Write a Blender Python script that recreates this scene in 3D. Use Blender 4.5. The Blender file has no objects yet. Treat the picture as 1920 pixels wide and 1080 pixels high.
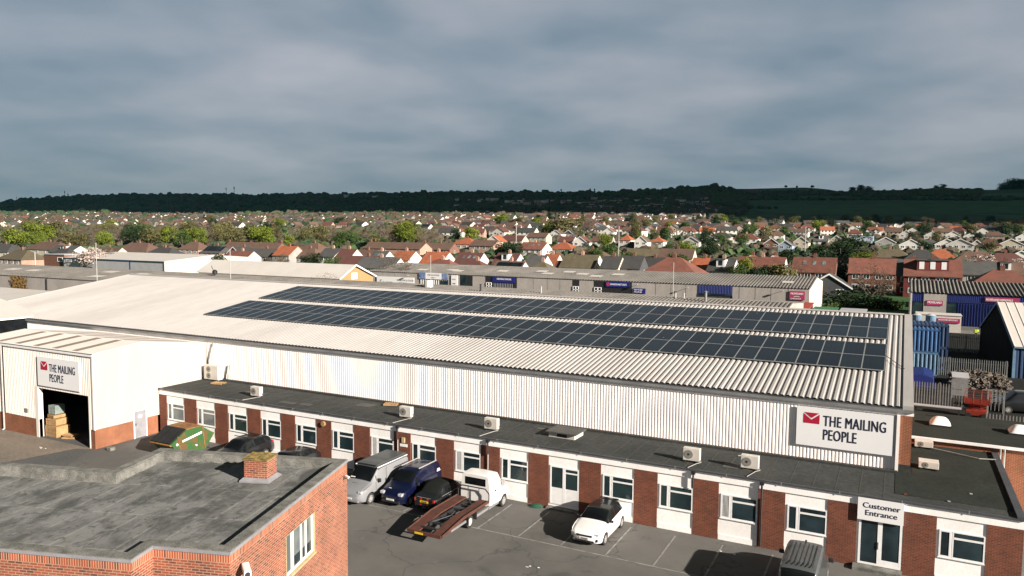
HAZE = 0.000012
import bpy, bmesh, math, random
from mathutils import Vector, Matrix, noise
import numpy as np
C = bpy.context.scene
COL = C.collection
rad = math.radians
random.seed(7)

# ------------------------------------------------------------------ camera
FPX, YAW, PITCH, ROLL, CAMH = 1418.4, -0.47487, 0.0772, 0.00844, 16.0
_f0 = Vector((math.sin(YAW)*math.cos(PITCH), math.cos(YAW)*math.cos(PITCH), -math.sin(PITCH)))
_r0 = Vector((math.cos(YAW), -math.sin(YAW), 0)); _u0 = _r0.cross(_f0)
_r = _r0*math.cos(ROLL) + _u0*math.sin(ROLL); _u = -_r0*math.sin(ROLL) + _u0*math.cos(ROLL)
cam = bpy.data.objects.new('camera', bpy.data.cameras.new('camera')); COL.objects.link(cam)
M3 = Matrix((_r, _u, -_f0)).transposed()
cam.matrix_world = Matrix.Translation((0, 0, CAMH)) @ M3.to_4x4()
cam.data.sensor_width = 36; cam.data.lens = 36*FPX/1920
cam.data.clip_start = 0.5; cam.data.clip_end = 20000
C.camera = cam

# ------------------------------------------------------------------ light
SUN_AZ, SUN_EL = 164.0, 22.0          # shadows fall towards this heading (degrees from +X)
sd = Vector((-math.cos(rad(SUN_AZ))*math.cos(rad(SUN_EL)), -math.sin(rad(SUN_AZ))*math.cos(rad(SUN_EL)), math.sin(rad(SUN_EL))))
sun = bpy.data.objects.new('sun', bpy.data.lights.new('sun', 'SUN')); COL.objects.link(sun)
sun.data.energy = 5.0; sun.data.angle = rad(0.5); sun.data.color = (1.0, 0.90, 0.80)
sun.rotation_euler = sd.to_track_quat('Z', 'Y').to_euler()
sun.location = (60, -30, 90)
W = bpy.data.worlds.new('World'); C.world = W; W.use_nodes = True
nt = W.node_tree; nt.nodes.clear(); N = nt.nodes.new; L = nt.links.new
out = N('ShaderNodeOutputWorld'); bg = N('ShaderNodeBackground'); bg.inputs[1].default_value = 1.0
sky = N('ShaderNodeTexSky'); sky.sky_type = 'NISHITA'; sky.sun_disc = False
sky.sun_elevation = rad(SUN_EL); sky.sun_rotation = math.atan2(sd.x, sd.y)
skys = N('ShaderNodeVectorMath'); skys.operation = 'SCALE'; skys.inputs[3].default_value = 0.06
L(sky.outputs[0], skys.inputs[0])
tc = N('ShaderNodeTexCoord'); sep = N('ShaderNodeSeparateXYZ'); L(tc.outputs['Generated'], sep.inputs[0])
def wm(op, a, b, clamp=False):
    n = N('ShaderNodeMath'); n.operation = op; n.use_clamp = clamp
    for i, v in enumerate((a, b)):
        if v is None: continue
        if isinstance(v, (int, float)): n.inputs[i].default_value = v
        else: L(v, n.inputs[i])
    return n.outputs[0]
zc = wm('ADD', wm('MAXIMUM', sep.outputs[2], 0.0), 0.16)
cmb = N('ShaderNodeCombineXYZ'); L(wm('DIVIDE', sep.outputs[0], zc), cmb.inputs[0]); L(wm('DIVIDE', sep.outputs[1], zc), cmb.inputs[1])
mp = N('ShaderNodeMapping'); L(cmb.outputs[0], mp.inputs[0]); mp.inputs['Rotation'].default_value = (0, 0, rad(-20)); mp.inputs['Scale'].default_value = (0.75, 0.75, 1)
n1 = N('ShaderNodeTexNoise'); n1.inputs['Scale'].default_value = 1.25; n1.inputs['Detail'].default_value = 4; n1.inputs['Roughness'].default_value = 0.42
n1.inputs['Distortion'].default_value = 0.3
L(mp.outputs[0], n1.inputs['Vector'])
n2 = N('ShaderNodeTexNoise'); n2.inputs['Scale'].default_value = 3.2; n2.inputs['Detail'].default_value = 3; n2.inputs['Roughness'].default_value = 0.45
L(mp.outputs[0], n2.inputs['Vector'])
dens = wm('ADD', wm('MULTIPLY', n1.outputs[0], 0.72), wm('MULTIPLY', n2.outputs[0], 0.28))
cr = N('ShaderNodeValToRGB'); L(dens, cr.inputs[0])
e = cr.color_ramp.elements
e[0].position = 0.36; e[0].color = (0.064, 0.091, 0.116, 1)
e[1].position = 0.64; e[1].color = (0.162, 0.168, 0.186, 1)
# darker blue low band near the horizon
hor = N('ShaderNodeMapRange'); L(sep.outputs[2], hor.inputs[0]); hor.inputs[1].default_value = -0.01; hor.inputs[2].default_value = 0.20; hor.clamp = True
hmix = N('ShaderNodeMixRGB'); L(hor.outputs[0], hmix.inputs[0]); hmix.inputs[1].default_value = (0.036, 0.066, 0.086, 1); L(cr.outputs[0], hmix.inputs[2])
hm2 = N('ShaderNodeMixRGB'); hm2.inputs[0].default_value = 0.55; L(cr.outputs[0], hm2.inputs[1]); L(hmix.outputs[0], hm2.inputs[2])
fin = N('ShaderNodeMixRGB'); fin.inputs[0].default_value = 0.95; L(skys.outputs[0], fin.inputs[1]); L(hm2.outputs[0], fin.inputs[2])
# sky above the view is dimmed to deepen the shadows
up = N('ShaderNodeMapRange'); L(sep.outputs[2], up.inputs[0]); up.inputs[1].default_value = 0.30; up.inputs[2].default_value = 0.60; up.inputs[3].default_value = 1.0; up.inputs[4].default_value = 0.14; up.clamp = True
ups = N('ShaderNodeVectorMath'); ups.operation = 'SCALE'; L(fin.outputs[0], ups.inputs[0]); L(up.outputs[0], ups.inputs[3])
L(ups.outputs[0], bg.inputs[0]); L(bg.outputs[0], out.inputs[0])
C.view_settings.view_transform = 'Standard'; C.view_settings.look = 'None'
C.view_settings.exposure = 1.40; C.view_settings.gamma = 1.0
C.render.engine = 'CYCLES'
C.cycles.max_bounces = 5; C.cycles.diffuse_bounces = 2; C.cycles.glossy_bounces = 3; C.cycles.transmission_bounces = 2
C.cycles.use_denoising = True

FW = Vector((math.sin(YAW), math.cos(YAW))); RT = Vector((math.cos(YAW), -math.sin(YAW)))
def uof(px): return (px-960)/FPX
def XY(px, D):
    p = D*(FW + uof(px)*RT); return p.x, p.y
def hor_py(px): return 430.3 + (px-960)*0.00844

# ------------------------------------------------------------------ object helpers
ORG = {}
def tag(o, label=None, cat=None, group=None, kind=None):
    if label: o['label'] = label
    if cat: o['category'] = cat
    if group: o['group'] = group
    if kind: o['kind'] = kind
    return o
def thing(name, label, cat, loc=(0, 0, 0), rz=0.0, group=None, local=False):
    o = bpy.data.objects.new(name, None); COL.objects.link(o)
    o.empty_display_size = 0.3
    o.location = loc; o.rotation_euler = (0, 0, rz)
    ORG[o.name] = Vector((0, 0, 0)) if local else Vector(loc)
    return tag(o, label, cat, group)
def link(name, me, mats, parent=None):
    o = bpy.data.objects.new(name, me); COL.objects.link(o)
    for m in (mats if isinstance(mats, (list, tuple)) else [mats]): me.materials.append(m)
    if parent is not None: o.parent = parent; ORG[o.name] = ORG.get(parent.name, Vector((0, 0, 0)))
    return o
class MB:
    def __init__(s): s.v = []; s.f = []; s.mi = []; s.cur = 0
    def add(s, vs, fs):
        n = len(s.v); s.v += [tuple(v) for v in vs]; s.f += [tuple(i+n for i in f) for f in fs]; s.mi += [s.cur]*len(fs); return s
    def box(s, x0, x1, y0, y1, z0, z1):
        return s.add([(x0,y0,z0),(x1,y0,z0),(x1,y1,z0),(x0,y1,z0),(x0,y0,z1),(x1,y0,z1),(x1,y1,z1),(x0,y1,z1)],
                     [(0,3,2,1),(4,5,6,7),(0,1,5,4),(1,2,6,5),(2,3,7,6),(3,0,4,7)])
    def quad(s, a, b, c, d): return s.add([a, b, c, d], [(0,1,2,3)])
    def prism(s, poly, d):           # poly: list of 3D points, extruded by vector d
        n = len(poly); d = Vector(d); a = [Vector(p) for p in poly]
        return s.add(a+[p+d for p in a], [tuple(range(n))[::-1], tuple(range(n, 2*n))] + [(i, (i+1) % n, (i+1) % n+n, i+n) for i in range(n)])
    def tube(s, p, q, r, n=8, r2=None):
        p = Vector(p); q = Vector(q); r2 = r if r2 is None else r2; d = (q-p)
        if d.length < 1e-6: return s
        d.normalize(); a = d.orthogonal().normalized(); b = d.cross(a)
        vs = [p+(a*math.cos(t)+b*math.sin(t))*r for t in [2*math.pi*i/n for i in range(n)]] + [q+(a*math.cos(t)+b*math.sin(t))*r2 for t in [2*math.pi*i/n for i in range(n)]]
        return s.add(vs, [(i, (i+1) % n, (i+1) % n+n, i+n) for i in range(n)] + [tuple(range(n))[::-1], tuple(range(n, 2*n))])
    def path(s, pts, r, n=6):
        for a, b in zip(pts, pts[1:]): s.tube(a, b, r, n)
        return s
    def build(s, name, mats, parent=None, smooth=False, bevel=0):
        o0 = ORG.get(parent.name, Vector((0,0,0))) if parent is not None else Vector((0,0,0))
        me = bpy.data.meshes.new(name)
        me.from_pydata([(v[0]-o0.x, v[1]-o0.y, v[2]-o0.z) for v in s.v], [], s.f)
        if any(s.mi): me.polygons.foreach_set('material_index', s.mi)
        if bevel:
            bm = bmesh.new(); bm.from_mesh(me)
            bmesh.ops.bevel(bm, geom=list(bm.edges), offset=bevel, segments=2, profile=0.6, affect='EDGES', clamp_overlap=True)
            bm.to_mesh(me); bm.free()
        me.validate(); me.update()
        if smooth:
            me.shade_smooth(); me.set_sharp_from_angle(angle=rad(38))
        return link(name, me, mats, parent)
def copy_tree(o, parent=None, label=None, group=None):
    c = o.copy(); COL.objects.link(c)
    if parent is not None: c.parent = parent
    if label: c['label'] = label
    if group: c['group'] = group
    for ch in CH.get(o.name, ()): copy_tree(ch, c)
    return c
CH = {}
def index_children(root):
    kids = [ob for ob in root.children]
    CH[root.name] = kids
    for k in kids: index_children(k)
def lettering(text, size, m, parent, x, y, z, xs=1.0, bold=0.0, name='lettering', align='LEFT', rotz=0.0, ls=1.0, sp=1.0):
    cu = bpy.data.curves.new(name, 'FONT'); cu.body = text; cu.size = size; cu.align_x = align; cu.offset = 0.0
    cu.resolution_u = 3; cu.space_line = ls; cu.extrude = 0.004; cu.space_character = sp
    t = bpy.data.objects.new('tmp', cu); COL.objects.link(t)
    bpy.context.view_layer.update()
    me = bpy.data.meshes.new_from_object(t.evaluated_get(bpy.context.evaluated_depsgraph_get()))
    bpy.data.objects.remove(t); bpy.data.curves.remove(cu)
    me.name = name
    if bold:   # heavier strokes: three copies of the letters side by side, each a touch behind the last
        vs = [v.co.copy() for v in me.vertices]; fs = [tuple(p.vertices) for p in me.polygons]; n_ = len(vs); V = []; F = []
        for k in (-1, 0, 1):
            V += [(v.x+k*bold*1.4, v.y, v.z-.0025*(k+1)) for v in vs]; F += [tuple(i+(k+1)*n_ for i in f) for f in fs]
        me.clear_geometry(); me.from_pydata(V, [], F)
    o0 = ORG.get(parent.name, Vector((0,0,0)))
    R = Matrix.Translation(Vector((x, y, z))-o0) @ Matrix.Rotation(rotz, 4, 'Z') @ Matrix.Rotation(math.pi/2, 4, 'X') @ Matrix.Diagonal((xs, 1, 1, 1))
    me.transform(R); me.materials.clear()
    return link(name, me, m, parent)

# ------------------------------------------------------------------ materials
def mk(name):
    m = bpy.data.materials.new(name); m.use_nodes = True; t = m.node_tree; b = t.nodes['Principled BSDF']; return m, t, b
def col4(c): return (c[0], c[1], c[2], 1)
def pm(name, base, alt=None, scale=1.5, rough=0.8, metal=0.0, amt=1.0, bump=0.0, fine=0.12, stretch=(1,1,1), spec=None, objrand=0.0, coat=0.0, contrast=(0.35,0.65), detail=5):
    m, t, b = mk(name); n = t.nodes.new; l = t.links.new
    if alt is None: alt = tuple(c*0.8 for c in base)
    tx = n('ShaderNodeTexCoord'); mp = n('ShaderNodeMapping'); mp.inputs['Scale'].default_value = stretch; l(tx.outputs['Object'], mp.inputs[0])
    a = n('ShaderNodeTexNoise'); a.inputs['Scale'].default_value = scale; a.inputs['Detail'].default_value = detail; a.inputs['Roughness'].default_value = 0.6; l(mp.outputs[0], a.inputs['Vector'])
    r = n('ShaderNodeMapRange'); r.inputs[1].default_value = contrast[0]; r.inputs[2].default_value = contrast[1]; r.inputs[4].default_value = amt; l(a.outputs[0], r.inputs[0])
    x = n('ShaderNodeMixRGB'); x.inputs[1].default_value = col4(base); x.inputs[2].default_value = col4(alt); l(r.outputs[0], x.inputs[0])
    last = x.outputs[0]
    if fine:
        g = n('ShaderNodeTexNoise'); g.inputs['Scale'].default_value = scale*14; g.inputs['Detail'].default_value = 3; l(mp.outputs[0], g.inputs['Vector'])
        h = n('ShaderNodeMapRange'); h.inputs[1].default_value = 0.3; h.inputs[2].default_value = 0.7; h.inputs[3].default_value = 1-fine; h.inputs[4].default_value = 1+fine; l(g.outputs[0], h.inputs[0])
        y = n('ShaderNodeVectorMath'); y.operation = 'SCALE'; l(last, y.inputs[0]); l(h.outputs[0], y.inputs[3]); last = y.outputs[0]
    if objrand:
        oi = n('ShaderNodeObjectInfo'); h = n('ShaderNodeMapRange'); h.inputs[3].default_value = 1-objrand; h.inputs[4].default_value = 1+objrand; l(oi.outputs['Random'], h.inputs[0])
        y = n('ShaderNodeVectorMath'); y.operation = 'SCALE'; l(last, y.inputs[0]); l(h.outputs[0], y.inputs[3]); last = y.outputs[0]
    l(last, b.inputs['Base Color'])
    b.inputs['Roughness'].default_value = rough; b.inputs['Metallic'].default_value = metal
    if spec is not None: b.inputs['Specular IOR Level'].default_value = spec
    if coat: b.inputs['Coat Weight'].default_value = coat; b.inputs['Coat Roughness'].default_value = 0.05
    if bump:
        bp = n('ShaderNodeBump'); bp.inputs['Strength'].default_value = bump; bp.inputs['Distance'].default_value = 0.02
        g = n('ShaderNodeTexNoise'); g.inputs['Scale'].default_value = scale*10; g.inputs['Detail'].default_value = 4; l(mp.outputs[0], g.inputs['Vector']); l(g.outputs[0], bp.inputs['Height']); l(bp.outputs[0], b.inputs['Normal'])
    return m
def wallvec(t):
    """vector (run along the wall, height, 0) from object coordinates, for walls facing any axis"""
    n = t.nodes.new; l = t.links.new
    tx = n('ShaderNodeTexCoord'); s = n('ShaderNodeSeparateXYZ'); l(tx.outputs['Object'], s.inputs[0])
    g = n('ShaderNodeVectorTransform'); g.vector_type = 'NORMAL'; g.convert_from = 'WORLD'; g.convert_to = 'OBJECT'
    ge = n('ShaderNodeNewGeometry'); l(ge.outputs['True Normal'], g.inputs[0])
    sn = n('ShaderNodeSeparateXYZ'); l(g.outputs[0], sn.inputs[0])
    ab = n('ShaderNodeMath'); ab.operation = 'ABSOLUTE'; l(sn.outputs[0], ab.inputs[0])
    gt = n('ShaderNodeMath'); gt.operation = 'GREATER_THAN'; gt.inputs[1].default_value = 0.7; l(ab.outputs[0], gt.inputs[0])
    mx = n('ShaderNodeMix'); l(gt.outputs[0], mx.inputs[0]); l(s.outputs[0], mx.inputs[2]); l(s.outputs[1], mx.inputs[3])
    cb = n('ShaderNodeCombineXYZ'); l(mx.outputs[0], cb.inputs[0]); l(s.outputs[2], cb.inputs[1])
    return cb.outputs[0], tx
def brick(name, c1, c2, mortar, rot=0.0, bw=0.225, rh=0.075, ms=0.012, dark=None):
    m, t, b = mk(name); n = t.nodes.new; l = t.links.new
    v, tx = wallvec(t)
    if rot:
        mp = n('ShaderNodeMapping'); mp.inputs['Rotation'].default_value = (0, 0, rot); l(v, mp.inputs[0]); v = mp.outputs[0]
    br = n('ShaderNodeTexBrick'); l(v, br.inputs['Vector']); br.inputs['Scale'].default_value = 1.0
    br.inputs['Brick Width'].default_value = bw; br.inputs['Row Height'].default_value = rh; br.inputs['Mortar Size'].default_value = ms; br.inputs['Bias'].default_value = -0.1
    br.inputs['Color1'].default_value = col4(c1); br.inputs['Color2'].default_value = col4(c2); br.inputs['Mortar'].default_value = col4(mortar)
    ns = n('ShaderNodeTexNoise'); ns.inputs['Scale'].default_value = 1.2; ns.inputs['Detail'].default_value = 6; l(tx.outputs['Object'], ns.inputs['Vector'])
    h = n('ShaderNodeMapRange'); h.inputs[1].default_value = 0.3; h.inputs[2].default_value = 0.7; h.inputs[3].default_value = 0.78; h.inputs[4].default_value = 1.18; l(ns.outputs[0], h.inputs[0])
    y = n('ShaderNodeVectorMath'); y.operation = 'SCALE'; l(br.outputs[0], y.inputs[0]); l(h.outputs[0], y.inputs[3]); last = y.outputs[0]
    if dark:   # scattered over-burnt bricks: coarse cells aligned with the bond
        wn = n('ShaderNodeTexBrick'); l(v, wn.inputs['Vector']); wn.inputs['Scale'].default_value = 1.0
        wn.inputs['Brick Width'].default_value = bw; wn.inputs['Row Height'].default_value = rh; wn.inputs['Mortar Size'].default_value = 0.0; wn.inputs['Bias'].default_value = 0.0
        wn.inputs['Color1'].default_value = (0,0,0,1); wn.inputs['Color2'].default_value = (1,1,1,1)
        th = n('ShaderNodeMapRange'); th.inputs[1].default_value = 0.80; th.inputs[2].default_value = 0.9; l(wn.outputs[0], th.inputs[0])
        inv = n('ShaderNodeMath'); inv.operation = 'SUBTRACT'; inv.inputs[0].default_value = 1.0; l(br.outputs['Fac'], inv.inputs[1])
        mu = n('ShaderNodeMath'); mu.operation = 'MULTIPLY'; l(th.outputs[0], mu.inputs[0]); l(inv.outputs[0], mu.inputs[1])
        xx = n('ShaderNodeMixRGB'); l(mu.outputs[0], xx.inputs[0]); l(last, xx.inputs[1]); xx.inputs[2].default_value = col4(dark); last = xx.outputs[0]
    l(last, b.inputs['Base Color']); b.inputs['Roughness'].default_value = 0.9
    bp = n('ShaderNodeBump'); bp.inputs['Strength'].default_value = 0.5; bp.inputs['Distance'].default_value = 0.01; bp.invert = True
    l(br.outputs['Fac'], bp.inputs['Height']); l(bp.outputs[0], b.inputs['Normal'])
    return m
def glass(name, c=(0.012, 0.02, 0.024), rough=0.04, alt=None):
    m, t, b = mk(name); n = t.nodes.new; l = t.links.new
    tx = n('ShaderNodeTexCoord'); a = n('ShaderNodeTexNoise'); a.inputs['Scale'].default_value = 0.7; a.inputs['Detail'].default_value = 2; l(tx.outputs['Object'], a.inputs['Vector'])
    r = n('ShaderNodeMapRange'); r.inputs[1].default_value = 0.4; r.inputs[2].default_value = 0.62; l(a.outputs[0], r.inputs[0])
    x = n('ShaderNodeMixRGB'); x.inputs[1].default_value = col4(c); x.inputs[2].default_value = col4(alt or tuple(k*2.2 for k in c)); l(r.outputs[0], x.inputs[0]); l(x.outputs[0], b.inputs['Base Color'])
    b.inputs['Roughness'].default_value = rough; b.inputs['Specular IOR Level'].default_value = 0.32
    return m
M = {}
def tarmac():
    m, t, b = mk('asphalt'); n = t.nodes.new; l = t.links.new
    tx = n('ShaderNodeTexCoord')
    def no(sc, det=6, dist=0.0, rg=.6):
        a = n('ShaderNodeTexNoise'); a.inputs['Scale'].default_value = sc; a.inputs['Detail'].default_value = det; a.inputs['Distortion'].default_value = dist; a.inputs['Roughness'].default_value = rg; l(tx.outputs['Object'], a.inputs['Vector']); return a.outputs[0]
    def mr(v, a, b_, c=0, d=1):
        r = n('ShaderNodeMapRange'); r.inputs[1].default_value = a; r.inputs[2].default_value = b_; r.inputs[3].default_value = c; r.inputs[4].default_value = d; l(v, r.inputs[0]); return r.outputs[0]
    def mix(f, a, b_):
        x = n('ShaderNodeMixRGB'); l(f, x.inputs[0])
        for s, v in ((1, a), (2, b_)):
            if isinstance(v, tuple): x.inputs[s].default_value = col4(v)
            else: l(v, x.inputs[s])
        return x.outputs[0]
    c = mix(mr(no(.13, 9), .42, .60), (.106,.102,.094), (.068,.067,.063))
    c = mix(mr(no(.42, 4, .6), .60, .70, 0, .75), c, (.048,.047,.045))
    c = mix(mr(no(.9, 8, 1.5), .64, .74, 0, .5), c, (.145,.138,.125))
    c = mix(mr(no(9, 4), .68, .76, 0, .5), c, (.05,.05,.048))
    wp = n('ShaderNodeVectorMath'); wp.operation = 'ADD'; l(tx.outputs['Object'], wp.inputs[0])
    nn = n('ShaderNodeTexNoise'); nn.inputs['Scale'].default_value = .5; nn.inputs['Detail'].default_value = 5; l(tx.outputs['Object'], nn.inputs['Vector'])
    sc = n('ShaderNodeVectorMath'); sc.operation = 'SCALE'; sc.inputs[3].default_value = 3.0; l(nn.outputs['Color'], sc.inputs[0]); l(sc.outputs[0], wp.inputs[1])
    vo = n('ShaderNodeTexVoronoi'); vo.feature = 'DISTANCE_TO_EDGE'; vo.inputs['Scale'].default_value = .16; l(wp.outputs[0], vo.inputs['Vector'])
    c = mix(mr(vo.outputs['Distance'], .0, .010, .65, 0), c, (.03,.03,.03))
    l(c, b.inputs['Base Color']); b.inputs['Roughness'].default_value = .95
    bp = n('ShaderNodeBump'); bp.inputs['Strength'].default_value = .3; bp.inputs['Distance'].default_value = .02; l(no(30, 3), bp.inputs['Height']); l(bp.outputs[0], b.inputs['Normal'])
    return m
M['asphalt'] = tarmac()
M['asphalt_new'] = pm('asphalt_dark', (0.050,0.052,0.052), (0.066,0.066,0.064), scale=0.5, rough=0.95, fine=0.25)
M['concrete_yard'] = pm('yard_concrete', (0.17,0.135,0.10), (0.11,0.095,0.078), scale=0.3, rough=0.95, fine=0.2, detail=8)
M['line'] = pm('road_paint', (0.26,0.26,0.245), (0.12,0.12,0.115), scale=2.2, rough=0.8, fine=0.2)
M['grass'] = pm('grass_ground', (0.035,0.052,0.018), (0.055,0.055,0.028), scale=0.02, rough=1, fine=0.3, detail=8)
M['field'] = pm('pasture', (0.035,0.062,0.02), (0.055,0.075,0.03), scale=0.004, rough=1, fine=0.15, detail=8)
M['white_paint'] = pm('white_painted_render', (0.86,0.85,0.83), (0.76,0.75,0.72), scale=0.8, rough=0.7, fine=0.05, stretch=(1,1,0.6))
M['upvc'] = pm('white_window_plastic', (0.78,0.78,0.77), (0.70,0.70,0.69), scale=3, rough=0.35, fine=0.02)
M['clad_white'] = pm('white_profiled_sheet', (0.86,0.82,0.79), (0.78,0.74,0.71), scale=0.5, rough=0.55, fine=0.05, stretch=(1,1,0.15))
M['clad_cream'] = pm('cream_profiled_sheet', (0.76,0.71,0.65), (0.66,0.61,0.55), scale=0.4, rough=0.55, fine=0.04, stretch=(1,1,0.2))
M['smooth_cream_sunside'] = pm('smooth_cream_sheet_sunside', (0.42,0.375,0.325), (0.37,0.33,0.285), scale=0.4, rough=0.6, fine=0.03, stretch=(1,1,0.2))  # cream cladding darkened to offset the direct sun on the gable
M['roof_white'] = pm('pale_roof_sheet', (0.350,0.336,0.322), (0.298,0.285,0.272), scale=0.22, rough=0.6, fine=0.06, stretch=(1,0.12,1), detail=9)
M['roof_white2'] = pm('white_roof_sheet', (0.50,0.475,0.44), (0.46,0.435,0.40), scale=0.2, rough=0.6, fine=0.04)
M['rooflight'] = pm('rooflight_sheet', (0.25,0.20,0.155), (0.20,0.16,0.125), scale=0.6, rough=0.5, fine=0.05)
M['gutter_grey'] = pm('grey_metal_gutter', (0.20,0.205,0.205), (0.14,0.145,0.145), scale=0.6, rough=0.5, fine=0.1)
M['dark_gutter'] = pm('dark_gutter', (0.055,0.058,0.065), (0.035,0.038,0.042), scale=1, rough=0.6)
M['felt'] = pm('roof_felt', (0.042,0.045,0.042), (0.026,0.029,0.027), scale=0.35, spec=.25, rough=0.95, fine=0.3, detail=9, bump=0.25)
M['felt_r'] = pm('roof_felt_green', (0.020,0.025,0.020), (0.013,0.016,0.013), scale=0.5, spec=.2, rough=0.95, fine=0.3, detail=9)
M['felt_line'] = pm('felt_lap', (0.026,0.028,0.026), (0.04,0.042,0.038), scale=1.5, rough=0.9)
M['felt_patch'] = pm('felt_patch', (0.070,0.070,0.062), (0.05,0.05,0.045), scale=1.5, rough=0.9)
M['rust'] = pm('rust_paint', (0.16,0.035,0.014), (0.27,0.16,0.11), scale=1.2, rough=0.9, fine=0.3, contrast=(0.45,0.6))
M['pier_brick'] = brick('pier_brick', (0.152,0.038,0.015), (0.085,0.023,0.012), (0.16,0.085,0.055), ms=0.009)
M['unit_brick'] = brick('unit_brick', (0.20,0.055,0.018), (0.15,0.042,0.016), (0.26,0.15,0.09), ms=0.010)
M['block_brick'] = brick('orange_brick', (0.24,0.060,0.026), (0.145,0.036,0.019), (0.30,0.185,0.125), ms=0.012, dark=(0.085,0.030,0.022))
M['soldier_brick'] = brick('soldier_brick', (0.30,0.065,0.022), (0.20,0.042,0.018), (0.40,0.24,0.155), bw=0.075, rh=0.225, ms=0.013, dark=(0.09,0.032,0.024))
M['house_brick'] = brick('house_brick', (0.16,0.055,0.03), (0.11,0.04,0.024), (0.17,0.12,0.09))
M['stone_coping'] = pm('weathered_coping', (0.175,0.172,0.155), (0.075,0.077,0.068), scale=2.2, rough=0.95, fine=0.45, bump=0.5, detail=8)
M['metal_trim'] = pm('alu_trim', (0.22,0.22,0.235), (0.17,0.17,0.18), scale=2, rough=0.5)
M['cream_reveal'] = pm('cream_reveal', (0.42,0.36,0.20), (0.33,0.27,0.15), scale=2, rough=0.8)
M['moss'] = pm('mossy_cap', (0.23,0.15,0.035), (0.075,0.068,0.025), scale=6, rough=1, fine=0.4, bump=0.8)
M['black'] = pm('black_plastic', (0.012,0.013,0.014), (0.02,0.02,0.022), scale=2, rough=0.5)
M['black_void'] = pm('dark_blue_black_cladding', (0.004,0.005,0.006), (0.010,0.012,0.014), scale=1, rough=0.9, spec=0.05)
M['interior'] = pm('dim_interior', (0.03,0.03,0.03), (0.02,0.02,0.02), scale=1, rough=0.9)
M['ac'] = pm('ac_casing', (0.55,0.52,0.47), (0.47,0.44,0.39), scale=2, rough=0.5, fine=0.03)
M['ac_fan'] = pm('ac_fan_grille', (0.20,0.19,0.17), (0.15,0.14,0.125), scale=4, rough=0.6)
M['pipe_white'] = pm('white_pipe', (0.36,0.35,0.33), scale=2, rough=0.5)
M['pallet_wood'] = pm('raw_pine', (0.36,0.225,0.10), (0.25,0.15,0.065), scale=4, rough=0.85, fine=0.2)
M['sign_white'] = pm('sign_panel', (0.72,0.725,0.725), (0.69,0.695,0.695), scale=0.5, rough=0.45, fine=0.0)
M['sign_navy'] = pm('navy_letter', (0.006,0.008,0.035), scale=2, rough=0.5, fine=0)
M['sign_red'] = pm('crimson_panel', (0.36,0.006,0.03), (0.34,0.006,0.028), scale=2, rough=0.5, fine=0)
M['glass'] = glass('window_glass')
M['glass_pale'] = glass('window_glass_pale', (0.08,0.10,0.10), 0.08, (0.20,0.22,0.21))
M['glass_teal'] = glass('window_glass_teal', (0.010,0.022,0.026), 0.05, (0.022,0.04,0.042))
M['solar'] = None
M['alu'] = pm('aluminium_edge', (0.24,0.25,0.25), (0.20,0.205,0.205), scale=2, rough=0.4, metal=0.0)
def solar_mat():
    m, t, b = mk('solar_cells'); n = t.nodes.new; l = t.links.new
    tx = n('ShaderNodeTexCoord'); br = n('ShaderNodeTexBrick'); br.offset = 0; br.inputs['Scale'].default_value = 1
    l(tx.outputs['Object'], br.inputs['Vector'])
    br.inputs['Brick Width'].default_value = 0.300; br.inputs['Row Height'].default_value = 0.66; br.inputs['Mortar Size'].default_value = 0.009
    br.inputs['Color1'].default_value = (0.007,0.011,0.015,1); br.inputs['Color2'].default_value = (0.008,0.014,0.018,1); br.inputs['Mortar'].default_value = (0.020,0.030,0.034,1)
    oi = n('ShaderNodeObjectInfo'); h = n('ShaderNodeMapRange'); h.inputs[3].default_value = 0.7; h.inputs[4].default_value = 1.35; l(oi.outputs['Random'], h.inputs[0])
    y = n('ShaderNodeVectorMath'); y.operation = 'SCALE'; l(br.outputs[0], y.inputs[0]); l(h.outputs[0], y.inputs[3])
    vo = n('ShaderNodeTexVoronoi'); vo.inputs['Scale'].default_value = 0.8
    ad = n('ShaderNodeVectorMath'); ad.operation = 'ADD'; l(tx.outputs['Object'], ad.inputs[0]); l(oi.outputs['Location'], ad.inputs[1]); l(ad.outputs[0], vo.inputs['Vector'])
    d = n('ShaderNodeMapRange'); d.inputs[1].default_value = 0.030; d.inputs[2].default_value = 0.045; d.inputs[3].default_value = 0.8; d.inputs[4].default_value = 0.0; l(vo.outputs['Distance'], d.inputs[0])
    x = n('ShaderNodeMixRGB'); l(d.outputs[0], x.inputs[0]); l(y.outputs[0], x.inputs[1]); x.inputs[2].default_value = (0.3,0.3,0.3,1); l(x.outputs[0], b.inputs['Base Color'])
    b.inputs['Roughness'].default_value = 0.28; b.inputs['Specular IOR Level'].default_value = 0.22
    return m
M['solar'] = solar_mat()
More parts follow.
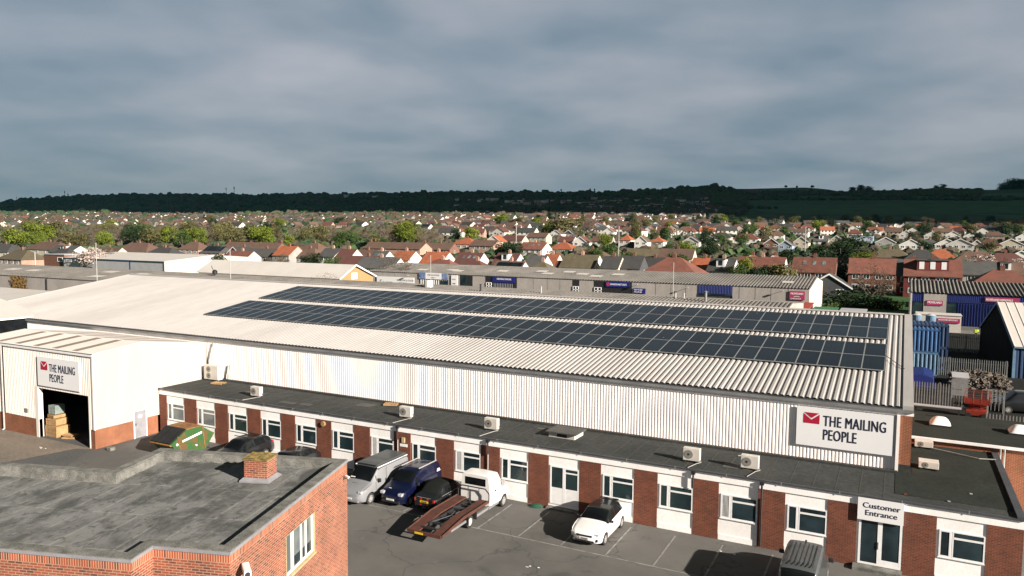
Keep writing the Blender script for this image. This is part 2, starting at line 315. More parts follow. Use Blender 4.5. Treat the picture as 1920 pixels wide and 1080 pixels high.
# ------------------------------------------------------------------ terrain
TD = [0, 180, 250, 400, 560, 800, 1100, 1500, 2200]
TT = {-.68:[0,0,0,1,4,12,20,30,38], -.3:[0,0,0,3,7,14,24,36,50], 0:[0,0,1,4.5,9,18,30,43,75], .35:[0,0,1,5,9,18,32,62,120], .68:[0,0,1,5,9,18,34,80,146]}
TU = sorted(TT)
RIDGE_PX = [-500,0,60,140,250,500,640,800,950,1100,1200,1260,1290,1400,1500,1540,1570,1640,1700,1730,1760,1800,1850,1920,2400]
RIDGE_PY = [392,387,380,376,373,372,370,367,366,367,364,360,355,354,350,352,357,356,356,354,350,356,356,352,350]
RD_U = [-.9,-.68,-.3,0,.35,.68,.9]; RD_D = [5000,4600,3600,3000,2500,2250,2200]
def T(D, u):
    u = max(-.9, min(.9, u)); D = max(D, 0)
    uc = max(-.68, min(.68, u)); 
    vals = [np.interp(min(D, 2200), TD, TT[k]) for k in TU]
    z = float(np.interp(uc, TU, vals))
    if D > 1500:
        Dr = float(np.interp(u, RD_U, RD_D)); px = 960+u*FPX
        zr = CAMH + (hor_py(px) - float(np.interp(px, RIDGE_PX, RIDGE_PY)))*Dr/FPX
        zl = float(np.interp(uc, TU, [np.interp(2200, TD, TT[k]) for k in TU]))
        if D <= 2200 and Dr > 2300: pass
        elif D <= Dr:
            d0 = min(2200, Dr-250); z0 = float(np.interp(uc, TU, [np.interp(d0, TD, TT[k]) for k in TU])) if d0 < 2200 else zl
            if D > d0:
                t = (D-d0)/(Dr-d0); t = t*t*(3-2*t)*0.55+t*0.45; z = z0+(zr-z0)*t
        else:
            z = zr - 60*min(1, (D-Dr)/1500)
    return z
def Txy(x, y):
    D = x*FW.x+y*FW.y; rr = x*RT.x+y*RT.y
    if D < 60: return 0.0
    return T(D, rr/max(D, 1))
def make_ground():
    vs = []; fs = []; ths = [-180+i*6 for i in range(20)]+[-60+i*0.75 for i in range(161)]+[66+i*6 for i in range(19)]
    rs = [20,60,100,150,180,210,250,300,350,400,480,560,650,750,850,950,1100,1250,1400,1550,1700,1850,2000,2150,2300,2500,2700,2900,3100,3300,3500,3800,4100,4400,4800,5400,6500,9000]
    vs.append((0,0,0))
    for th in ths:
        for r in rs:
            t = rad(th); D = r*math.cos(t); s = r*math.sin(t)
            Dp = D if abs(th) < 50 else r*math.cos(rad(50))*max(0.0, math.cos(rad(min(abs(th), 180)-50)))
            u = max(-1.1, min(1.1, math.tan(t))) if abs(th) < 60 else (1.1 if th > 0 else -1.1)
            z = T(Dp, u) if Dp > 60 else 0
            if r > 1000: z += noise.noise(Vector((D/260, s/260, 0)))*4*min(1, (r-1000)/800)
            p = FW*D + RT*s
            vs.append((p.x, p.y, z))
    nr = len(rs); nT = len(ths)
    for i in range(nT):
        j = (i+1) % nT; a = 1+i*nr; b = 1+j*nr
        fs.append((0, b, a))
        for k in range(nr-1): fs.append((a+k, b+k, b+k+1, a+k+1))
    me = bpy.data.meshes.new('ground'); me.from_pydata(vs, [], fs); me.update(); me.shade_smooth()
    o = link('ground', me, M['hill']); tag(o, kind='structure')
def hill_mat():
    m, t, b = mk('downland'); n = t.nodes.new; l = t.links.new
    tx = n('ShaderNodeTexCoord'); a = n('ShaderNodeTexVoronoi'); a.inputs['Scale'].default_value = 0.0035; l(tx.outputs['Object'], a.inputs['Vector'])
    ns = n('ShaderNodeTexNoise'); ns.inputs['Scale'].default_value = 0.03; ns.inputs['Detail'].default_value = 8; l(tx.outputs['Object'], ns.inputs['Vector'])
    r = n('ShaderNodeValToRGB'); l(ns.outputs[0], r.inputs[0]); r.color_ramp.elements[0].position = .35; r.color_ramp.elements[0].color = (.024,.068,.024,1); r.color_ramp.elements[1].position = .65; r.color_ramp.elements[1].color = (.042,.100,.036,1)
    sp = n('ShaderNodeSeparateXYZ'); l(a.outputs['Color'], sp.inputs[0])
    h = n('ShaderNodeMapRange'); h.inputs[3].default_value = .75; h.inputs[4].default_value = 1.25; l(sp.outputs[0], h.inputs[0])
    y = n('ShaderNodeVectorMath'); y.operation = 'SCALE'; l(r.outputs[0], y.inputs[0]); l(h.outputs[0], y.inputs[3]); l(y.outputs[0], b.inputs['Base Color']); b.inputs['Roughness'].default_value = 1
    b.inputs['Specular IOR Level'].default_value = 0.1
    return m
M['hill'] = hill_mat()
make_ground()
def sheet(name, poly, z, m, kind='structure'):
    mb = MB(); mb.add([(x, y, z) for x, y in poly], [tuple(range(len(poly)))]); o = mb.build(name, m); return tag(o, kind=kind)
sheet('car_park', [(-240,-40),(40,-40),(40,62),(20,150),(20,165),(-240,165)], 0.004, M['asphalt'])
sheet('yard_apron', [(-80,8),(-58.5,8),(-52.2,33.2),(-50.9,33.73),(-62,33.73),(-80,33.73)], 0.008, M['concrete_yard'])
sheet('dark_tarmac', [(-58.5,8),(-47.5,8),(-46.8,27.5),(-50.85,33.2),(-52.2,33.2)], 0.012, M['asphalt_new'])
mb = MB()
for i in range(0, 16):
    x = -55.9+i*2.42+ (0)
    if x < -34: continue
    mb.box(x-.045, x+.045, 34.35, 38.35, 0.009, 0.013)
for x in (-14.78+0.0,-9.95,-7.5,-5.05,-2.6,-.15):
    pass
mb = MB()
for x in (-31.9,-29.4,-27.0,-24.5,-22.05,-19.6,-17.18,-14.78,-12.36,-9.94,-7.49,-5.05):
    mb.box(x-.045, x+.045, 34.37, 38.35, 0.009, 0.013)
tag(mb.build('bay_line', M['line']), 'thin worn white painted lines marking the parking bays', 'road marking', kind='structure')
mb = MB(); mb.box(-31.95, -3.0, 34.25, 34.33, 0.005, 0.009)
tag(mb.build('bay_end_line', M['line']), 'long worn white line across the ends of the parking bays', 'road marking', kind='structure')
# drain covers
for i, (x, y) in enumerate(((-43.5,29.3),(-47.4,28.9))):
    o = MB().tube((x, y, .012), (x, y, .022), .35, 14).build('drain_cover', M['dark_gutter'])
    tag(o, ('round dark drain cover in the yard right of the dark tarmac', 'small dark drain cover on the dark tarmac')[i], 'drain cover')

# ------------------------------------------------------------------ office
def corr(mb, p0, p1, q0, nrm, pitch, depth, prof=((0,0),(.12,1),(.5,1),(.62,0)), a0=0.0):
    """profiled sheet between bottom line p0-p1 and top line starting q0 (same run), ribs pushed out along nrm"""
    p0 = Vector(p0); p1 = Vector(p1); q0 = Vector(q0); nrm = Vector(nrm); run = (p1-p0); Ln = run.length; run.normalize()
    pts = []; k = 0
    while True:
        done = False
        for t, h in prof:
            s = (k+t)*pitch
            if s > Ln: done = True; break
            pts.append((s, h*depth))
        if done: break
        k += 1
    pts.append((Ln, 0))
    vs = [p0+run*s+nrm*h for s, h in pts]+[q0+run*s+nrm*h for s, h in pts]; n = len(pts)
    mb.add(vs, [(i, i+1, i+1+n, i+n) for i in range(n-1)])
PIERS = [(-50.73,-49.96),(-47.98,-46.67),(-44.67,-43.37),(-41.41,-40.12),(-38.17,-36.88),(-34.94,-33.66),(-31.72,-30.42),(-28.50,-27.20),(-25.27,-23.98),(-22.08,-20.77),(-18.88,-17.58),(-15.67,-14.38),(-12.45,-11.15),(-9.22,-7.90),(-5.93,-4.63),(-2.66,-1.36),(.62,1.97),(3.92,5.30)]
office = thing('office_building', 'long single storey office block of white panels and brick piers', 'office', (-22.7, 39, 0))
FY = 39.0
MB().box(-50.72, 5.3, FY+.040, 50.2, 0, 3.40).build('wall', M['white_paint'], office)
mb = MB(); mb.box(-50.74, 5.31, FY-.014, FY+.039, 3.05, 3.44); mb.build('fascia', M['white_paint'], office)
mb = MB(); mb.box(-50.76, 5.33, FY-.09, FY+.06, 3.441, 3.53); mb.build('edge_trim', M['dark_gutter'], office)
mb = MB(); mb.box(-50.76, 5.33, FY+.0601, 50.2, 3.441, 3.50); rf = mb.build('roof', M['felt'], office)
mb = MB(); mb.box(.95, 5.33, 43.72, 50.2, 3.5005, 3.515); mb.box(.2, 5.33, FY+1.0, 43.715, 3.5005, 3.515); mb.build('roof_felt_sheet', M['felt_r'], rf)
mb = MB()
x = -49.6
while x < .2:
    mb.box(x, x+.05, FY+.1, 43.7, 3.5, 3.508); x += 1.0+random.random()*.12
for yy in (40.6, 42.3): mb.box(-50.7, .2, yy, yy+.04, 3.5, 3.507)
mb.build('felt_lap', M['felt_line'], rf)
mb = MB()
for (x, y, w, d) in ((-39.3,39.9,1.4,.5),(-37.6,40.1,1.0,.5),(-33.9,41.8,1.3,.9),(-44,41.2,2,.4),(-8,40.2,1.8,.7),(-20,42.4,2.4,.3)): MB().box(x, x+w, y, y+d, 3.509, 3.514).build('felt_patch', M['felt_patch'], rf)
mb = MB(); mb.box(-50.7, .3, 43.42, 43.7, 3.5, 3.62); mb.build('upstand', M['felt'], rf)
mb = MB(); mb.box(5.02, 5.33, FY-.08, 50.2, 3.53, 3.62); mb.build('kerb', M['dark_gutter'], rf)
x = -50.4
while x < 5.2: MB().box(x-.02, x+.02, FY-.10, FY-.088, 3.40, 3.56).build('trim_clip', M['alu'], office); x += 2.68
for a, b in PIERS: MB().box(a, b, FY-.0, FY+.0395, 0, 3.048).build('brick_pier', M['pier_brick'], office)
def frame_rects(mb, x0, x1, z0, z1, y0, y1, w):
    mb.box(x0, x1, y0, y1, z0, z0+w); mb.box(x0, x1, y0, y1, z1-w, z1); mb.box(x0, x0+w, y0, y1, z0+w, z1-w); mb.box(x1-w, x1, y0, y1, z0+w, z1-w)
blind = {13: 'slat'}
pale = {0: 'glass_pale', 1: 'glass_pale', 2:'glass_teal', 3:'glass_teal', 4:'glass_teal', 12: 'glass_teal', 11:'glass_teal', 5:'glass_teal', 6:'glass_teal', 9:'glass_teal'}
gl = {}
for i in range(len(PIERS)-1):
    x0, x1 = PIERS[i][1], PIERS[i+1][0]
    gm = M[pale.get(i, 'glass')]
    if i == 15:   # customer entrance (glazed double door)
        d = MB()
        frame_rects(d, x0+.10, x0+1.02, .18, 2.42, FY+.004, FY+.0385, .10); frame_rects(d, x0+1.02, x1-.03, .18, 2.42, FY+.004, FY+.0385, .10)
        d.box(x0+1.12, x1-.13, FY+.006, FY+.038, .28, .50)
        dd = d.build('door', M['upvc'], office)
        MB().box(x0+.19, x0+.93, FY+.018, FY+.036, .27, 2.33).box(x0+1.11, x1-.12, FY+.018, FY+.036, .50, 2.33).build('pane', M['glass'], dd)
        MB().box(x0+.95, x0+.98, FY-.03, FY+.003, 1.0, 1.35).build('handle', M['alu'], dd)
        MB().box(x0-.1, x1+.02, FY-.55, FY-.001, 0, .16).build('step', M['stone_coping'], office)
        continue
    if i == 10:   # plain white door with side light
        d = MB()
        frame_rects(d, x0+.10, x0+.98, .25, 2.50, FY+.004, FY+.0385, .09); frame_rects(d, x0+.98, x1-.02, .25, 2.46, FY+.004, FY+.0385, .09)
        d.box(x0+.19, x0+.89, FY+.008, FY+.0385, .34, 1.22); d.box(x0+1.07, x1-.11, FY+.008, FY+.0385, .34, 1.22); d.box(x0+1.07, x1-.11, FY+.006, FY+.036, 2.12, 2.2)
        dd = d.build('door', M['upvc'], office)
        MB().box(x0+.19, x0+.89, FY+.018, FY+.036, 1.22, 2.41).box(x0+1.07, x1-.11, FY+.018, FY+.036, 1.22, 2.37).build('pane', M['glass_teal'], dd)
        MB().box(x0+.0, x1, FY-.35, FY-.001, 0, .12).build('step', M['stone_coping'], office)
        continue
    d = MB(); zz0, zz1 = 1.20, 2.46
    frame_rects(d, x0+.12, x0+.60, zz0, zz1, FY+.004, FY+.0385, .075)
    frame_rects(d, x0+.64, x1-.03, zz0, zz1, FY+.004, FY+.0385, .06)
    d.box(x0+.60, x0+.64, FY+.008, FY+.038, zz0, zz1); d.box(x0+.70, x1-.09, FY+.001, FY+.0385, 2.10, 2.19)
    d.box(x0+.08, x1-.01, FY-.02, FY+.0385, zz0-.05, zz0-.001)
    dd = d.build('window', M['upvc'], office)
    MB().box(x0+.195, x0+.525, FY+.018, FY+.036, zz0+.075, zz1-.075).box(x0+.70, x1-.09, FY+.018, FY+.036, zz0+.06, zz1-.06).build('pane', gm, dd)
    if i in (13, 6, 8):
        b = MB()
        xs = x0+.21
        while xs < x0+.51: b.box(xs, xs+.022, FY+.012, FY+.0165, zz0+.08, zz1-.08); xs += .062
        b.build('blind', M['upvc'], dd)
    MB().box(x0+.02, x1-.005, FY+.015, FY+.0395, 0, .30).build('plinth', M['white_paint'], office)
# downpipes
for k, (x, zt) in enumerate(((-28.15,3.5),(-21.55,3.5),(-9.22,3.5),(-5.75,3.5))):
    MB().path([(x, FY-.10, 3.42), (x, FY-.10, 2.55)], .055).box(x-.1, x+.1, FY-.16, FY-.005, 3.28, 3.44).build('downpipe', M['black'], office)
    if k != 2: MB().path([(x, FY-.06, 2.55), (x, FY-.06, .1)], .035 if k != 3 else .045).build('downpipe', M['pipe_white'] if k != 3 else M['black'], office)
MB().tube((-34.3,FY-.12,2.78),(-34.3,FY,2.78),.17,14).build('wall_light', M['pallet_wood'], office)
MB().box(-27.85,-27.62,FY-.06,FY,2.38,2.72).build('alarm_box', M['cream_reveal'], office)
MB().box(-28.0,-27.45,FY-.03,FY,2.12,2.3).build('notice', M['upvc'], office)
for xx in (-.98+1.72, 5.0-4.0): pass
# customer entrance sign
s = thing('entrance_sign', 'white board lettered Customer Entrance above the glazed double door', 'sign', (-.35, FY-.06, 2.37))
MB().box(-1.34, .62, FY-.12, FY-.032, 2.37, 3.43).build('board', M['sign_white'], s)
lettering('Customer', .37, M['sign_navy'], s, -.33, FY-.124, 2.98, 1.05, .004, align='CENTER')
lettering('Entrance', .37, M['sign_navy'], s, -.33, FY-.124, 2.62, 1.05, .004, align='CENTER')

# ------------------------------------------------------------------ warehouse
RS = (9.86-6.98)/(63.3-43.74)
def rz(y): return 6.98+RS*(y-43.74)
wh = thing('warehouse', 'long white profiled-metal warehouse with a shallow pitched roof carrying solar arrays', 'warehouse', (-43, 53, 0))
WX0, WX1 = -87.16, .87
mb = MB()
corr(mb, (-87.1,43.80,3.55), (.28,43.80,3.55), (-87.1,43.80,6.72), (0,-1,0), .183, .022, ((0,0),(.18,1),(.62,1),(.8,0)))
mb.build('wall', M['clad_white'], wh)
mb = MB(); mb.box(-87.1, .86, 43.86, 82.6, 0, 6.70); mb.build('wall', M['clad_white'], wh)
mb = MB(); mb.prism([(.861,43.86,0),(.861,82.6,0),(.861,82.6,6.9),(.861,63.3,9.7),(.861,43.86,6.9)], (.008,0,0)); mb.build('gable_wall', M['unit_brick'], wh)
nr = Vector((0,-RS,1)).normalized()
mb = MB(); corr(mb, (WX0,43.66,rz(43.66)), (.45,43.66,rz(43.66)), (WX0,63.3,rz(63.3)), nr, .338, .055, ((0,0),(.2,1),(.55,1),(.75,0)))
rfw = mb.build('roof', M['roof_white'], wh)
mb = MB(); nb = Vector((0,RS,1)).normalized()
corr(mb, (WX0,82.85,rz(43.74)), (.45,82.85,rz(43.74)), (WX0,63.3,rz(63.3)), nb, .338, .07, ((0,0),(.2,1),(.55,1),(.75,0)))
mb.build('roof', M['roof_white'], wh)
mb = MB()
for x0, x1 in ((.40,.90),): 
    mb.prism([(x0,43.63,rz(43.63)+.10),(x1,43.63,rz(43.63)+.10),(x1,63.3,rz(63.3)+.10),(x0,63.3,rz(63.3)+.10)], (0,0,-.22))
    mb.build('verge', M['roof_white'], rfw); mb = MB()
    mb.prism([(x0,82.9,rz(43.7)+.10),(x1,82.9,rz(43.7)+.10),(x1,63.301,rz(63.3)+.10),(x0,63.301,rz(63.3)+.10)], (0,0,-.22))
mb.build('verge', M['roof_white'], rfw); mb = MB()
mb.prism([(WX0-.12,43.63,rz(43.63)+.09),(WX0+.1,43.63,rz(43.63)+.09),(WX0+.1,63.3,rz(63.3)+.09),(WX0-.12,63.3,rz(63.3)+.09)], (0,0,-.2))
mb.build('verge', M['roof_white'], rfw)
mb = MB(); mb.prism([(WX0,63.0,rz(63.0)+.085),(WX0,63.3,rz(63.3)+.13),(WX0,63.6,rz(63.0)+.085)], (.9-WX0-.52,0,0)); mb.build('ridge_cap', M['roof_white'], rfw)
mb = MB(); mb.box(WX0,.92,43.62,43.76,6.70,6.86); mb.build('gutter', M['gutter_grey'], wh)
mb = MB(); mb.box(WX0,.93,43.64,43.76,6.865,6.93); mb.build('gutter', M['dark_gutter'], wh)
mb = MB(); mb.box(-87.1,.93,43.73,43.775,6.53,6.695); mb.build('eave_flashing', M['clad_white'], wh)
MB().box(.30,.86,43.72,43.859,3.5,6.53).build('brick_pillar', M['unit_brick'], wh)
MB().box(.29,.88,43.68,43.7195,3.5,3.95).build('pillar_base', M['felt'], wh)
MB().box(-47.8,.28,43.70,43.79,3.535,3.60).build('base_flashing', M['rust'], wh)
MB().box(-6.5,.30,43.66,43.70,3.53,3.60).build('base_flashing', M['clad_white'], wh)
MB().box(.16,.31,43.62,43.80,3.56,6.53).build('corner_trim', M['clad_white'], wh)
MB().path([(-50.1,43.7,6.5),(-50.1,43.55,5.2),(-49.9,43.5,4.9)], .05).build('downpipe', M['pipe_white'], wh)
MB().path([(-48.1,43.62,4.9),(-48.35,43.6,3.7)], .05).build('vent_pipe', M['pipe_white'], wh)
MB().path([(.45,49.9,rz(49.9)+.1),(-.6,52.0,rz(52)+.2)], .02).build('cable', M['black'], rfw)
# 184 solar panels
pan = None; sg = 'solar panels on the warehouse roof'
ang = math.atan(RS); th = Matrix.Rotation(ang, 4, 'X')
rows = [(49.06, 'bottom row of the lower array'), (51.86, 'top row of the lower array'), (55.88, 'bottom row of the upper array'), (58.68, 'top row of the upper array')]
for r, (y0, lab) in enumerate(rows):
    for k in range(46):
        xx = -.60-1.235*(k+1)
        if pan is None:
            pan = thing('solar_panel', 'x', 'solar panel', (0,0,0), local=True)
            w_, h_ = 1.235, 2.78*1.0107
            MB().box(.02, w_-.02, .02, h_-.02, -.03, .008).build('cells', M['solar'], pan)
            f = MB(); f.box(.003, w_-.003, .003, .035, -.035, .012); f.box(.003, w_-.003, h_-.035, h_-.003, -.035, .012); f.box(.003, .03, .035, h_-.035, -.035, .012); f.box(w_-.03, w_-.003, .035, h_-.035, -.035, .012)
            f.build('frame', M['alu'], pan); bpy.context.view_layer.update(); index_children(pan); o = pan
        else: o = copy_tree(pan)
        o.location = (xx, y0, rz(y0)+.17); o.rotation_euler = (ang, 0, 0)
        l = 'dark solar panel in the '+lab
        if k == 0: l = 'dark solar panel at the right end of the '+lab
        if k == 45: l = 'dark solar panel at the left end of the '+lab
        o['label'] = l; o['group'] = sg

# big sign
def mail_sign(x0, x1, z0, z1, y, label, depth, em, k=1.0, xs=.72):
    s = thing('company_sign', label, 'sign', ((x0+x1)/2, y, z0))
    MB().box(x0, x1, y, y+depth, z0, z1).build('board', M['sign_white'], s)
    W_ = x1-x0; H_ = z1-z0
    ex0 = x0+W_*em[0]; ex1 = x0+W_*em[1]; ez0 = z0+H_*em[2]; ez1 = z0+H_*em[3]; yy = y-.006
    cx = (ex0+ex1)/2; ew = ex1-ex0; eh = ez1-ez0; t = eh*.13
    # envelope: flap triangle and body, white chevron gap between
    fl = MB(); fl.prism([(ex0+t*.4, yy, ez1), (ex1-t*.4, yy, ez1), (cx, yy, ez1-eh*.50)], (0,-.006,0))
    fl.prism([(ex0, yy, ez0), (ex1, yy, ez0), (ex1, yy, ez1-t*.9), (cx, yy, ez1-eh*.50-t*1.25), (ex0, yy, ez1-t*.9)], (0,-.006,0))
    fl.build('envelope_emblem', M['sign_red'], s)
    return s, x0, W_, z0, H_
s, x0, W_, z0, H_ = mail_sign(-4.745, .03, 4.33, 6.47, 43.665, 'large white sign lettered THE MAILING PEOPLE at the right end of the warehouse wall', .045, (.075,.245,.585,.86))
lettering('THE MAILING', .83, M['sign_navy'], s, -4.745+W_*.285, 43.657, z0+H_*.555, .575, .012, sp=1.08)
lettering('PEOPLE', .83, M['sign_navy'], s, -4.745+W_*.285, 43.657, z0+H_*.20, .575, .012, sp=1.08)

# ------------------------------------------------------------------ air conditioning units, boxes, pallets on the office roof
def ac_unit(x, y, label, w=.90, d=.34, h=.68, two=False, rz_=0.0):
    t = thing('air_conditioner', label, 'air conditioner', (x, y, 3.52), rz_, local=True, group='air conditioning units on the flat roofs')
    b = MB(); b.box(-w/2, w/2, -d/2, d/2, .08, .08+h); c = b.build('casing', M['ac'], t, bevel=.02)
    for zz in ([.08+h/2] if not two else [.08+h*.27, .08+h*.73]):
        r = min(.24, h*.42 if not two else h*.2)
        MB().tube((-w*.16, -d/2-.012, zz), (-w*.16, -d/2-.002, zz), r, 20).build('fan_grille', M['ac_fan'], c)
        MB().tube((-w*.16, -d/2-.02, zz), (-w*.16, -d/2-.012, zz), r*.25, 10).build('fan_hub', M['black'], c)
    f = MB(); f.box(-w/2+.08, -w/2+.16, -d/2-.05, d/2+.05, 0, .08); f.box(w/2-.16, w/2-.08, -d/2-.05, d/2+.05, 0, .08); f.build('foot', M['black'], t)
    return t
acs = [(-41.95,40.45,'cream air conditioner on the office roof, furthest left of the single-fan units'),(-28.68,40.65,'cream air conditioner on the office roof nearest to the wooden pallet by the warehouse wall'),
       (-22.27,40.72,'cream air conditioner on the office roof left of the low square roof vent'),(-9.65,40.30,'cream air conditioner on the office roof, left of the pair near the big sign'),(-6.62,40.45,'cream air conditioner on the office roof, right of the pair near the big sign')]
for k, (x, y, l) in enumerate(acs):
    ac_unit(x, y, l)
    p = MB(); x2 = x+.35
    p.path([(x+.45,y-.1,3.72),(x+.55,y-.2,3.6),(x+.35,y-.4,3.56),(x2-.25,39.0,3.56)], .018)
    tag(p.build('condenser_pipe', M['pipe_white'] if k not in (3,) else M['pipe_white']), ['white pipe running from the leftmost air conditioner to the roof edge','white pipe from the air conditioner above the silver van','white pipe from the air conditioner above the recovery truck','white pipe from the air conditioner above the white hatchback','white pipe from the air conditioner left of the big sign'][k], 'pipe')
    if k in (0, 1, 2):
        p = MB(); p.path([(x+.45,y+.05,3.8),(x+.62,y+.1,3.66),(x+.6,y-.1,3.54),(x+.42,y-.3,3.53)], .022)
        tag(p.build('cable', M['black']), ['black cable looped beside the leftmost air conditioner','black cable looped beside the air conditioner above the blue van','black cable looped beside the air conditioner above the recovery truck'][k], 'cable')
t = ac_unit(-49.6, 43.2, 'tall cream double-fan air conditioner where the left unit meets the warehouse', 1.6, .5, 1.15, True)
ac_unit(1.62, 49.6, 'old low air conditioner near the annex wall, further one right of the brick pillar', .95, .7, .35)
ac_unit(1.75, 45.2, 'old low air conditioner on the felt roof, nearer one right of the brick pillar', .95, .7, .35)
def pallet(x, y, z, label, rz_=.2):
    t = thing('pallet', label, 'pallet', (x, y, z), rz_, local=True)
    d = MB()
    for k in range(5): d.box(-.5+k*.21, -.5+k*.21+.13, -.32, .32, .10, .122)
    d.build('deck', M['pallet_wood'], t)
    b = MB()
    for k in (-.32, 0, .25): b.box(-.5, .5, k, k+.07, .02, .098)
    b.build('runner', M['pallet_wood'], t)
pallet(-48.0, 42.3, 3.52, 'small pine pallet lying beside the tall double-fan air conditioner')
pallet(-31.7, 43.1, 3.52, 'small pine pallet lying against the warehouse wall on the office roof', .35)
t = thing('roof_vent', 'low square grey louvred vent box in the middle of the office roof', 'roof vent', (-17.7, 41.8, 3.5), -.03, local=True)
MB().box(-.85,.85,-.65,.65,0,.30).build('box', M['ac'], t)
MB().box(-1.0,1.0,-.8,.8,.30,.36).build('lid', M['felt_patch'], t)
MB().box(-.3,.35,-.665,-.652,.06,.25).build('louvre', M['black'], t)
p = MB()
for (x, y) in ((-7.3,42.4),(-7.0,42.6),(-6.8,42.3),(-7.6,42.5)):
    p.tube((x,y,3.55),(x+.3,y+.1,3.58),.03)
tag(p.build('pipe_offcuts', M['pipe_white']), 'scatter of white pipe offcuts behind the right-hand air conditioners', 'debris')
p = MB(); p.path([(1.9,49.3,3.62),(3.0,48.9,3.6),(4.3,48.3,3.58),(5.1,48.4,3.62)], .03)
tag(p.build('roof_pipe', M['pipe_white']), 'thin white pipe crossing the felt roof below the annex', 'pipe')
for k, (x, y) in enumerate(((2.4,39.9),(3.4,41.6),(.6,40.0))):
    p = MB(); p.box(x, x+.12, y, y+.08, 3.52, 3.56)
    tag(p.build('litter', M['pipe_white'] if k != 2 else M['rust']), ['scrap of white litter on the felt roof near the right edge','small pale scrap lying in the middle of the right felt roof','scrap of orange litter on the felt roof above the customer sign'][k], 'litter')

# ------------------------------------------------------------------ annex on the right
an = thing('annex_building', 'low flat-roofed brick annex with two white roof domes right of the warehouse', 'annex', (10, 54, 0))
MB().box(.92, 24, 50.25, 57.2, 0, 3.88).build('wall', M['unit_brick'], an)
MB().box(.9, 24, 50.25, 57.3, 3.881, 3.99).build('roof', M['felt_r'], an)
MB().box(.9, 24, 50.08, 50.249, 3.84, 3.98).build('gutter', M['upvc'], an)
for x, zz in ((5.45, 0),(5.65, 0)): MB().path([(x,50.0,3.85),(x,50.0,0)], .05).build('downpipe', M['pipe_white'], an)
MB().box(2.0,3.3,56.3,56.45,3.99,4.05).build('roof_bar', M['black'], an)
def dome(x, y, label):
    t = thing('roof_dome', label, 'skylight', (x, y, 3.99), local=True, group='roof domes on the annex')
    MB().box(-.62,.62,-.62,.62,0,.10).build('kerb', M['black'], t)
    mb = MB(); n = 10; vs = []; fs = []
    for i in range(n+1):
        for j in range(n+1):
            a = -1+2*i/n; b = -1+2*j/n; vs.append((a*.58, b*.58, .10+.42*(1-a**4)*(1-b**4)*(1-.25*(a*a+b*b)/2)))
    for i in range(n):
        for j in range(n): k = i*(n+1)+j; fs.append((k, k+n+1, k+n+2, k+1))
    mb.add(vs, fs); mb.build('dome', M['upvc'], t, smooth=True)
dome(2.6, 53.9, 'white translucent roof dome on the annex nearest the warehouse')
dome(6.8, 53.9, 'white translucent roof dome on the annex at the right edge of the view')

# ------------------------------------------------------------------ left unit
LX0, LX1, LY0, LY1 = -65.6, -50.85, 33.73, 43.6
un = thing('loading_unit', 'cream metal clad loading unit with an open roller door and orange brick base', 'unit', (-58, 38.5, 0))
def lzr(y): return 6.93+(y-33.73)*.0956 if y < 37.6 else 7.30-(y-37.6)*.150
mb = MB(); R3 = ((0,0),(.18,1),(.62,1),(.8,0))
DX0, DX1, DZ = -57.45, -51.45, 3.82
corr(mb, (LX0,LY0,1.4), (-62.0,LY0,1.4), (LX0,LY0,6.75), (0,-1,0), .2, .022, R3)
corr(mb, (-61.8,LY0,1.4), (DX0-.06,LY0,1.4), (-61.8,LY0,6.75), (0,-1,0), .2, .022, R3)
corr(mb, (DX0-.06,LY0,DZ), (DX1+.1,LY0,DZ), (DX0-.06,LY0,6.75), (0,-1,0), .2, .022, R3)
corr(mb, (DX1+.1,LY0,1.4), (LX1,LY0,1.4), (DX1+.1,LY0,6.75), (0,-1,0), .2, .022, R3)
mb.build('wall', M['clad_cream'], un)
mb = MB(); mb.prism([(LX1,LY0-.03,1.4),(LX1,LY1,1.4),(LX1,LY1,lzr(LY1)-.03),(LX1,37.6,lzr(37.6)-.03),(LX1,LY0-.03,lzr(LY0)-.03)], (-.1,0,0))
mb.build('gable_wall', M['smooth_cream_sunside'], un)
mb = MB(); mb.box(LX0,-61.95,LY0-.0,LY0+.25,0,1.4); mb.build('brick_base', M['unit_brick'], un); mb = MB(); mb.box(-61.85,DX0-.0,LY0-.0,LY0+.25,0,1.39); mb.build('brick_base', M['unit_brick'], un); mb = MB(); mb.box(DX1+.12,LX1-.001,LY0,LY0+.25,0,1.39)
mb.box(LX1-.25,LX1+.01,LY0+.2501,36.78,0,1.39); mb.build('brick_base', M['unit_brick'], un); mb = MB(); mb.box(LX1-.25,LX1+.01,37.95,38.88,0,1.39); mb.build('brick_base', M['unit_brick'], un)
# right: side door
dd = MB(); frame_rects_y = None
dd.box(LX1-.02, LX1+.03, 36.80, 36.87, 0, 2.14); dd.box(LX1-.02, LX1+.03, 37.85, 37.92, 0, 2.14); dd.box(LX1-.02, LX1+.03, 36.87, 37.85, 2.07, 2.14)
fr = dd.build('door_frame', M['upvc'], un)
dr = MB().box(LX1-.01, LX1+.015, 36.87, 37.85, .02, 2.07).build('door', M['metal_trim'], un)
MB().box(LX1+.016, LX1+.022, 37.2, 37.5, 1.55, 1.75).build('notice', M['upvc'], dr)
MB().box(LX1+.016, LX1+.05, 36.93, 37.0, 1.0, 1.15).build('handle', M['black'], dr)
mb = MB()
for (ya, yb) in ((LY0-.05,37.6),(37.6,LY1)):
    mb.prism([(LX0,ya,lzr(ya)),(LX1+.08,ya,lzr(ya)),(LX1+.08,yb,lzr(yb)),(LX0,yb,lzr(yb))], (0,0,-.06))
lr = mb.build('roof', M['clad_cream'], un)
mb = MB()
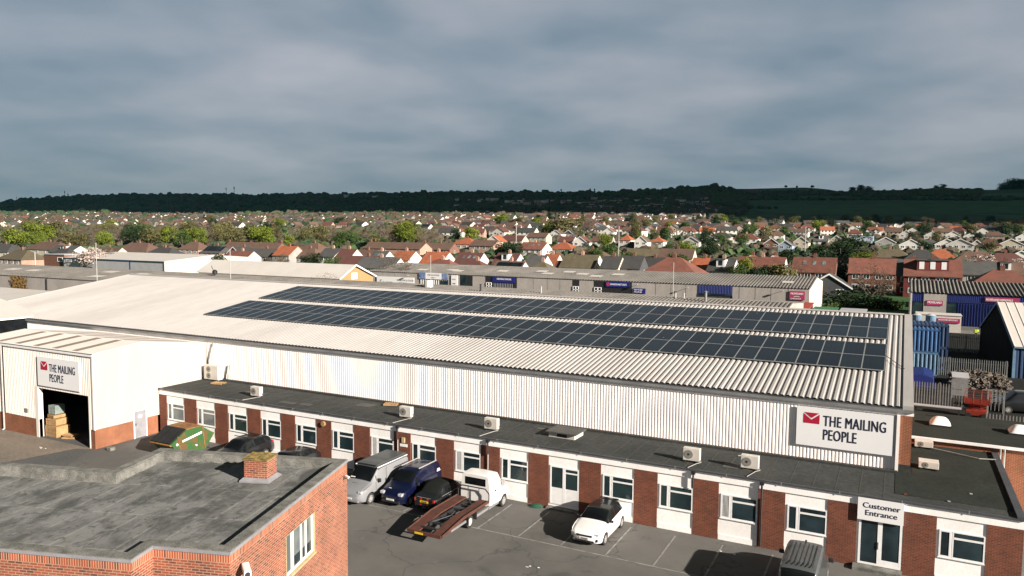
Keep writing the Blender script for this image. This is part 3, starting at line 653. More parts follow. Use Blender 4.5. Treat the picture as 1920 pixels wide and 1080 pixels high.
for k in range(5):
    x = -53.1-2.35*k
    for ya, yb in ((LY0+.15,37.4),(37.75,LY1-.1)): MB().prism([(x-.35,ya,lzr(ya)+.012),(x+.35,ya,lzr(ya)+.012),(x+.35,yb,lzr(yb)+.012),(x-.35,yb,lzr(yb)+.012)], (0,0,-.008)).build('rooflight', M['rooflight'], lr)
MB().box(LX0,LX1+.1,LY0-.11,LY0-.03,6.70,6.86).build('gutter', M['upvc'], un)
MB().box(LX0,LX1+.1,LY0-.12,LY0-.05,6.865,6.90).build('gutter', M['dark_gutter'], un)
MB().path([(-61.9,LY0-.1,6.7),(-61.9,LY0-.1,.1),(-61.9,LY0-.25,.05)], .06).build('downpipe', M['pipe_white'], un)
MB().box(LX1-.1,LX1+.05,LY0-.06,LY0+.05,1.4,6.9).build('corner_trim', M['clad_cream'], un)
mb = MB(); mb.box(DX0-.35,DX0,LY0-.03,LY0+.32,0,DZ+.08); mb.box(DX1,DX1+.10,LY0-.03,LY0+.2,0,DZ); mb.build('door_jamb', M['clad_cream'], un)
mb = MB(); mb.box(DX0,DX1,LY0+.05,LY0+.45,DZ-.02,DZ+.35); mb.build('shutter_box', M['gutter_grey'], un)
# interior shell
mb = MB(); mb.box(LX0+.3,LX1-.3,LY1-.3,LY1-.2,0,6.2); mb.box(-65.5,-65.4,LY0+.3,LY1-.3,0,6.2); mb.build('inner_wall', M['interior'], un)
sheet('unit_floor', [(-65.5,LY0),(LX1-.3,LY0),(LX1-.3,LY1-.3),(-65.5,LY1-.3)], .016, M['asphalt_new'])
s, x0, W_, z0, H_ = mail_sign(-57.23, -52.25, 4.06, 6.25, LY0-.12, 'white sign lettered THE MAILING PEOPLE above the open loading door on the left', .075, (.085,.25,.56,.85))
lettering('THE MAILING', .83, M['sign_navy'], s, -57.23+W_*.29, LY0-.128, z0+H_*.53, .575, .012, sp=1.08)
lettering('PEOPLE', .83, M['sign_navy'], s, -57.23+W_*.29, LY0-.128, z0+H_*.19, .575, .012, sp=1.08)
MB().box(-59.2,-58.8,LY0-.06,LY0-.03,1.75,2.05).build('vent', M['gutter_grey'], un)
# pallets and boxes inside the door
def crate(x, y, z, w, d, h, label, m='pallet_wood', rzz=0.0):
    t = thing('crate', label, 'crate', (x, y, z), rzz, local=True)
    MB().box(-w/2+.02,w/2-.02,-d/2+.02,d/2-.02,.02,h-.02).build('side', M[m], t)
    b = MB()
    for k in range(3):
        zz = h*k/3
        b.box(-w/2,w/2,-d/2-.01,-d/2+.012,zz+.02,zz+h/3-.03)
    for sx in (-w/2, w/2-.07): b.box(sx, sx+.07, -d/2-.025, -d/2-.01, 0, h)
    b.build('slat', M[m], t)
M['carton_blue'] = pm('carton_teal', (0.10,0.15,0.14), (0.20,0.22,0.20), scale=3)
M['purple'] = pm('dark_purple', (0.03,0.015,0.025), scale=2)
crate(-56.7, LY0+.95, .02, 1.35, 1.1, .85, 'large pine crate on the floor just inside the loading door')
crate(-56.85, LY0+1.0, .88, 1.1, 1.0, .5, 'pine crate stacked on the large crate inside the loading door', rzz=.08)
crate(-56.95, LY0+1.05, 1.40, .9, .9, .25, 'flat pine tray near the top of the stack inside the loading door', rzz=-.1)
crate(-57.0, LY0+1.1, 1.67, .75, .8, .7, 'teal carton on top of the crate stack inside the loading door', 'carton_blue', .05)
pallet(-55.15, LY0+.9, .02, 'broken pine pallet fallen at the foot of the crate stack', .4)
pallet(-55.3, LY0+1.0, .15, 'second pine pallet leaning over the fallen one at the crate stack', .1)
t = thing('bin', 'dark wheeled bin with a white notice inside the loading unit', 'bin', (-53.9, LY0+3.6, .02), local=True)
MB().box(-.8,.8,-.5,.5,.15,1.45).build('body', M['purple'], t, bevel=.05)
MB().box(-.42,.42,-.52,-.505,.45,1.2).build('notice', M['sign_white'], t)
MB().tube((-.6,-.3,0),(-.6,-.3,.14),.08).tube((.6,-.3,0),(.6,-.3,.14),.08).build('castor', M['black'], t)
o = MB().box(-49.9,-49.45,33.9,34.3,0.005,.25).build('stone_block', M['stone_coping'], None, bevel=.04); tag(o, 'small pale stone block at the foot of the orange brick base', 'block')

# ------------------------------------------------------------------ far-left pale roofs
b = thing('black_walled_unit', 'unit with black wall and pale sloping roof at the far left edge', 'unit', (-90, 38, 0))
MB().box(-110,-75.95,28,45.2,4.0,6.98).box(-110,-88.2,28,33,0,4.0).build('wall', M['black_void'], b)
mb = MB(); mb.prism([(-75.8,27.9,7.12),(-75.8,45.3,7.12),(-92,45.3,10.0),(-92,27.9,10.0)], (0,0,-.12)); r_ = mb.build('roof', M['roof_white2'], b)
mb = MB(); mb.prism([(-80.2,38.0,8.0),(-80.2,43.6,8.0),(-81.3,43.6,8.20),(-81.3,38.0,8.20)], (0,0,.02)); mb.build('rooflight', M['felt_patch'], r_)
MB().box(-75.85,-75.7,27.9,45.3,6.98,7.10).build('verge', M['upvc'], b)
b = thing('pale_flat_unit', 'low unit with a cream flat roof behind the left end of the warehouse', 'unit', (-130, 62, 0))
MB().box(-170,-98.0,56.3,69,0,6.0).build('wall', M['clad_cream'], b); MB().box(-170.1,-97.8,56.1,69.2,6.0,6.2).build('roof', M['roof_white2'], b)

random.seed(13)
for k, (x, y, l) in enumerate(((-14.9,31.4,'white paper scraps on the tarmac in front of the white hatchback'),(-27.6,29.5,'pale scrap of litter on the open tarmac near the brick building corner'),(-7.1,37.4,'small pale scrap in the empty bay right of the white hatchback'),(-54.6,32.0,'two white scraps on the dark tarmac before the loading door'))):
    p = MB()
    for q in range(4): a, b_ = x+random.uniform(-.5,.5), y+random.uniform(-.15,.15); p.box(a, a+.09, b_, b_+.06, .016, .03)
    tag(p.build('litter', M['upvc']), l, 'litter')
# ------------------------------------------------------------------ foreground brick block (rotated)
PH = rad(17.8); BX, BY, BZ = -15.71, 14.09, 7.30
bb = thing('brick_block', 'nearby orange brick building with a weathered grey flat roof and parapet', 'building', (BX, BY, 0), PH, local=True)
OUT = [(0,0),(0,8.33),(-7.71,8.33),(-7.71,5.60),(-24,5.60),(-24,-.90),(-2.28,-.90),(-2.28,0)]
def offset_poly(P, d):
    n = len(P); res = []
    for i in range(n):
        p0 = Vector(P[i-1]); p1 = Vector(P[i]); p2 = Vector(P[(i+1) % n])
        a = (p1-p0).normalized(); b = (p2-p1).normalized()
        na = Vector((-a.y, a.x)); nb_ = Vector((-b.y, b.x))     # inward for CCW outline
        res.append(tuple(p1+na*d+nb_*d))
    return res
def ring(mb, A, B, z0, z1, inner=True, outer=True):
    n = len(A)
    for i in range(n):
        j = (i+1) % n
        a0, a1, b0, b1 = A[i], A[j], B[i], B[j]
        mb.quad((a0[0],a0[1],z1),(a1[0],a1[1],z1),(b1[0],b1[1],z1),(b0[0],b0[1],z1))
        if outer: mb.quad((a0[0],a0[1],z0),(a1[0],a1[1],z0),(a1[0],a1[1],z1),(a0[0],a0[1],z1))
        if inner: mb.quad((b1[0],b1[1],z0),(b0[0],b0[1],z0),(b0[0],b0[1],z1),(b1[0],b1[1],z1))
mb = MB()
n = len(OUT)
WIN = (3.28, 5.44, 4.98, 6.36)   # along, height of the window hole in the right wall
for i in range(n):
    a, b = OUT[i], OUT[(i+1) % n]
    if i == 0:
        y0, y1, z0, z1 = WIN
        for (ya, yb, za, zb) in ((0, 8.33, 0, z0), (0, y0, z0, z1), (y1, 8.33, z0, z1), (0, 8.33, z1, 6.985)): mb.quad((0,ya,za),(0,yb,za),(0,yb,zb),(0,ya,zb))
    else: mb.quad((a[0],a[1],0),(b[0],b[1],0),(b[0],b[1],6.985),(a[0],a[1],6.985))
mb.build('wall', M['block_brick'], bb)
mb = MB()
for i in range(n):
    a, b = OUT[i], OUT[(i+1) % n]; mb.quad((a[0],a[1],6.985),(b[0],b[1],6.985),(b[0],b[1],7.205),(a[0],a[1],7.205))
mb.build('soldier_course', M['soldier_brick'], bb)
IN = offset_poly(OUT, .36); OV = offset_poly(OUT, -.035)
mb = MB(); ring(mb, OV, IN, 7.206, 7.297, inner=False); mb.build('metal_edge', M['metal_trim'], bb)
mb = MB(); ring(mb, offset_poly(OUT, -.012), IN, 7.28, 7.312, inner=False); ring(mb, IN, offset_poly(OUT, .365), 6.7, 7.311); mb.build('coping', M['stone_coping'], bb)
mb = MB(); I2 = offset_poly(OUT, .40)
ring(mb, offset_poly(OUT,.366), I2, 6.7, 7.27, outer=False); mb.build('parapet', M['parapet'] if 'parapet' in M else M['stone_coping'], bb)
def old_roof():
    m, t, b = mk('old_asphalt_roof'); n = t.nodes.new; l = t.links.new
    tx = n('ShaderNodeTexCoord'); mp = n('ShaderNodeMapping'); mp.inputs['Scale'].default_value = (1.0, .6, 1); l(tx.outputs['Object'], mp.inputs[0])
    def no(sc, det, dist=0, rough=.6):
        a = n('ShaderNodeTexNoise'); a.inputs['Scale'].default_value = sc; a.inputs['Detail'].default_value = det; a.inputs['Distortion'].default_value = dist; a.inputs['Roughness'].default_value = rough; l(mp.outputs[0], a.inputs['Vector']); return a.outputs[0]
    def mr(v, a, b_, c=0, d=1):
        r = n('ShaderNodeMapRange'); r.inputs[1].default_value = a; r.inputs[2].default_value = b_; r.inputs[3].default_value = c; r.inputs[4].default_value = d; l(v, r.inputs[0]); return r.outputs[0]
    def mix(f, a, b_):
        x = n('ShaderNodeMixRGB'); l(f, x.inputs[0])
        for s, v in ((1, a), (2, b_)):
            if isinstance(v, tuple): x.inputs[s].default_value = col4(v)
            else: l(v, x.inputs[s])
        return x.outputs[0]
    c = mix(mr(no(.8, 10, .5), .46, .60), (.165,.168,.162), (.060,.064,.060))
    c = mix(mr(no(3.5, 8, 1.2, .7), .50, .68), c, (.040,.045,.041))
    c = mix(mr(no(1.6, 6, .3), .58, .72, 0, .8), c, (.21,.212,.205))
    c = mix(mr(no(22, 3), .66, .74, 0, .8), c, (.30,.30,.26))
    br = n('ShaderNodeTexBrick'); l(tx.outputs['Object'], br.inputs['Vector']); br.inputs['Scale'].default_value = 1; br.inputs['Brick Width'].default_value = 1.0; br.inputs['Row Height'].default_value = 2.6; br.inputs['Mortar Size'].default_value = .05; br.inputs['Mortar Smooth'].default_value = .6
    br.inputs['Color1'].default_value = (1,1,1,1); br.inputs['Color2'].default_value = (.82,.82,.82,1); br.inputs['Mortar'].default_value = (1.35,1.35,1.3,1)
    mu = n('ShaderNodeMixRGB'); mu.blend_type = 'MULTIPLY'; mu.inputs[0].default_value = .8; l(c, mu.inputs[1]); l(br.outputs[0], mu.inputs[2])
    l(mu.outputs[0], b.inputs['Base Color']); b.inputs['Roughness'].default_value = .95
    bp = n('ShaderNodeBump'); bp.inputs['Strength'].default_value = .5; bp.inputs['Distance'].default_value = .02; l(no(9, 6), bp.inputs['Height']); l(bp.outputs[0], b.inputs['Normal'])
    return m
M['old_roof'] = old_roof()
mb = MB(); I3 = offset_poly(OUT, .39)
def rzz(x, y): return 7.12+.020*max(x, -9)-.004*y
mb.add([(x, y, rzz(x, y)) for x, y in I3], [tuple(range(n))]); mb.build('roof', M['old_roof'], bb)
# window in the right wall
wn = MB(); y0, y1, z0, z1 = WIN
wn.box(-.16, -.10, y0, y1, z0, z0+.08).box(-.16,-.10,y0,y1,z1-.08,z1)
for yy in (y0, y0+.55, y0+.64, y0+1.25, y0+1.60, y1-.07): wn.box(-.165, -.095, yy, yy+.08, z0+.08, z1-.08)
w = wn.build('window', M['upvc'], bb)
MB().box(-.14,-.12,y0+.05,y1-.05,z0+.05,z1-.05).build('pane', M['glass_pale'], w)
MB().box(-.13,-.118,y0+.72,y1-.10,z0+.08,z0+.42).build('pane', M['glass'], w)
rv = MB(); rv.box(-.20,-.002,y1,y1+.012,z0,z1).box(-.2,.02,y0-.012,y0,z0,z1).box(-.2,.03,y0-.02,y1+.02,z0-.05,z0); rv.box(-.2,.004,y0,y1,z1,z1+.01); rv.build('reveal', M['cream_reveal'], w)
# chimney
ch = thing('chimney_stack', 'square brick chimney stack with a mossy yellow top standing on the nearby roof', 'chimney', (-20.02, 19.42, 7.03), PH, local=True)
MB().box(-.43,.43,-.36,.36,0,.82).build('stack', M['block_brick'], ch)
mb = MB(); mb.prism([(-.56,-.49,0),(.56,-.49,0),(.56,.49,0),(-.56,.49,0)],(0,0,.06))
for s in (-1, 1): mb.prism([(-.56,s*.49,.06),(.56,s*.49,.06),(.45,s*.375,.16),(-.45,s*.375,.16)], (0,0,-.005)); mb.prism([(s*.56,-.49,.06),(s*.56,.49,.06),(s*.45,.375,.16),(s*.45,-.375,.16)], (0,0,-.005))
mb.build('flashing', M['metal_trim'], ch)
cap = MB(); random.seed(3)
g = 9; vs = [(-.47+.94*i/g, -.40+.8*j/g, .83+random.random()*.05+(.05 if 1 < i < g-1 and 1 < j < g-1 else 0)) for j in range(g+1) for i in range(g+1)]
cap.add(vs, [(j*(g+1)+i, j*(g+1)+i+1, (j+1)*(g+1)+i+1, (j+1)*(g+1)+i) for j in range(g) for i in range(g)]); cap.box(-.47,.47,-.40,.40,.79,.835); cap.build('cap', M['moss'], ch)
def cctv(x, y, z, rz_, label, sc=1.0):
    t = thing('security_camera', label, 'security camera', (x, y, z), rz_, local=True); t.scale = (sc, sc, sc)
    MB().box(0,.06,-.07,.07,-.09,.09).tube((.05,0,0),(.22,0,-.02),.035).build('bracket', M['upvc'], t)
    MB().tube((.22,0,-.05),(.22,0,.06),.05).build('joint', M['black'], t)
    b = MB(); b.box(.16,.62,-.075,.075,.03,.17); b.build('housing', M['upvc'], t, bevel=.03)
    MB().tube((.62,0,.10),(.64,0,.10),.05,12).build('lens', M['black'], t)
exv = Vector((math.cos(PH), math.sin(PH))); eyv = Vector((-math.sin(PH), math.cos(PH)))
p = Vector((BX, BY))+eyv*.75; cctv(p.x, p.y, 6.55, PH-rad(55), 'white security camera on the near corner of the orange brick building', 1.35)
p = Vector((BX, BY))+eyv*8.05; cctv(p.x, p.y, 6.72, PH-rad(40), 'white security camera at the far end of the orange brick wall', .6)
p = Vector((BX, BY))+exv*(-3.6)+eyv*7.72; t = thing('roof_outlet', 'small black roof outlet at the foot of the back parapet', 'roof outlet', (p.x, p.y, 7.02), PH, local=True)
MB().tube((0,0,0),(0,0,.18),.06).tube((0,0,.18),(.14,-.05,.24),.07).build('pipe', M['black'], t)
MB().box(-.22,-.06,-.05,.1,0,.2).build('flashing', M['stone_coping'], t)
p = Vector((BX, BY))+exv*(-13.2)+eyv*4.95; t = thing('roof_outlet', 'white roof outlet with black hood at the left end of the parapet', 'roof outlet', (p.x, p.y, 6.97), PH, local=True)
MB().tube((-.2,0,.06),(.1,0,.1),.12,12).build('pipe', M['upvc'], t); MB().tube((.1,0,.1),(.18,0,.16),.13,12,.09).build('hood', M['black'], t)

# ------------------------------------------------------------------ vehicles
def paint(name, c, rough=.3, coat=.6): return pm('paint_'+name, c, tuple(k*.93 for k in c), scale=3, rough=rough, fine=0.0, coat=coat, spec=.5)
PW = paint('white', (.70,.69,.67)); PBLK = paint('black', (.008,.009,.010)); PSIL = paint('silver', (.19,.195,.205), .35); PBLU = paint('navy', (.0015,.003,.020)); PGRY = paint('grey_roof', (.062,.068,.07), .45, .2)
PDK = paint('dark_grey', (.035,.04,.042), .35)
M['car_glass'] = glass('car_glass', (.004,.005,.006), .06, (.009,.011,.012)); M['car_glass'].node_tree.nodes['Principled BSDF'].inputs['Specular IOR Level'].default_value = .22; M['tyre'] = pm('tyre', (.018,.018,.018), scale=5, rough=.9); M['rim'] = pm('alloy_rim', (.40,.40,.39), scale=5, rough=.35, metal=.3)
M['lamp'] = pm('headlamp_lens', (.42,.44,.45), (.25,.26,.28), scale=8, rough=.12, coat=1); M['taillamp'] = pm('tail_lamp', (.32,.02,.02), scale=6, rough=.2); M['plate_y'] = pm('yellow_plate', (.62,.42,.02), scale=3, rough=.5, fine=0); M['plate_w'] = pm('white_plate', (.6,.6,.58), scale=3, rough=.5, fine=0)
M['canvas'] = pm('black_canvas', (.010,.012,.011), scale=8, rough=.95, spec=.1)
def car_mesh(st, ny=64):
    """st: rows (y, z_bottom, z_belt, z_top, half width low, belt, top); returns grid of ring points"""
    ys = [r[0] for r in st]; A = np.array(st)
    g = []
    yy = np.linspace(ys[0], ys[-1], ny)
    for y in yy:
        r = [np.interp(y, ys, A[:, k]) for k in range(7)]
        zb, zl, zt, wl, wb, wt = r[1:]
        zt = max(zt, zl+.015)
        half = [(0, zb), (wl*.82, zb), (wl*.95, zb+.05), (wl, zb+.16), (max(wl, wb)+.012, (zb+zl)*.52), (wb+.008, zl-.06), (wb-.01, zl)]
        for k in (1, 2, 3, 4): t = k/4.5; half.append((wb+(wt+.05-wb)*t-.01*(1-t), zl+(zt-.05-zl)*t))
        h = zt-zl; cr = min(.05, h*.5)
        half += [(wt, zt-cr*.45), (wt-.09, zt-.004), (wt*.5, zt+.015), (0, zt+.022)]
        g.append([(x, y, z) for x, z in half])
    return g, yy
def smooth_rows(st):
    return st
def build_car(name, label, cat, x, y, rz_, st, paint_m, wheels, wr, roof=None, pillars=None, screen=None, side=None, rear=None, extras=None, group='vehicles parked in front of the office', yoff=None):
    t = thing(name, label, cat, (x, y, 0), rz_, group=group, local=True)
    L_ = st[-1][0]; off = -L_/2
    g, yy = car_mesh(st); nr = len(g[0]); ny = len(g)
    # smooth along the length
    G = np.array(g); 
    for _ in range(2): G[1:-1] = .25*G[:-2]+.5*G[1:-1]+.25*G[2:]
    G[:, :, 1] += off
    mb = MB(); vs = []
    for i in range(ny):
        row = [tuple(G[i, j]) for j in range(nr)] + [(-G[i, j][0], G[i, j][1], G[i, j][2]) for j in range(nr-2, 0, -1)]
        vs += row
    R_ = 2*nr-2
    fs = [(i*R_+j, i*R_+(j+1) % R_, (i+1)*R_+(j+1) % R_, (i+1)*R_+j) for i in range(ny-1) for j in range(R_)]
    fs += [tuple(range(R_))[::-1], tuple(range((ny-1)*R_, ny*R_))]
    me = bpy.data.meshes.new('body'); me.from_pydata(vs, [], [f for f in fs])
    bm = bmesh.new(); bm.from_mesh(me); bmesh.ops.recalc_face_normals(bm, faces=bm.faces); bm.to_mesh(me); bm.free()
    tmp = bpy.data.objects.new('tmp', me); COL.objects.link(tmp)
    cm = MB()
    for wy in wheels:
        for s in (-1, 1): cm.tube((s*.52, wy+off, wr), (s*1.3, wy+off, wr), wr+.055, 28)
    cme = bpy.data.meshes.new('c'); cme.from_pydata(cm.v, [], cm.f); bm = bmesh.new(); bm.from_mesh(cme); bmesh.ops.recalc_face_normals(bm, faces=bm.faces); bm.to_mesh(cme); bm.free()
    co = bpy.data.objects.new('tmpc', cme); COL.objects.link(co)
    md = tmp.modifiers.new('b', 'BOOLEAN'); md.object = co; md.operation = 'DIFFERENCE'; md.solver = 'EXACT'
    bpy.context.view_layer.update()
    m2 = bpy.data.meshes.new_from_object(tmp.evaluated_get(bpy.context.evaluated_depsgraph_get()))
    bpy.data.objects.remove(tmp); bpy.data.objects.remove(co)
    m2.name = 'body'; m2.materials.clear()
    for p_ in m2.polygons: p_.use_smooth = True
    m2.set_sharp_from_angle(angle=rad(40))
    body = link('body', m2, paint_m, t)
    def patch(nm, m, i_rng, j_rng, parent, d=.008, both=True):
        mbp = MB(); i0, i1 = i_rng; j0, j1 = j_rng
        for s in ((1, -1) if both else (1,)):
            P = [[Vector((G[i, j][0]*s, G[i, j][1], G[i, j][2])) for j in range(j0, j1+1)] for i in range(i0, i1+1)]
            ni, nj = len(P), len(P[0]); V = []
            for a in range(ni):
                for b_ in range(nj):
                    du = P[min(a+1, ni-1)][b_]-P[max(a-1, 0)][b_]; dv = P[a][min(b_+1, nj-1)]-P[a][max(b_-1, 0)]
                    nn = dv.cross(du) if s == 1 else du.cross(dv)
                    if nn.length > 1e-9: nn.normalize()
                    if nn.z < -.3: nn = -nn
                    V.append(P[a][b_]+nn*d)
            mbp.add(V, [(a*nj+b_, a*nj+b_+1, (a+1)*nj+b_+1, (a+1)*nj+b_) for a in range(ni-1) for b_ in range(nj-1)])
        o = mbp.build(nm, m, parent, smooth=True); return o
    def idx(v): return int(np.argmin(abs(yy-v)))
    if roof: patch('roof', roof[2], (idx(roof[0]), idx(roof[1])), (10, nr-1), t, .006)
    if pillars: patch('pillars', pillars[2], (idx(pillars[0]), idx(pillars[1])), (6, 11), t, .004)
    if screen: patch('windscreen', M['car_glass'], (idx(screen[0]), idx(screen[1])), (11, nr-1), t, .012)
    for (a, b_) in side or (): patch('side_window', M['car_glass'], (idx(a), idx(b_)), (6, 10), t, .010)
    if rear: patch('rear_window', M['car_glass'], (idx(rear[0]), idx(rear[1])), (11, nr-1), t, .012)
    hw = max(r[4] for r in st)
    wsrc = None
    for wy in wheels:
        for s in (-1, 1):
            if wsrc is None:
                tb = MB(); nseg = 26; prof = [(wr*.62,-.10),(wr*.93,-.105),(wr,-.08),(wr,.08),(wr*.93,.105),(wr*.62,.10)]
                vs = []; 
                for k in range(nseg):
                    a = 2*math.pi*k/nseg
                    for (rr, xx) in prof: vs.append((xx, rr*math.cos(a), rr*math.sin(a)))
                q = len(prof); tb.add(vs, [(k*q+j, k*q+(j+1) % q, ((k+1) % nseg)*q+(j+1) % q, ((k+1) % nseg)*q+j) for k in range(nseg) for j in range(q)])
                wsrc = tb.build('wheel', M['tyre'], t, smooth=True)
                rb = MB(); rb.tube((.02,0,0),(.06,0,0),wr*.64,22)
                rim0 = rb.build('rim', M['dark_gutter'], wsrc)
                sp = MB(); sp.tube((.06,0,0),(.10,0,0),wr*.17,12)
                for k in range(7):
                    a = 2*math.pi*k/7; c_, s_ = math.cos(a), math.sin(a); w_ = wr*.09
                    sp.prism([(.065, c_*wr*.1-s_*w_, s_*wr*.1+c_*w_), (.065, c_*wr*.1+s_*w_, s_*wr*.1-c_*w_), (.075, c_*wr*.62+s_*w_, s_*wr*.62-c_*w_), (.075, c_*wr*.62-s_*w_, s_*wr*.62+c_*w_)], (.025,0,0))
                for k in range(22):
                    a = 2*math.pi*k/22; b2 = 2*math.pi*(k+1)/22
                    sp.prism([(.065,math.cos(a)*wr*.57,math.sin(a)*wr*.57),(.065,math.cos(a)*wr*.65,math.sin(a)*wr*.65),(.065,math.cos(b2)*wr*.65,math.sin(b2)*wr*.65),(.065,math.cos(b2)*wr*.57,math.sin(b2)*wr*.57)],(.03,0,0))
                sp.build('spokes', M['rim'], wsrc); w_ = wsrc
                bpy.context.view_layer.update(); index_children(wsrc)
            else: w_ = copy_tree(wsrc, t)
            w_.location = (s*(hw-.11), wy+off, wr); w_.rotation_euler = (0, 0, 0 if s > 0 else math.pi)
    return t, off, G, yy
def bits(t, items):
    for nm, m, boxes, bev in items:
        b = MB()
        for q in boxes: b.box(*q)
        b.build(nm, m, t, bevel=bev)
# white hatchback
st = [(0,.34,.60,.64,.52,.50,.46),(.08,.24,.70,.73,.68,.66,.60),(.3,.20,.78,.81,.83,.80,.68),(.7,.18,.86,.90,.875,.84,.70),(1.15,.18,.93,.99,.88,.85,.68),(1.95,.18,.97,1.38,.88,.85,.60),(2.5,.18,.99,1.43,.88,.84,.58),(3.2,.2,1.02,1.40,.88,.84,.56),(3.6,.22,1.03,1.33,.87,.82,.54),(3.92,.26,.98,1.06,.83,.76,.60),(4.06,.34,.82,.88,.72,.68,.60)]
t, off, G, yy = build_car('parked_car', 'small white hatchback with a black roof parked nose out on its own', 'car', -13.65, 36.78, 0, st, PW, (.78, 3.32), .31, roof=(1.2,3.62,PBLK), pillars=(1.2,3.55,PBLK), screen=(1.22,1.94), side=((1.55,2.35),(2.42,3.35)), rear=(3.6,3.9))
bits(t, [('grille', M['black'], [(-.42,.42,off-.012,off+.14,.56,.66)], .02), ('lower_grille', M['black'], [(-.52,.52,off-.01,off+.14,.30,.40)], .02), ('number_plate', M['plate_w'], [(-.26,.26,off-.02,off+.02,.43,.53)], 0),
         ('headlight', M['lamp'], [(.50,.74,off+.06,off+.30,.66,.73)], .02), ('headlight', M['lamp'], [(-.74,-.50,off+.06,off+.30,.66,.73)], .02), ('fog_lamp', M['black'], [(.60,.70,off+.03,off+.2,.36,.50)], .02), ('fog_lamp', M['black'], [(-.70,-.60,off+.03,off+.2,.36,.50)], .02),
         ('mirror', PBLK, [(.88,1.03,off+1.42,off+1.54,.93,1.05)], .03), ('mirror', PBLK, [(-1.03,-.88,off+1.42,off+1.54,.93,1.05)], .03), ('door_seam', M['black'], [(.89,.897,off+1.32,off+1.335,.3,.9),(.895,.902,off+2.38,off+2.395,.3,.95)], 0), ('spoiler', PBLK, [(-.52,.52,off+3.5,off+3.75,1.36,1.40)], .015), ('door_handle', PW, [(.865,.895,off+2.15,off+2.32,.86,.89)], 0)])
lettering('VW73 NKD', .085, M['sign_navy'], t, 0, off-.022, .445, .8, .001, align='CENTER')
# silver camper van
st = [(0,.40,.66,.70,.62,.60,.55),(.1,.28,.80,.84,.80,.78,.70),(.4,.22,.98,1.02,.92,.90,.78),(.9,.2,1.10,1.17,.95,.93,.78),(1.15,.2,1.16,1.30,.95,.94,.76),(1.75,.2,1.22,1.88,.95,.94,.76),(2.1,.2,1.24,1.95,.95,.94,.78),(4.4,.22,1.24,1.97,.95,.94,.80),(4.7,.25,1.22,1.92,.94,.93,.78),(4.8,.34,1.18,1.80,.90,.88,.74)]
t, off, G, yy = build_car('camper_van', 'silver camper van with a raised dark grey roof beside the navy van', 'van', -27.75, 35.95, 0, st, PSIL, (.88, 3.95), .34, roof=(1.72,4.72,PGRY), screen=(1.1,1.74), side=((1.45,2.25),(2.45,4.5)))
bits(t, [('pop_top', PGRY, [(-.74,.74,off+1.75,off+4.7,1.99,2.05)], .04), ('gutter_rail', M['upvc'], [(.78,.82,off+1.7,off+4.72,1.90,1.94),(-.82,-.78,off+1.7,off+4.72,1.90,1.94)], 0), ('headlight', M['lamp'], [(.58,.84,off+.10,off+.42,.78,.93)], .04), ('headlight', M['lamp'], [(-.84,-.58,off+.10,off+.42,.78,.93)], .04),
         ('mirror', M['black'], [(.96,1.16,off+1.5,off+1.62,1.14,1.36)], .04), ('mirror', M['black'], [(-1.16,-.96,off+1.5,off+1.62,1.14,1.36)], .04), ('door_handle', M['black'], [(.955,.985,off+2.25,off+2.31,1.0,1.16),(.955,.985,off+2.5,off+2.56,1.0,1.16)], 0), ('door_seam', M['black'], [(.962,.968,off+1.35,off+1.365,.35,1.2),(.962,.968,off+2.36,off+2.375,.3,1.85),(.962,.968,off+3.55,off+3.565,.3,1.2)], 0), ('sill_trim', M['black'], [(.955,.966,off+1.3,off+3.6,.24,.34)], 0), ('bonnet_vent', M['black'], [(-.3,.1,off+.75,off+.85,1.13,1.155)], 0), ('sunshade', M['upvc'], [(-.72,-.40,off+1.13,off+1.20,1.27,1.36)], 0), ('number_plate', M['plate_w'], [(-.26,.26,off-.02,off+.02,.45,.55)], 0), ('bumper', PSIL, [(-.7,.7,off-.01,off+.2,.3,.42)], .03)])
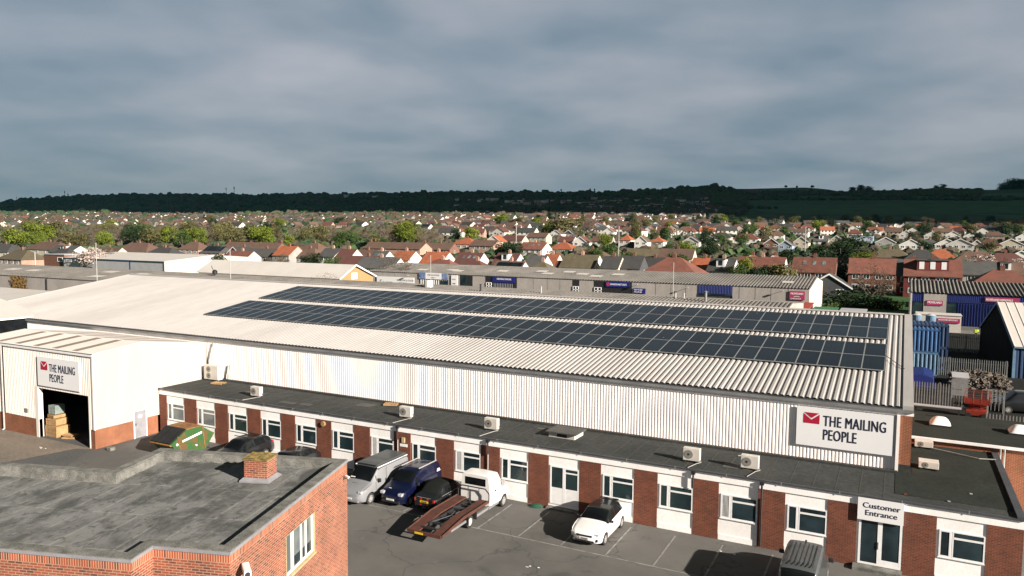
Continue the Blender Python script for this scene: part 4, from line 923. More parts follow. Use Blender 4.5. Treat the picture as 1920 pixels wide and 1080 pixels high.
# navy van
st = [(0,.36,.60,.64,.55,.52,.46),(.08,.26,.76,.79,.70,.68,.60),(.35,.22,.92,.95,.84,.82,.70),(.85,.2,1.02,1.08,.88,.86,.72),(1.05,.2,1.06,1.20,.88,.87,.70),(1.75,.2,1.10,1.68,.88,.87,.66),(2.2,.2,1.12,1.77,.88,.87,.66),(3.8,.22,1.12,1.78,.88,.87,.68),(4.1,.25,1.10,1.70,.87,.85,.66),(4.2,.34,1.05,1.55,.82,.80,.62)]
t, off, G, yy = build_car('panel_van', 'small navy blue van with silver roof rails and white lettering on the bonnet', 'van', -25.50, 36.62, 0, st, PBLU, (.80, 3.45), .32, screen=(1.06,1.74), side=((1.4,2.15),(2.3,3.2)))
bits(t, [('roof_rail', M['rim'], [(.60,.64,off+2.0,off+3.9,1.80,1.86),(-.64,-.60,off+2.0,off+3.9,1.80,1.86)], .01), ('headlight', M['lamp'], [(.48,.76,off+.04,off+.34,.72,.88)], .04), ('headlight', M['lamp'], [(-.76,-.48,off+.04,off+.34,.72,.88)], .04), ('grille', M['black'], [(-.42,.42,off-.012,off+.1,.56,.64)], .01), ('bumper', M['black'], [(-.62,.62,off-.01,off+.2,.30,.44)], .03), ('number_plate', M['plate_w'], [(-.26,.26,off-.025,off+.02,.44,.54)], 0),
         ('mirror', M['black'], [(.88,1.05,off+1.38,off+1.5,1.02,1.20)], .04), ('mirror', M['black'], [(-1.05,-.88,off+1.38,off+1.5,1.02,1.20)], .04), ('door_seam', M['black'], [(.893,.899,off+1.25,off+1.262,.3,1.1),(.893,.899,off+2.22,off+2.232,.3,1.1)], 0), ('logo_patch', M['upvc'], [(-.40,-.22,off+.42,off+.6,.985,.995)], 0), ('side_lettering', M['upvc'], [(.878,.884,off+3.55,off+3.95,1.25,1.28),(.878,.884,off+3.55,off+3.9,1.32,1.35),(.878,.884,off+3.6,off+3.85,1.39,1.42)], 0)])
# black convertible, tail towards us
st = [(0,.36,.72,.78,.62,.60,.55),(.08,.26,.80,.86,.74,.72,.62),(.35,.2,.86,.92,.83,.80,.60),(.55,.18,.88,1.0,.84,.81,.56),(1.0,.18,.90,1.34,.84,.81,.54),(1.5,.18,.91,1.40,.84,.81,.55),(2.2,.18,.90,1.38,.84,.81,.55),(2.45,.18,.90,1.25,.84,.81,.58),(2.9,.18,.86,.95,.83,.80,.66),(3.5,.2,.78,.84,.80,.76,.64),(3.72,.28,.66,.72,.66,.62,.5)]
t, off, G, yy = build_car('convertible_car', 'black convertible with a closed fabric roof and yellow rear plate beside the recovery truck', 'car', -23.35, 36.65, 0, st, PBLK, (.75, 3.05), .29, roof=(.55,2.3,M['canvas']), screen=(2.42,2.88), side=((1.15,2.3),))
bits(t, [('tail_light', M['taillamp'], [(.55,.68,off-.01,off+.08,.62,.80)], .02), ('tail_light', M['taillamp'], [(-.68,-.55,off-.01,off+.08,.62,.80)], .02), ('number_plate', M['plate_y'], [(-.27,.27,off-.02,off+.02,.58,.69)], 0), ('reflector', M['taillamp'], [(-.28,-.16,off-.012,off+.02,.74,.84),(.16,.28,off-.012,off+.02,.74,.84),(-.28,-.18,off-.012,off+.02,.42,.50),(.18,.28,off-.012,off+.02,.42,.50)], 0), ('trim', M['rim'], [(.82,.835,off+.6,off+2.4,.90,.915),(-.45,.45,off-.005,off+.01,.87,.885)], 0), ('exhaust', M['rim'], [(-.10,-.04,off-.03,off+.1,.28,.33),(.04,.10,off-.03,off+.1,.28,.33)], 0), ('door_handle', M['rim'], [(.835,.86,off+1.3,off+1.45,.78,.80)], 0)])
lettering('GU08 TRN', .085, M['sign_navy'], t, 0, off-.022, .60, .8, .001, align='CENTER')
# recovery truck (nose towards the office)
st = [(0,.5,1.48,2.18,.93,.93,.80),(.08,.45,1.46,2.22,.97,.97,.82),(.9,.42,1.44,2.24,.99,.98,.80),(1.15,.42,1.42,2.16,.99,.98,.78),(1.55,.42,1.36,1.56,.99,.96,.78),(2.05,.42,1.18,1.26,.98,.93,.76),(2.35,.42,.95,1.02,.95,.88,.70),(2.45,.5,.80,.86,.84,.78,.6)]
t, off, G, yy = build_car('recovery_truck', 'white recovery truck with an empty rusty red ramp bed', 'truck', -20.83, 37.42, 0, st, PW, (1.62,), .36, screen=(1.12,1.56), side=((.42,1.12),))
bits(t, [('mirror', M['rim'], [(1.0,1.2,off+1.25,off+1.36,1.36,1.70)], .03), ('mirror', M['rim'], [(-1.2,-1.0,off+1.25,off+1.36,1.36,1.70)], .03), ('rear_window', M['car_glass'], [(-.66,.66,off-.012,off+.1,1.60,2.02)], .01), ('door_seam', M['black'], [(.992,.998,off+.30,off+.315,.5,1.45),(.985,.993,off+1.45,off+1.465,.5,1.3)], 0), ('door_handle', M['black'], [(.985,1.01,off+.5,off+.62,1.22,1.34)], 0), ('sill', M['gutter_grey'], [(.90,1.0,off-.2,off+.95,.42,.52),(-1.0,-.9,off-.2,off+.95,.42,.52)], 0)])
M['bed_rust'] = pm('rusty_red_bed', (.085,.024,.013), (.045,.018,.012), scale=2.5, rough=.75, fine=.3, detail=8)
y0b = off-.25; yk = -4.15-1.0; 
for s in (-1, 1):
    b = MB(); x0b, x1b = (s*.42, s*1.02) if s > 0 else (-1.02, -.42)
    b.prism([(x0b,y0b,.93),(x1b,y0b,.93),(x1b,-4.2,.93),(x0b,-4.2,.93)], (0,0,-.07)); b.prism([(x0b,-4.2,.93),(x1b,-4.2,.93),(x1b,-6.35,.66),(x0b,-6.35,.66)], (0,0,-.07))
    xe = x1b if s > 0 else x0b
    b.prism([(xe,y0b,1.0),(xe,-4.2,1.0),(xe,-6.35,.72),(xe,-6.35,.60),(xe,-4.2,.84),(xe,y0b,.84)], (s*.04,0,0))
    b.build('ramp_track', M['bed_rust'], t)
b = MB()
for s in (-1, 1): b.box(s*.36-.05, s*.36+.05, -5.4, y0b+.2, .62, .82)
for k in range(7): b.box(-.42,.42,-5.9+k*.72,-5.82+k*.72,.70,.80)
b.build('chassis', M['black'], t)
b = MB(); b.box(-.4,.4,-3.0,-2.8,.80,.86); b.path([(-.3,-5.2,.8),(.1,-4.0,.8),(.0,-3.4,.82)], .025); b.path([(.3,-2.2,.85),(-.2,-1.6,.85)], .03); b.build('winch_gear', M['dark_gutter'], t)
b = MB(); b.box(-1.0,1.0,-6.42,-6.35,.56,.74); b.build('tail_bar', M['bed_rust'], t)
MB().box(-.55,-.05,-6.44,-6.422,.58,.68).build('number_plate', M['plate_y'], t)
b = MB(); b.path([(-1.0,y0b+.05,.9),(-1.0,y0b+.05,1.35),(-.75,y0b+.05,1.55),(.75,y0b+.05,1.55),(1.0,y0b+.05,1.3),(1.0,y0b+.05,.9)], .035); b.path([(-.35,y0b+.05,.9),(-.35,y0b+.05,1.53)], .02); b.path([(.35,y0b+.05,.9),(.35,y0b+.05,1.53)], .02); b.build('headboard', M['black'], t)
b = MB()
for s in (-1, 1): b.box(s*.80-.16,s*.80+.22,-3.72,-3.66,.35,.80); b.box(s*.80-.16,s*.80+.22,-2.86,-2.80,.35,.80); b.box(s*.80-.16,s*.80+.22,-3.72,-2.8,.78,.82)
b.build('mudguard', M['black'], t)
b = MB(); b.box(.86,.96,-2.7,off+.0,.42,.56); b.box(.86,.94,-5.3,-3.8,.50,.62); b.build('side_rail', M['gutter_grey'], t)
for s in (-1, 1):
    w_ = MB(); w_.tube((s*.62,-3.27,.34),(s*.86,-3.27,.34),.34,24); w_ = w_.build('wheel', M['tyre'], t); r_ = MB(); r_.tube((s*.86,-3.27,.34),(s*.875,-3.27,.34),.21,18); r_.build('rim', M['pipe_white'], w_)
# dark grey estate van at the bottom edge, tail towards us
st = [(0,.42,1.15,1.70,.80,.80,.66),(.08,.30,1.15,1.86,.90,.88,.68),(.5,.25,1.14,1.93,.93,.90,.69),(2.6,.22,1.12,1.94,.93,.90,.70),(3.1,.22,1.12,1.90,.93,.90,.68),(3.75,.22,1.10,1.25,.92,.88,.70),(4.4,.22,1.0,1.06,.90,.84,.68),(4.65,.32,.8,.86,.75,.70,.6)]
t, off, G, yy = build_car('grey_people_carrier', 'dark grey people carrier with a ribbed roof and black mirrors at the bottom edge', 'van', -3.30, 35.25, 0, st, PDK, (.85, 3.75), .34, roof=(.10,3.1,PGRY), side=((.4,1.5),(1.6,2.5),(2.55,3.3)), screen=(3.1,3.74), rear=(0.0,0.06))
rb = MB()
for k in range(7): xx = -.54+k*.18; rb.box(xx-.012, xx+.012, off+.2, off+2.75, 1.958, 1.975)
rb.build('roof_rib', M['black'], t)
bits(t, [('mirror', M['black'], [(.95,1.18,off+3.15,off+3.28,1.12,1.30)], .04), ('mirror', M['black'], [(-1.18,-.95,off+3.15,off+3.28,1.12,1.30)], .04), ('rear_window', M['car_glass'], [(-.66,.66,off-.012,off+.04,1.22,1.72)], .01), ('number_plate', M['plate_y'], [(-.26,.26,off-.02,off+.01,.65,.76)], 0), ('aerial', M['black'], [(-.04,.04,off+2.9,off+3.02,1.95,2.02)], .01)])
# black SUV half hidden behind the skip-side parapet
st = [(0,.36,.70,.76,.62,.60,.52),(.1,.26,.84,.88,.80,.78,.70),(.5,.22,.96,1.0,.90,.87,.74),(1.2,.2,1.04,1.10,.92,.89,.72),(1.95,.2,1.08,1.55,.92,.88,.64),(2.5,.2,1.10,1.64,.92,.88,.62),(3.5,.22,1.13,1.62,.92,.87,.60),(4.1,.26,1.10,1.40,.90,.84,.60),(4.4,.36,.95,1.05,.80,.76,.6)]
t, off, G, yy = build_car('parked_suv', 'black estate car with roof bars beside the green skip', 'car', -39.55, 36.72, 0, st, PBLK, (.88, 3.5), .34, screen=(1.25,1.94), side=((1.6,2.45),(2.55,3.5)), rear=(4.05,4.3))
bits(t, [('roof_bar', M['black'], [(-.7,.7,off+2.2,off+2.26,1.70,1.74),(-.7,.7,off+3.2,off+3.26,1.70,1.74)], .01), ('tail_light', M['taillamp'], [(.72,.86,off+4.15,off+4.3,.98,1.12)], .02), ('mirror', PBLK, [(.92,1.08,off+1.5,off+1.62,1.04,1.2)], .03)])
t, off, G, yy = build_car('parked_saloon', 'black car of which only the roof shows behind the brick building parapet', 'car', -35.2, 36.6, 0, [(a, b_, c_*.92, d_*.84, e_, f_, g_) for a, b_, c_, d_, e_, f_, g_ in st], PBLK, (.88, 3.5), .32, screen=(1.25,1.94), side=((1.6,2.45),(2.55,3.5)))

# ------------------------------------------------------------------ green skip
M['skip_green'] = pm('skip_green', (.018,.075,.016), (.10,.05,.015), scale=1.6, rough=.7, fine=.25, contrast=(.50,.62), detail=8)
M['skip_orange'] = pm('skip_rusty_rim', (.28,.14,.035), (.12,.045,.02), scale=3, rough=.8, fine=.3)
M['skip_lid'] = pm('skip_lid', (.011,.012,.012), (.016,.017,.017), scale=2, rough=.8, spec=.2)
sk = thing('skip', 'rusty green enclosed skip with black sloping lids beside the side door', 'skip', (-45.0, 36.45, 0), rad(90), local=True)
mb = MB(); A_ = [(-1.0,.02),(1.0,.02),(1.85,1.05),(1.6,1.20),(.70,1.82),(-.55,1.82),(-1.85,1.05)]
mb.prism([(x_, -1.0, z_) for x_, z_ in A_], (0,2.0,0)); mb.build('body', M['skip_green'], sk)
lb = MB()
for ya in (-.98, -.47, .04, .55): lb.prism([(-.58,ya,1.85),(-.58,ya+.45,1.85),(-1.90,ya+.45,1.10),(-1.90,ya,1.10)], (-.02,0,.05))
lb.build('lid', M['skip_lid'], sk)
rb = MB(); rb.box(-.60,.74,-1.03,1.03,1.82,1.87); rb.prism([(-1.92,-1.02,1.08),(-1.92,1.02,1.08),(-1.80,1.02,.98),(-1.80,-1.02,.98)], (-.04,0,-.08)); rb.build('rim', M['skip_orange'], sk)
MB().prism([(-.9,-1.006,1.0),(.75,-1.006,1.28),(.75,-1.006,1.42),(-.9,-1.006,1.14)], (0,-.004,0)).build('painted_name_band', M['upvc'], sk)
MB().tube((-1.35,-1.0,.95),(-1.35,-1.03,.95),.09).tube((.2,-1.0,.55),(.2,-1.1,.55),.06).build('lug', M['upvc'], sk)
MB().path([(-1.0,-1.02,.1),(-1.3,-1.02,1.5)], .03).path([(1.0,-1.02,.1),(.8,-1.02,1.75)], .03).build('side_rib', M['skip_orange'], sk)
t = thing('green_bag', 'crumpled green bag on the ground by the brick pier left of the white door', 'bag', (-18.15, 38.65, 0), .3, local=True)
mb = MB(); random.seed(5)
vs = []; 
for i in range(5):
    for j in range(8):
        a = 2*math.pi*j/8; r_ = .28*math.cos(i/5*math.pi/2)*(1+random.uniform(-.2,.2)); vs.append((r_*math.cos(a)*1.4, r_*math.sin(a), .16*math.sin(i/4*math.pi/2)+random.uniform(0,.03)))
mb.add(vs, [(i*8+j, i*8+(j+1) % 8, (i+1)*8+(j+1) % 8, (i+1)*8+j) for i in range(4) for j in range(8)]+[tuple(32+j for j in range(8))]); mb.build('sack', pm('green_sack', (.01,.07,.035), (.008,.05,.03)), t, smooth=True)
# ------------------------------------------------------------------ industrial estate behind
M['conc_panel'] = pm('grey_concrete_panel', (.34,.315,.285), (.27,.25,.225), scale=.35, rough=.9, fine=.08, stretch=(1,1,.3), detail=7)
M['asb_roof'] = pm('weathered_cement_roof', (.135,.125,.112), (.085,.082,.074), scale=.25, rough=.95, fine=.3, detail=8)
M['blue_clad'] = pm('royal_blue_sheet', (.006,.018,.13), (.005,.014,.10), scale=.6, rough=.5, fine=.05)
M['cont_blue'] = pm('container_blue', (.025,.095,.24), (.02,.07,.17), scale=1.2, rough=.6, fine=.1)
M['cont_dark'] = pm('container_dark_blue', (.014,.04,.10), (.01,.03,.08), scale=1.2, rough=.6)
M['grey_clad'] = pm('light_grey_sheet', (.36,.36,.37), (.31,.31,.32), scale=.5, rough=.5, fine=.03)
M['sign_blue'] = pm('blue_board', (.010,.016,.15), scale=1, rough=.5, fine=0)
M['sign_pink'] = pm('magenta_board', (.33,.03,.10), scale=1, rough=.5, fine=0)
M['poster_sky'] = pm('poster_blue', (.02,.09,.30), (.25,.30,.38), scale=1.2, rough=.5, fine=0)
M['yellow_brick'] = pm('yellow_boarding', (.30,.19,.085), (.25,.16,.07), scale=1, rough=.9, fine=.15)
M['render_pale'] = pm('pale_render', (.52,.48,.43), (.44,.41,.36), scale=.4, rough=.9)
def gx_building(name, label, cat, x0, x1, y0, y1, eave, ridge, yr, wallm, roofm, pitch=None, endm=None, depth=.08, over=.15, **k):
    t = thing(name, label, cat, ((x0+x1)/2, (y0+y1)/2, 0))
    MB().box(x0,x1-.02,y0,y1,-1,eave-.02).build('wall', wallm, t)
    for xx, dx in ((x0, .02),(x1-.02, .02)): MB().prism([(xx,y0-.003,-1),(xx,y1+.003,-1),(xx,y1+.003,eave),(xx,yr,ridge-.05),(xx,y0-.003,eave)], (dx,0,0)).build('gable_wall', endm or wallm, t)
    r_ = MB()
    if pitch:
        for (ya, yb, s) in ((y0-over, yr, -1), (y1+over, yr, 1)):
            nn = Vector((0, s*(ridge-eave), abs(yb-ya))).normalized()
            corr(r_, (x0-over,ya,eave), (x1+over,ya,eave), (x0-over,yr,ridge), nn, pitch, depth, ((0,0),(.2,1),(.5,1),(.7,0)))
    else:
        for ya in (y0-over, y1+over): r_.prism([(x0-over,ya,eave),(x1+over,ya,eave),(x1+over,yr,ridge),(x0-over,yr,ridge)], (0,0,-.12))
    rr = r_.build('roof', roofm, t)
    return t, rr
# D: the unit right behind the warehouse
tD, rD = gx_building('cement_roofed_unit', 'long unit with a weathered cement roof directly behind the warehouse ridge, ivy on its wall', 'unit', -225, -12.7, 93, 120, 5.45, 6.55, 106.5, M['conc_panel'], M['asb_roof'], pitch=.55, depth=.09)
mb = MB()
for x in (-190,-176,-166.0,-154): mb.box(x-.12,x+.12,92.85,92.999,.0,5.3)
mb.build('downpipe', M['black'], tD)
mb = MB()
for (x, y) in ((-180,99),(-172,99),(-146,96),(-139,101),(-150,102)): 
    za = 5.45+(y-93)*.0796; MB().prism([(x,y,za+.14),(x+3.4,y,za+.14),(x+3.4,y+2.2,za+.32),(x,y+2.2,za+.32)], (0,0,-.02)).build('rooflight', M['roof_white2'], rD)
def pipe_thing(name, label, cat, x, y, z, h, r, m, cap=True, group=None):
    t = thing(name, label, cat, (x, y, z), local=True, group=group)
    MB().tube((0,0,0),(0,0,h),r,12).build('stack', m, t)
    if cap: MB().tube((0,0,h+.03),(0,0,h+.14),r*1.7,12,r*.6).build('cowl', m, t)
pipe_thing('roof_fan', 'squat pale roof fan on the cement roof left of the blue eagle sign', 'roof vent', -69.2, 104.5, 6.3, 1.25, .75, M['roof_white2'], False)
pipe_thing('flue', 'thin dark flue on the cement roof below the blue shuttered bay', 'flue', -23.6, 104, 6.2, 1.5, .17, M['gutter_grey'])
for k, x in enumerate((-28.2,-27.0)): pipe_thing('flue', ['short pale flue left of the pair on the cement roof','short pale flue right of the pair on the cement roof'][k], 'flue', x, 105.5, 6.4, .75, .12, M['pipe_white'])
pipe_thing('flue', 'dark mushroom flue on the cement roof in front of the navy eagle bay', 'flue', -58.5, 103, 6.2, 1.1, .14, M['black'])
pipe_thing('flue', 'pale flue on the cement roof near the plain grey panels', 'flue', -48.5, 104, 6.3, 1.0, .12, M['pipe_white'])
t = thing('whirling_vent', 'dark ball-shaped vent on the ridge behind the left part of the warehouse', 'roof vent', (-119.5, 105, 6.3), local=True)
MB().tube((0,0,0),(0,0,.5),.2).tube((0,0,.5),(0,0,1.1),.45,12,.5).tube((0,0,1.1),(0,0,1.35),.5,12,.15).tube((-.3,0,1.0),(-.9,0,2.1),.06).build('cowl', M['black'], t)
iv = MB(); random.seed(11)
for k in range(900):
    x = random.gauss(-163.2, 1.5); z = random.uniform(.6, 5.3); 
    if abs(x+163.2) > 2.9: continue
    s = .22; a = random.random()*6; y = 92.9-random.random()*.25; iv.add([(x-s*math.cos(a),y,z-s*math.sin(a)),(x+s*math.sin(a),y-.08,z-s*math.cos(a)),(x+s*math.cos(a),y,z+s*math.sin(a)),(x-s*math.sin(a),y+.02,z+s*math.cos(a))],[(0,1,2,3)])
M['ivy_dead'] = pm('dead_ivy', (.22,.13,.035), (.12,.07,.02), scale=3, rough=1)
tag(iv.build('dead_ivy', M['ivy_dead']), 'patch of dead golden-brown ivy climbing the grey concrete wall at the far left', 'climbing plant')
# grey units with signs
gu, gr = gx_building('grey_unit_terrace', 'long terrace of grey concrete trade units with coloured shop signs', 'unit terrace', -117, -14.9, 150, 176, 5.45, 7.0, 163, M['conc_panel'], M['asb_roof'], pitch=.60, endm=M['render_pale'], depth=.10)
mb = MB()
for x in (-112.6,-109.2,-106,-71.8,-68.4,-65.4,-33,-31.5,-27.6,-24.6,-21.7,-18.6,-44.2,-41,-38): mb.box(x-.03,x+.03,149.975,149.999,0,5.4)
mb.build('panel_joint', M['gutter_grey'], gu)
mb = MB()
for x in (-105,-97,-95,-84,-74.5,-72,-64,-60,-56,-68,-20.5,-19.8,-19.1):
    y = 153+((x*7) % 5); za = 5.45+(y-149.85)*.1179; 
    w_ = 1.6 if x < -30 else .4
    MB().prism([(x,y,za+.16),(x+w_*1.6,y,za+.16),(x+w_*1.6,y+2.0,za+.395),(x,y+2.0,za+.395)], (0,0,-.02)).build('rooflight', M['roof_white2'], gr)
def bay(x0, x1, z1, m, nm='bay', z0=0, y=150):
    return MB().box(x0,x1,y-.03,y+.02,z0,z1).build(nm, m, gu)
bay(-102.0,-93.9,4.1,M['black']); bay(-90.6,-87.3,5.3,M['black']); bay(-83.9,-75.9,5.35,M['black']); bay(-62.5,-60.95,5.3,M['black'])
bay(-57.6,-49.25,5.3,M['black']); bay(-35.5,-28.9,3.6,M['interior'])
mb = MB()
x = -101.6
while x < -96.5: mb.box(x,x+.28,149.93,149.965,0,4.0); x += .62
while x < -94.2: mb.box(x,x+.18,149.93,149.965,0,4.0); x += .5
mb.build('shutter', M['upvc'], gu)
mb = MB(); x = -81.7
while x < -76.8: mb.box(x,x+.07,149.93,149.965,0,4.0); x += .42
mb.build('shutter', M['grey_clad'], gu)
bay(-96.3,-93.95,3.9,M['glass_teal'],'pane',y=149.95); bay(-90.5,-88.9,5.2,M['glass_teal'],'pane',y=149.95)
mb = MB(); corr(mb, (-35.5,149.93,3.75),(-28.9,149.93,3.75),(-35.5,149.93,5.4),(0,-1,0),.3,.04); mb.build('shutter', M['blue_clad'], gu)
MB().box(-35.5,-28.9,149.88,149.96,3.4,3.74).box(-35.55,-35.4,149.88,149.96,0,3.4).box(-29.0,-28.85,149.88,149.96,0,3.4).build('lintel', M['glass_teal'], gu)
mb = MB(); mb.box(-35.0,-33.8,149.9,149.96,1.5,3.1); mb.box(-31.5,-30.9,149.9,149.96,1.5,3.2); mb.build('stored_board', M['bed_rust'], gu)
for (xa, xb) in ((-83.7,-82.3),(-62.4,-61.05),(-57.5,-55.9)):
    d = MB(); frame_rects(d, xa, (xa+xb)/2, 0, 4.0, 149.85, 149.96, .12); frame_rects(d, (xa+xb)/2, xb, 0, 4.0, 149.85, 149.96, .12); d.box(xa,xb,149.85,149.96,2.0,2.3); d.box(xa,xb,149.85,149.96,3.2,3.35)
    w = d.build('window', M['upvc'], gu); MB().box(xa+.1,xb-.1,149.9,149.95,.1,3.9).build('pane', M['glass'], w)
def board(label, x0, x1, z0, z1, m, texts, y=149.80, cat='sign', extra=None):
    s = thing('unit_sign', label, cat, ((x0+x1)/2, y, z0)); bm_ = MB().box(x0,x1,y,y+.12,z0,z1).build('board', m, s)
    for (tx, sz, xx, zz, mm, xs) in texts: lettering(tx, sz, mm, s, xx, y-.015, zz, xs, sz*.012)
    return s
WT = M['upvc']; DG = M['gutter_grey']
board('wide cream sign lettered FINEST WINDOW & DOOR on the left grey unit', -114.4,-103.4,1.6,4.3,M['sign_white'],[('F',1.9,-113.5,2.2,DG,.8),('INEST',1.3,-112.6,2.2,DG,.85),('WINDOW & DOOR',.62,-108.4,3.35,DG,.9),('EXTENSIONS',.45,-107.8,2.75,DG,.9)])
s = board('white unit sign between two blue building posters', -100.1,-95.6,4.15,5.6,M['sign_white'],[('UPSON HOUSE',.5,-99.6,4.95,DG,1.0),('UNIT 1',.45,-98.6,4.35,DG,1.0)])
MB().box(-101.95,-100.12,149.8,149.92,4.15,5.65).box(-95.58,-93.9,149.8,149.92,4.15,5.6).build('poster', M['poster_sky'], s)
board('tall narrow white sign on the pier right of the blue posters', -92.95,-91.3,1.5,5.3,M['sign_white'],[('NEWS',.38,-92.7,4.2,DG,.9),('UNIT',.4,-92.6,3.2,M['sign_navy'],.9)])
board('navy blue sign with white eagle lettering over a striped shutter', -82.05,-76.35,4.1,5.35,M['sign_blue'],[('GEORGE EAGLE',.55,-80.9,4.7,WT,.95)])
s = board('navy sign reading FRANCIS SHEET SALES over the dark open bay', -54.9,-49.75,4.2,5.3,M['sign_blue'],[('FRANCIS SHEET SALES',.50,-53.9,4.6,WT,.72)])
MB().tube((-54.4,149.79,4.75),(-54.4,149.76,4.75),.42,18).build('emblem', M['sign_pink'], s)
board('small blue board with two lines of white numbers beside the open bay', -48.85,-46.3,3.05,4.15,M['sign_blue'],[('0273 412 200',.36,-48.7,3.72,WT,.85),('FAX 412 307',.36,-48.7,3.28,WT,.85)])
board('magenta MOVELAND sign at the right end of the grey units', -18.4,-15.7,3.3,4.95,M['sign_pink'],[('MOVELAND',.52,-18.2,4.3,WT,.8),('REMOVALS',.26,-17.6,3.85,WT,.8),('STORAGE SALES',.30,-18.2,3.42,WT,.85)])
def floodlight(x, z, label):
    t = thing('floodlight', label, 'floodlight', (x, 149.9, z)); MB().tube((x,149.95,z),(x,149.2,z+.1),.04).box(x-.25,x+.25,149.0,149.3,z,z+.2).build('lamp_head', M['pipe_white'], t)
for x, z, l in ((-19.6,4.9,'pale floodlight on the grey wall left of the magenta sign'),(-37.6,4.7,'pale floodlight on the grey wall left of the blue shutter'),(-48.0,4.9,'small floodlight above the little blue number board'),(-104.9,4.7,'small floodlight above the cream window sign')): floodlight(x, z, l)
# side and rear items near the right end of grey units
t = thing('red_container', 'container with a faded red roof in front of the right end of the grey units', 'container', (-16.2, 142, 0)); MB().box(-18.6,-14.0,137.5,148,0,2.7).build('body', M['bed_rust'], t); MB().prism([(-18.8,137.3,2.7),(-13.8,137.3,2.7),(-13.8,148.2,3.0),(-18.8,148.2,3.0)],(0,0,.12)).build('roof', M['red_roofing'] if 'red_roofing' in M else pm('red_sheet', (.30,.035,.02),(.22,.03,.02)), t)
t = thing('green_container', 'green-roofed container beyond the right end of the warehouse ridge', 'container', (-12, 140, 0)); MB().box(-13.4,-9.6,137,146,0,2.5).build('body', M['skip_green'], t); MB().box(-13.5,-9.5,136.9,146.1,2.5,2.62).build('roof', pm('green_sheet', (.02,.14,.06),(.02,.10,.045)), t)
t = thing('white_canopy', 'rounded white canopy just above the warehouse ridge', 'canopy', (-15.5, 125, 0)); mb = MB(); 
mb.prism([(-18.5,122,3.2),(-18.0,122,3.7),(-15.5,122,3.95),(-13.2,122,3.6),(-12.8,122,3.0)], (0,6,0)); mb.build('cover', M['render_pale'], t, smooth=True); MB().box(-18.3,-13,122.2,127.8,0,3.0).build('frame', M['grey_clad'], t)
t = thing('pale_blue_container', 'container with a pale grey-blue roof behind the warehouse ridge', 'container', (-8, 140, 0)); MB().box(-9.0,-5.0,138,146,0,2.5).build('body', M['cont_blue'], t); MB().box(-9.1,-4.9,137.9,146.1,2.5,2.6).build('roof', M['grey_clad'], t)
# white buildings beyond, left
t, r_ = gx_building('grey_fronted_shed', 'large shed with a light grey panelled front and white side wall', 'shed', -263, -210.5, 165, 205, 4.85, 6.4, 185, M['grey_clad'], M['roof_white2'], endm=M['render_pale'])
mb = MB()
for x in (-262.9,-244.6,-227.3,-210.9): mb.box(x-.16,x+.16,164.88,165,0,4.8)
mb.box(-263,-210.5,164.7,164.9,4.55,4.8); mb.build('blue_trim', M['cont_dark'], t)
MB().box(-252,-247,164.9,164.99,.2,2.0).build('door_opening', M['black'], t); MB().box(-261.5,-258.5,164.85,164.99,3.2,4.3).build('notice', M['roof_white2'], t)
t, r_ = gx_building('pale_gable_hall', 'pale hall with a cream pitched roof and yellow boarded gable end', 'hall', -153, -109, 129.5, 141.3, 5.0, 7.85, 134.5, M['render_pale'], M['roof_white2'], endm=M['yellow_brick'], over=.5)
MB().box(-108.99,-108.9,133.5,135.5,4.6,6.0).build('window', M['upvc'], t)
MB().prism([(-108.45,128.9,5.0),(-108.45,134.5,7.95),(-108.45,141.9,5.0),(-108.45,141.9,4.7),(-108.45,134.5,7.6),(-108.45,128.9,4.7)],(.1,0,0)).build('bargeboard', M['upvc'], r_)
t = thing('brick_annex', 'small flat-roofed red brick block left of the grey fronted shed', 'building', (-272, 172, 0)); MB().box(-276,-264,166,176,0,5.6).build('wall', M['house_brick'], t); MB().box(-276.2,-263.8,165.8,176.2,5.6,5.8).build('roof', M['grey_clad'], t)
w = MB(); frame_rects(w, -268,-265, 3.2,4.8,165.9,165.99,.2); w=w.build('window', M['upvc'], t); MB().box(-267.9,-265.1,165.93,165.97,3.3,4.7).build('pane', M['glass'], w)
# blue unit right
bu = thing('blue_unit', 'blue clad trade unit with a striped dark roof behind the container yard', 'unit', (25, 160, 0))
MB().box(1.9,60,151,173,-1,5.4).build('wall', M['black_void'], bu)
mb = MB(); corr(mb,(2.0,150.97,3.95),(3.75,150.97,3.95),(2.0,150.97,5.5),(0,-1,0),.3,.05); corr(mb,(7.35,150.97,4.0),(60,150.97,4.0),(7.35,150.97,5.5),(0,-1,0),.3,.05); mb.build('fascia_cladding', M['blue_clad'], bu)
mb = MB(); corr(mb,(9.0,150.97,-.2),(60,150.97,-.2),(9.0,150.97,3.9),(0,-1,0),.42,.13,((0,0),(.1,1),(.25,1),(.35,0))); mb.build('wall_cladding', M['blue_clad'], bu)
MB().box(3.8,7.3,150.85,150.99,-.5,5.45).build('concrete_panel', M['conc_panel'], bu)
MB().box(2.1,3.75,150.9,150.99,1.9,3.9).box(7.35,8.9,150.9,150.99,1.9,3.9).build('pane', M['glass_teal'], bu)
MB().box(1.75,2.0,150.8,173,-1,5.5).build('corner_post', M['render_pale'], bu)
mb = MB(); nn = Vector((0,-1.6,11.5)).normalized(); corr(mb,(1.6,150.7,5.55),(60,150.7,5.55),(1.6,162,7.1),nn,.62,.16,((0,0),(.25,1),(.4,1),(.65,0)))
nn = Vector((0,1.6,11.5)).normalized(); corr(mb,(1.6,173.3,5.55),(60,173.3,5.55),(1.6,162,7.1),nn,.62,.16,((0,0),(.25,1),(.4,1),(.65,0))); mb.build('roof', M['asb_roof'], bu)
MB().prism([(1.76,150.9,5.4),(1.76,173.1,5.4),(1.76,162,7.0)],(.1,0,0)).build('gable_wall', M['black_void'], bu)
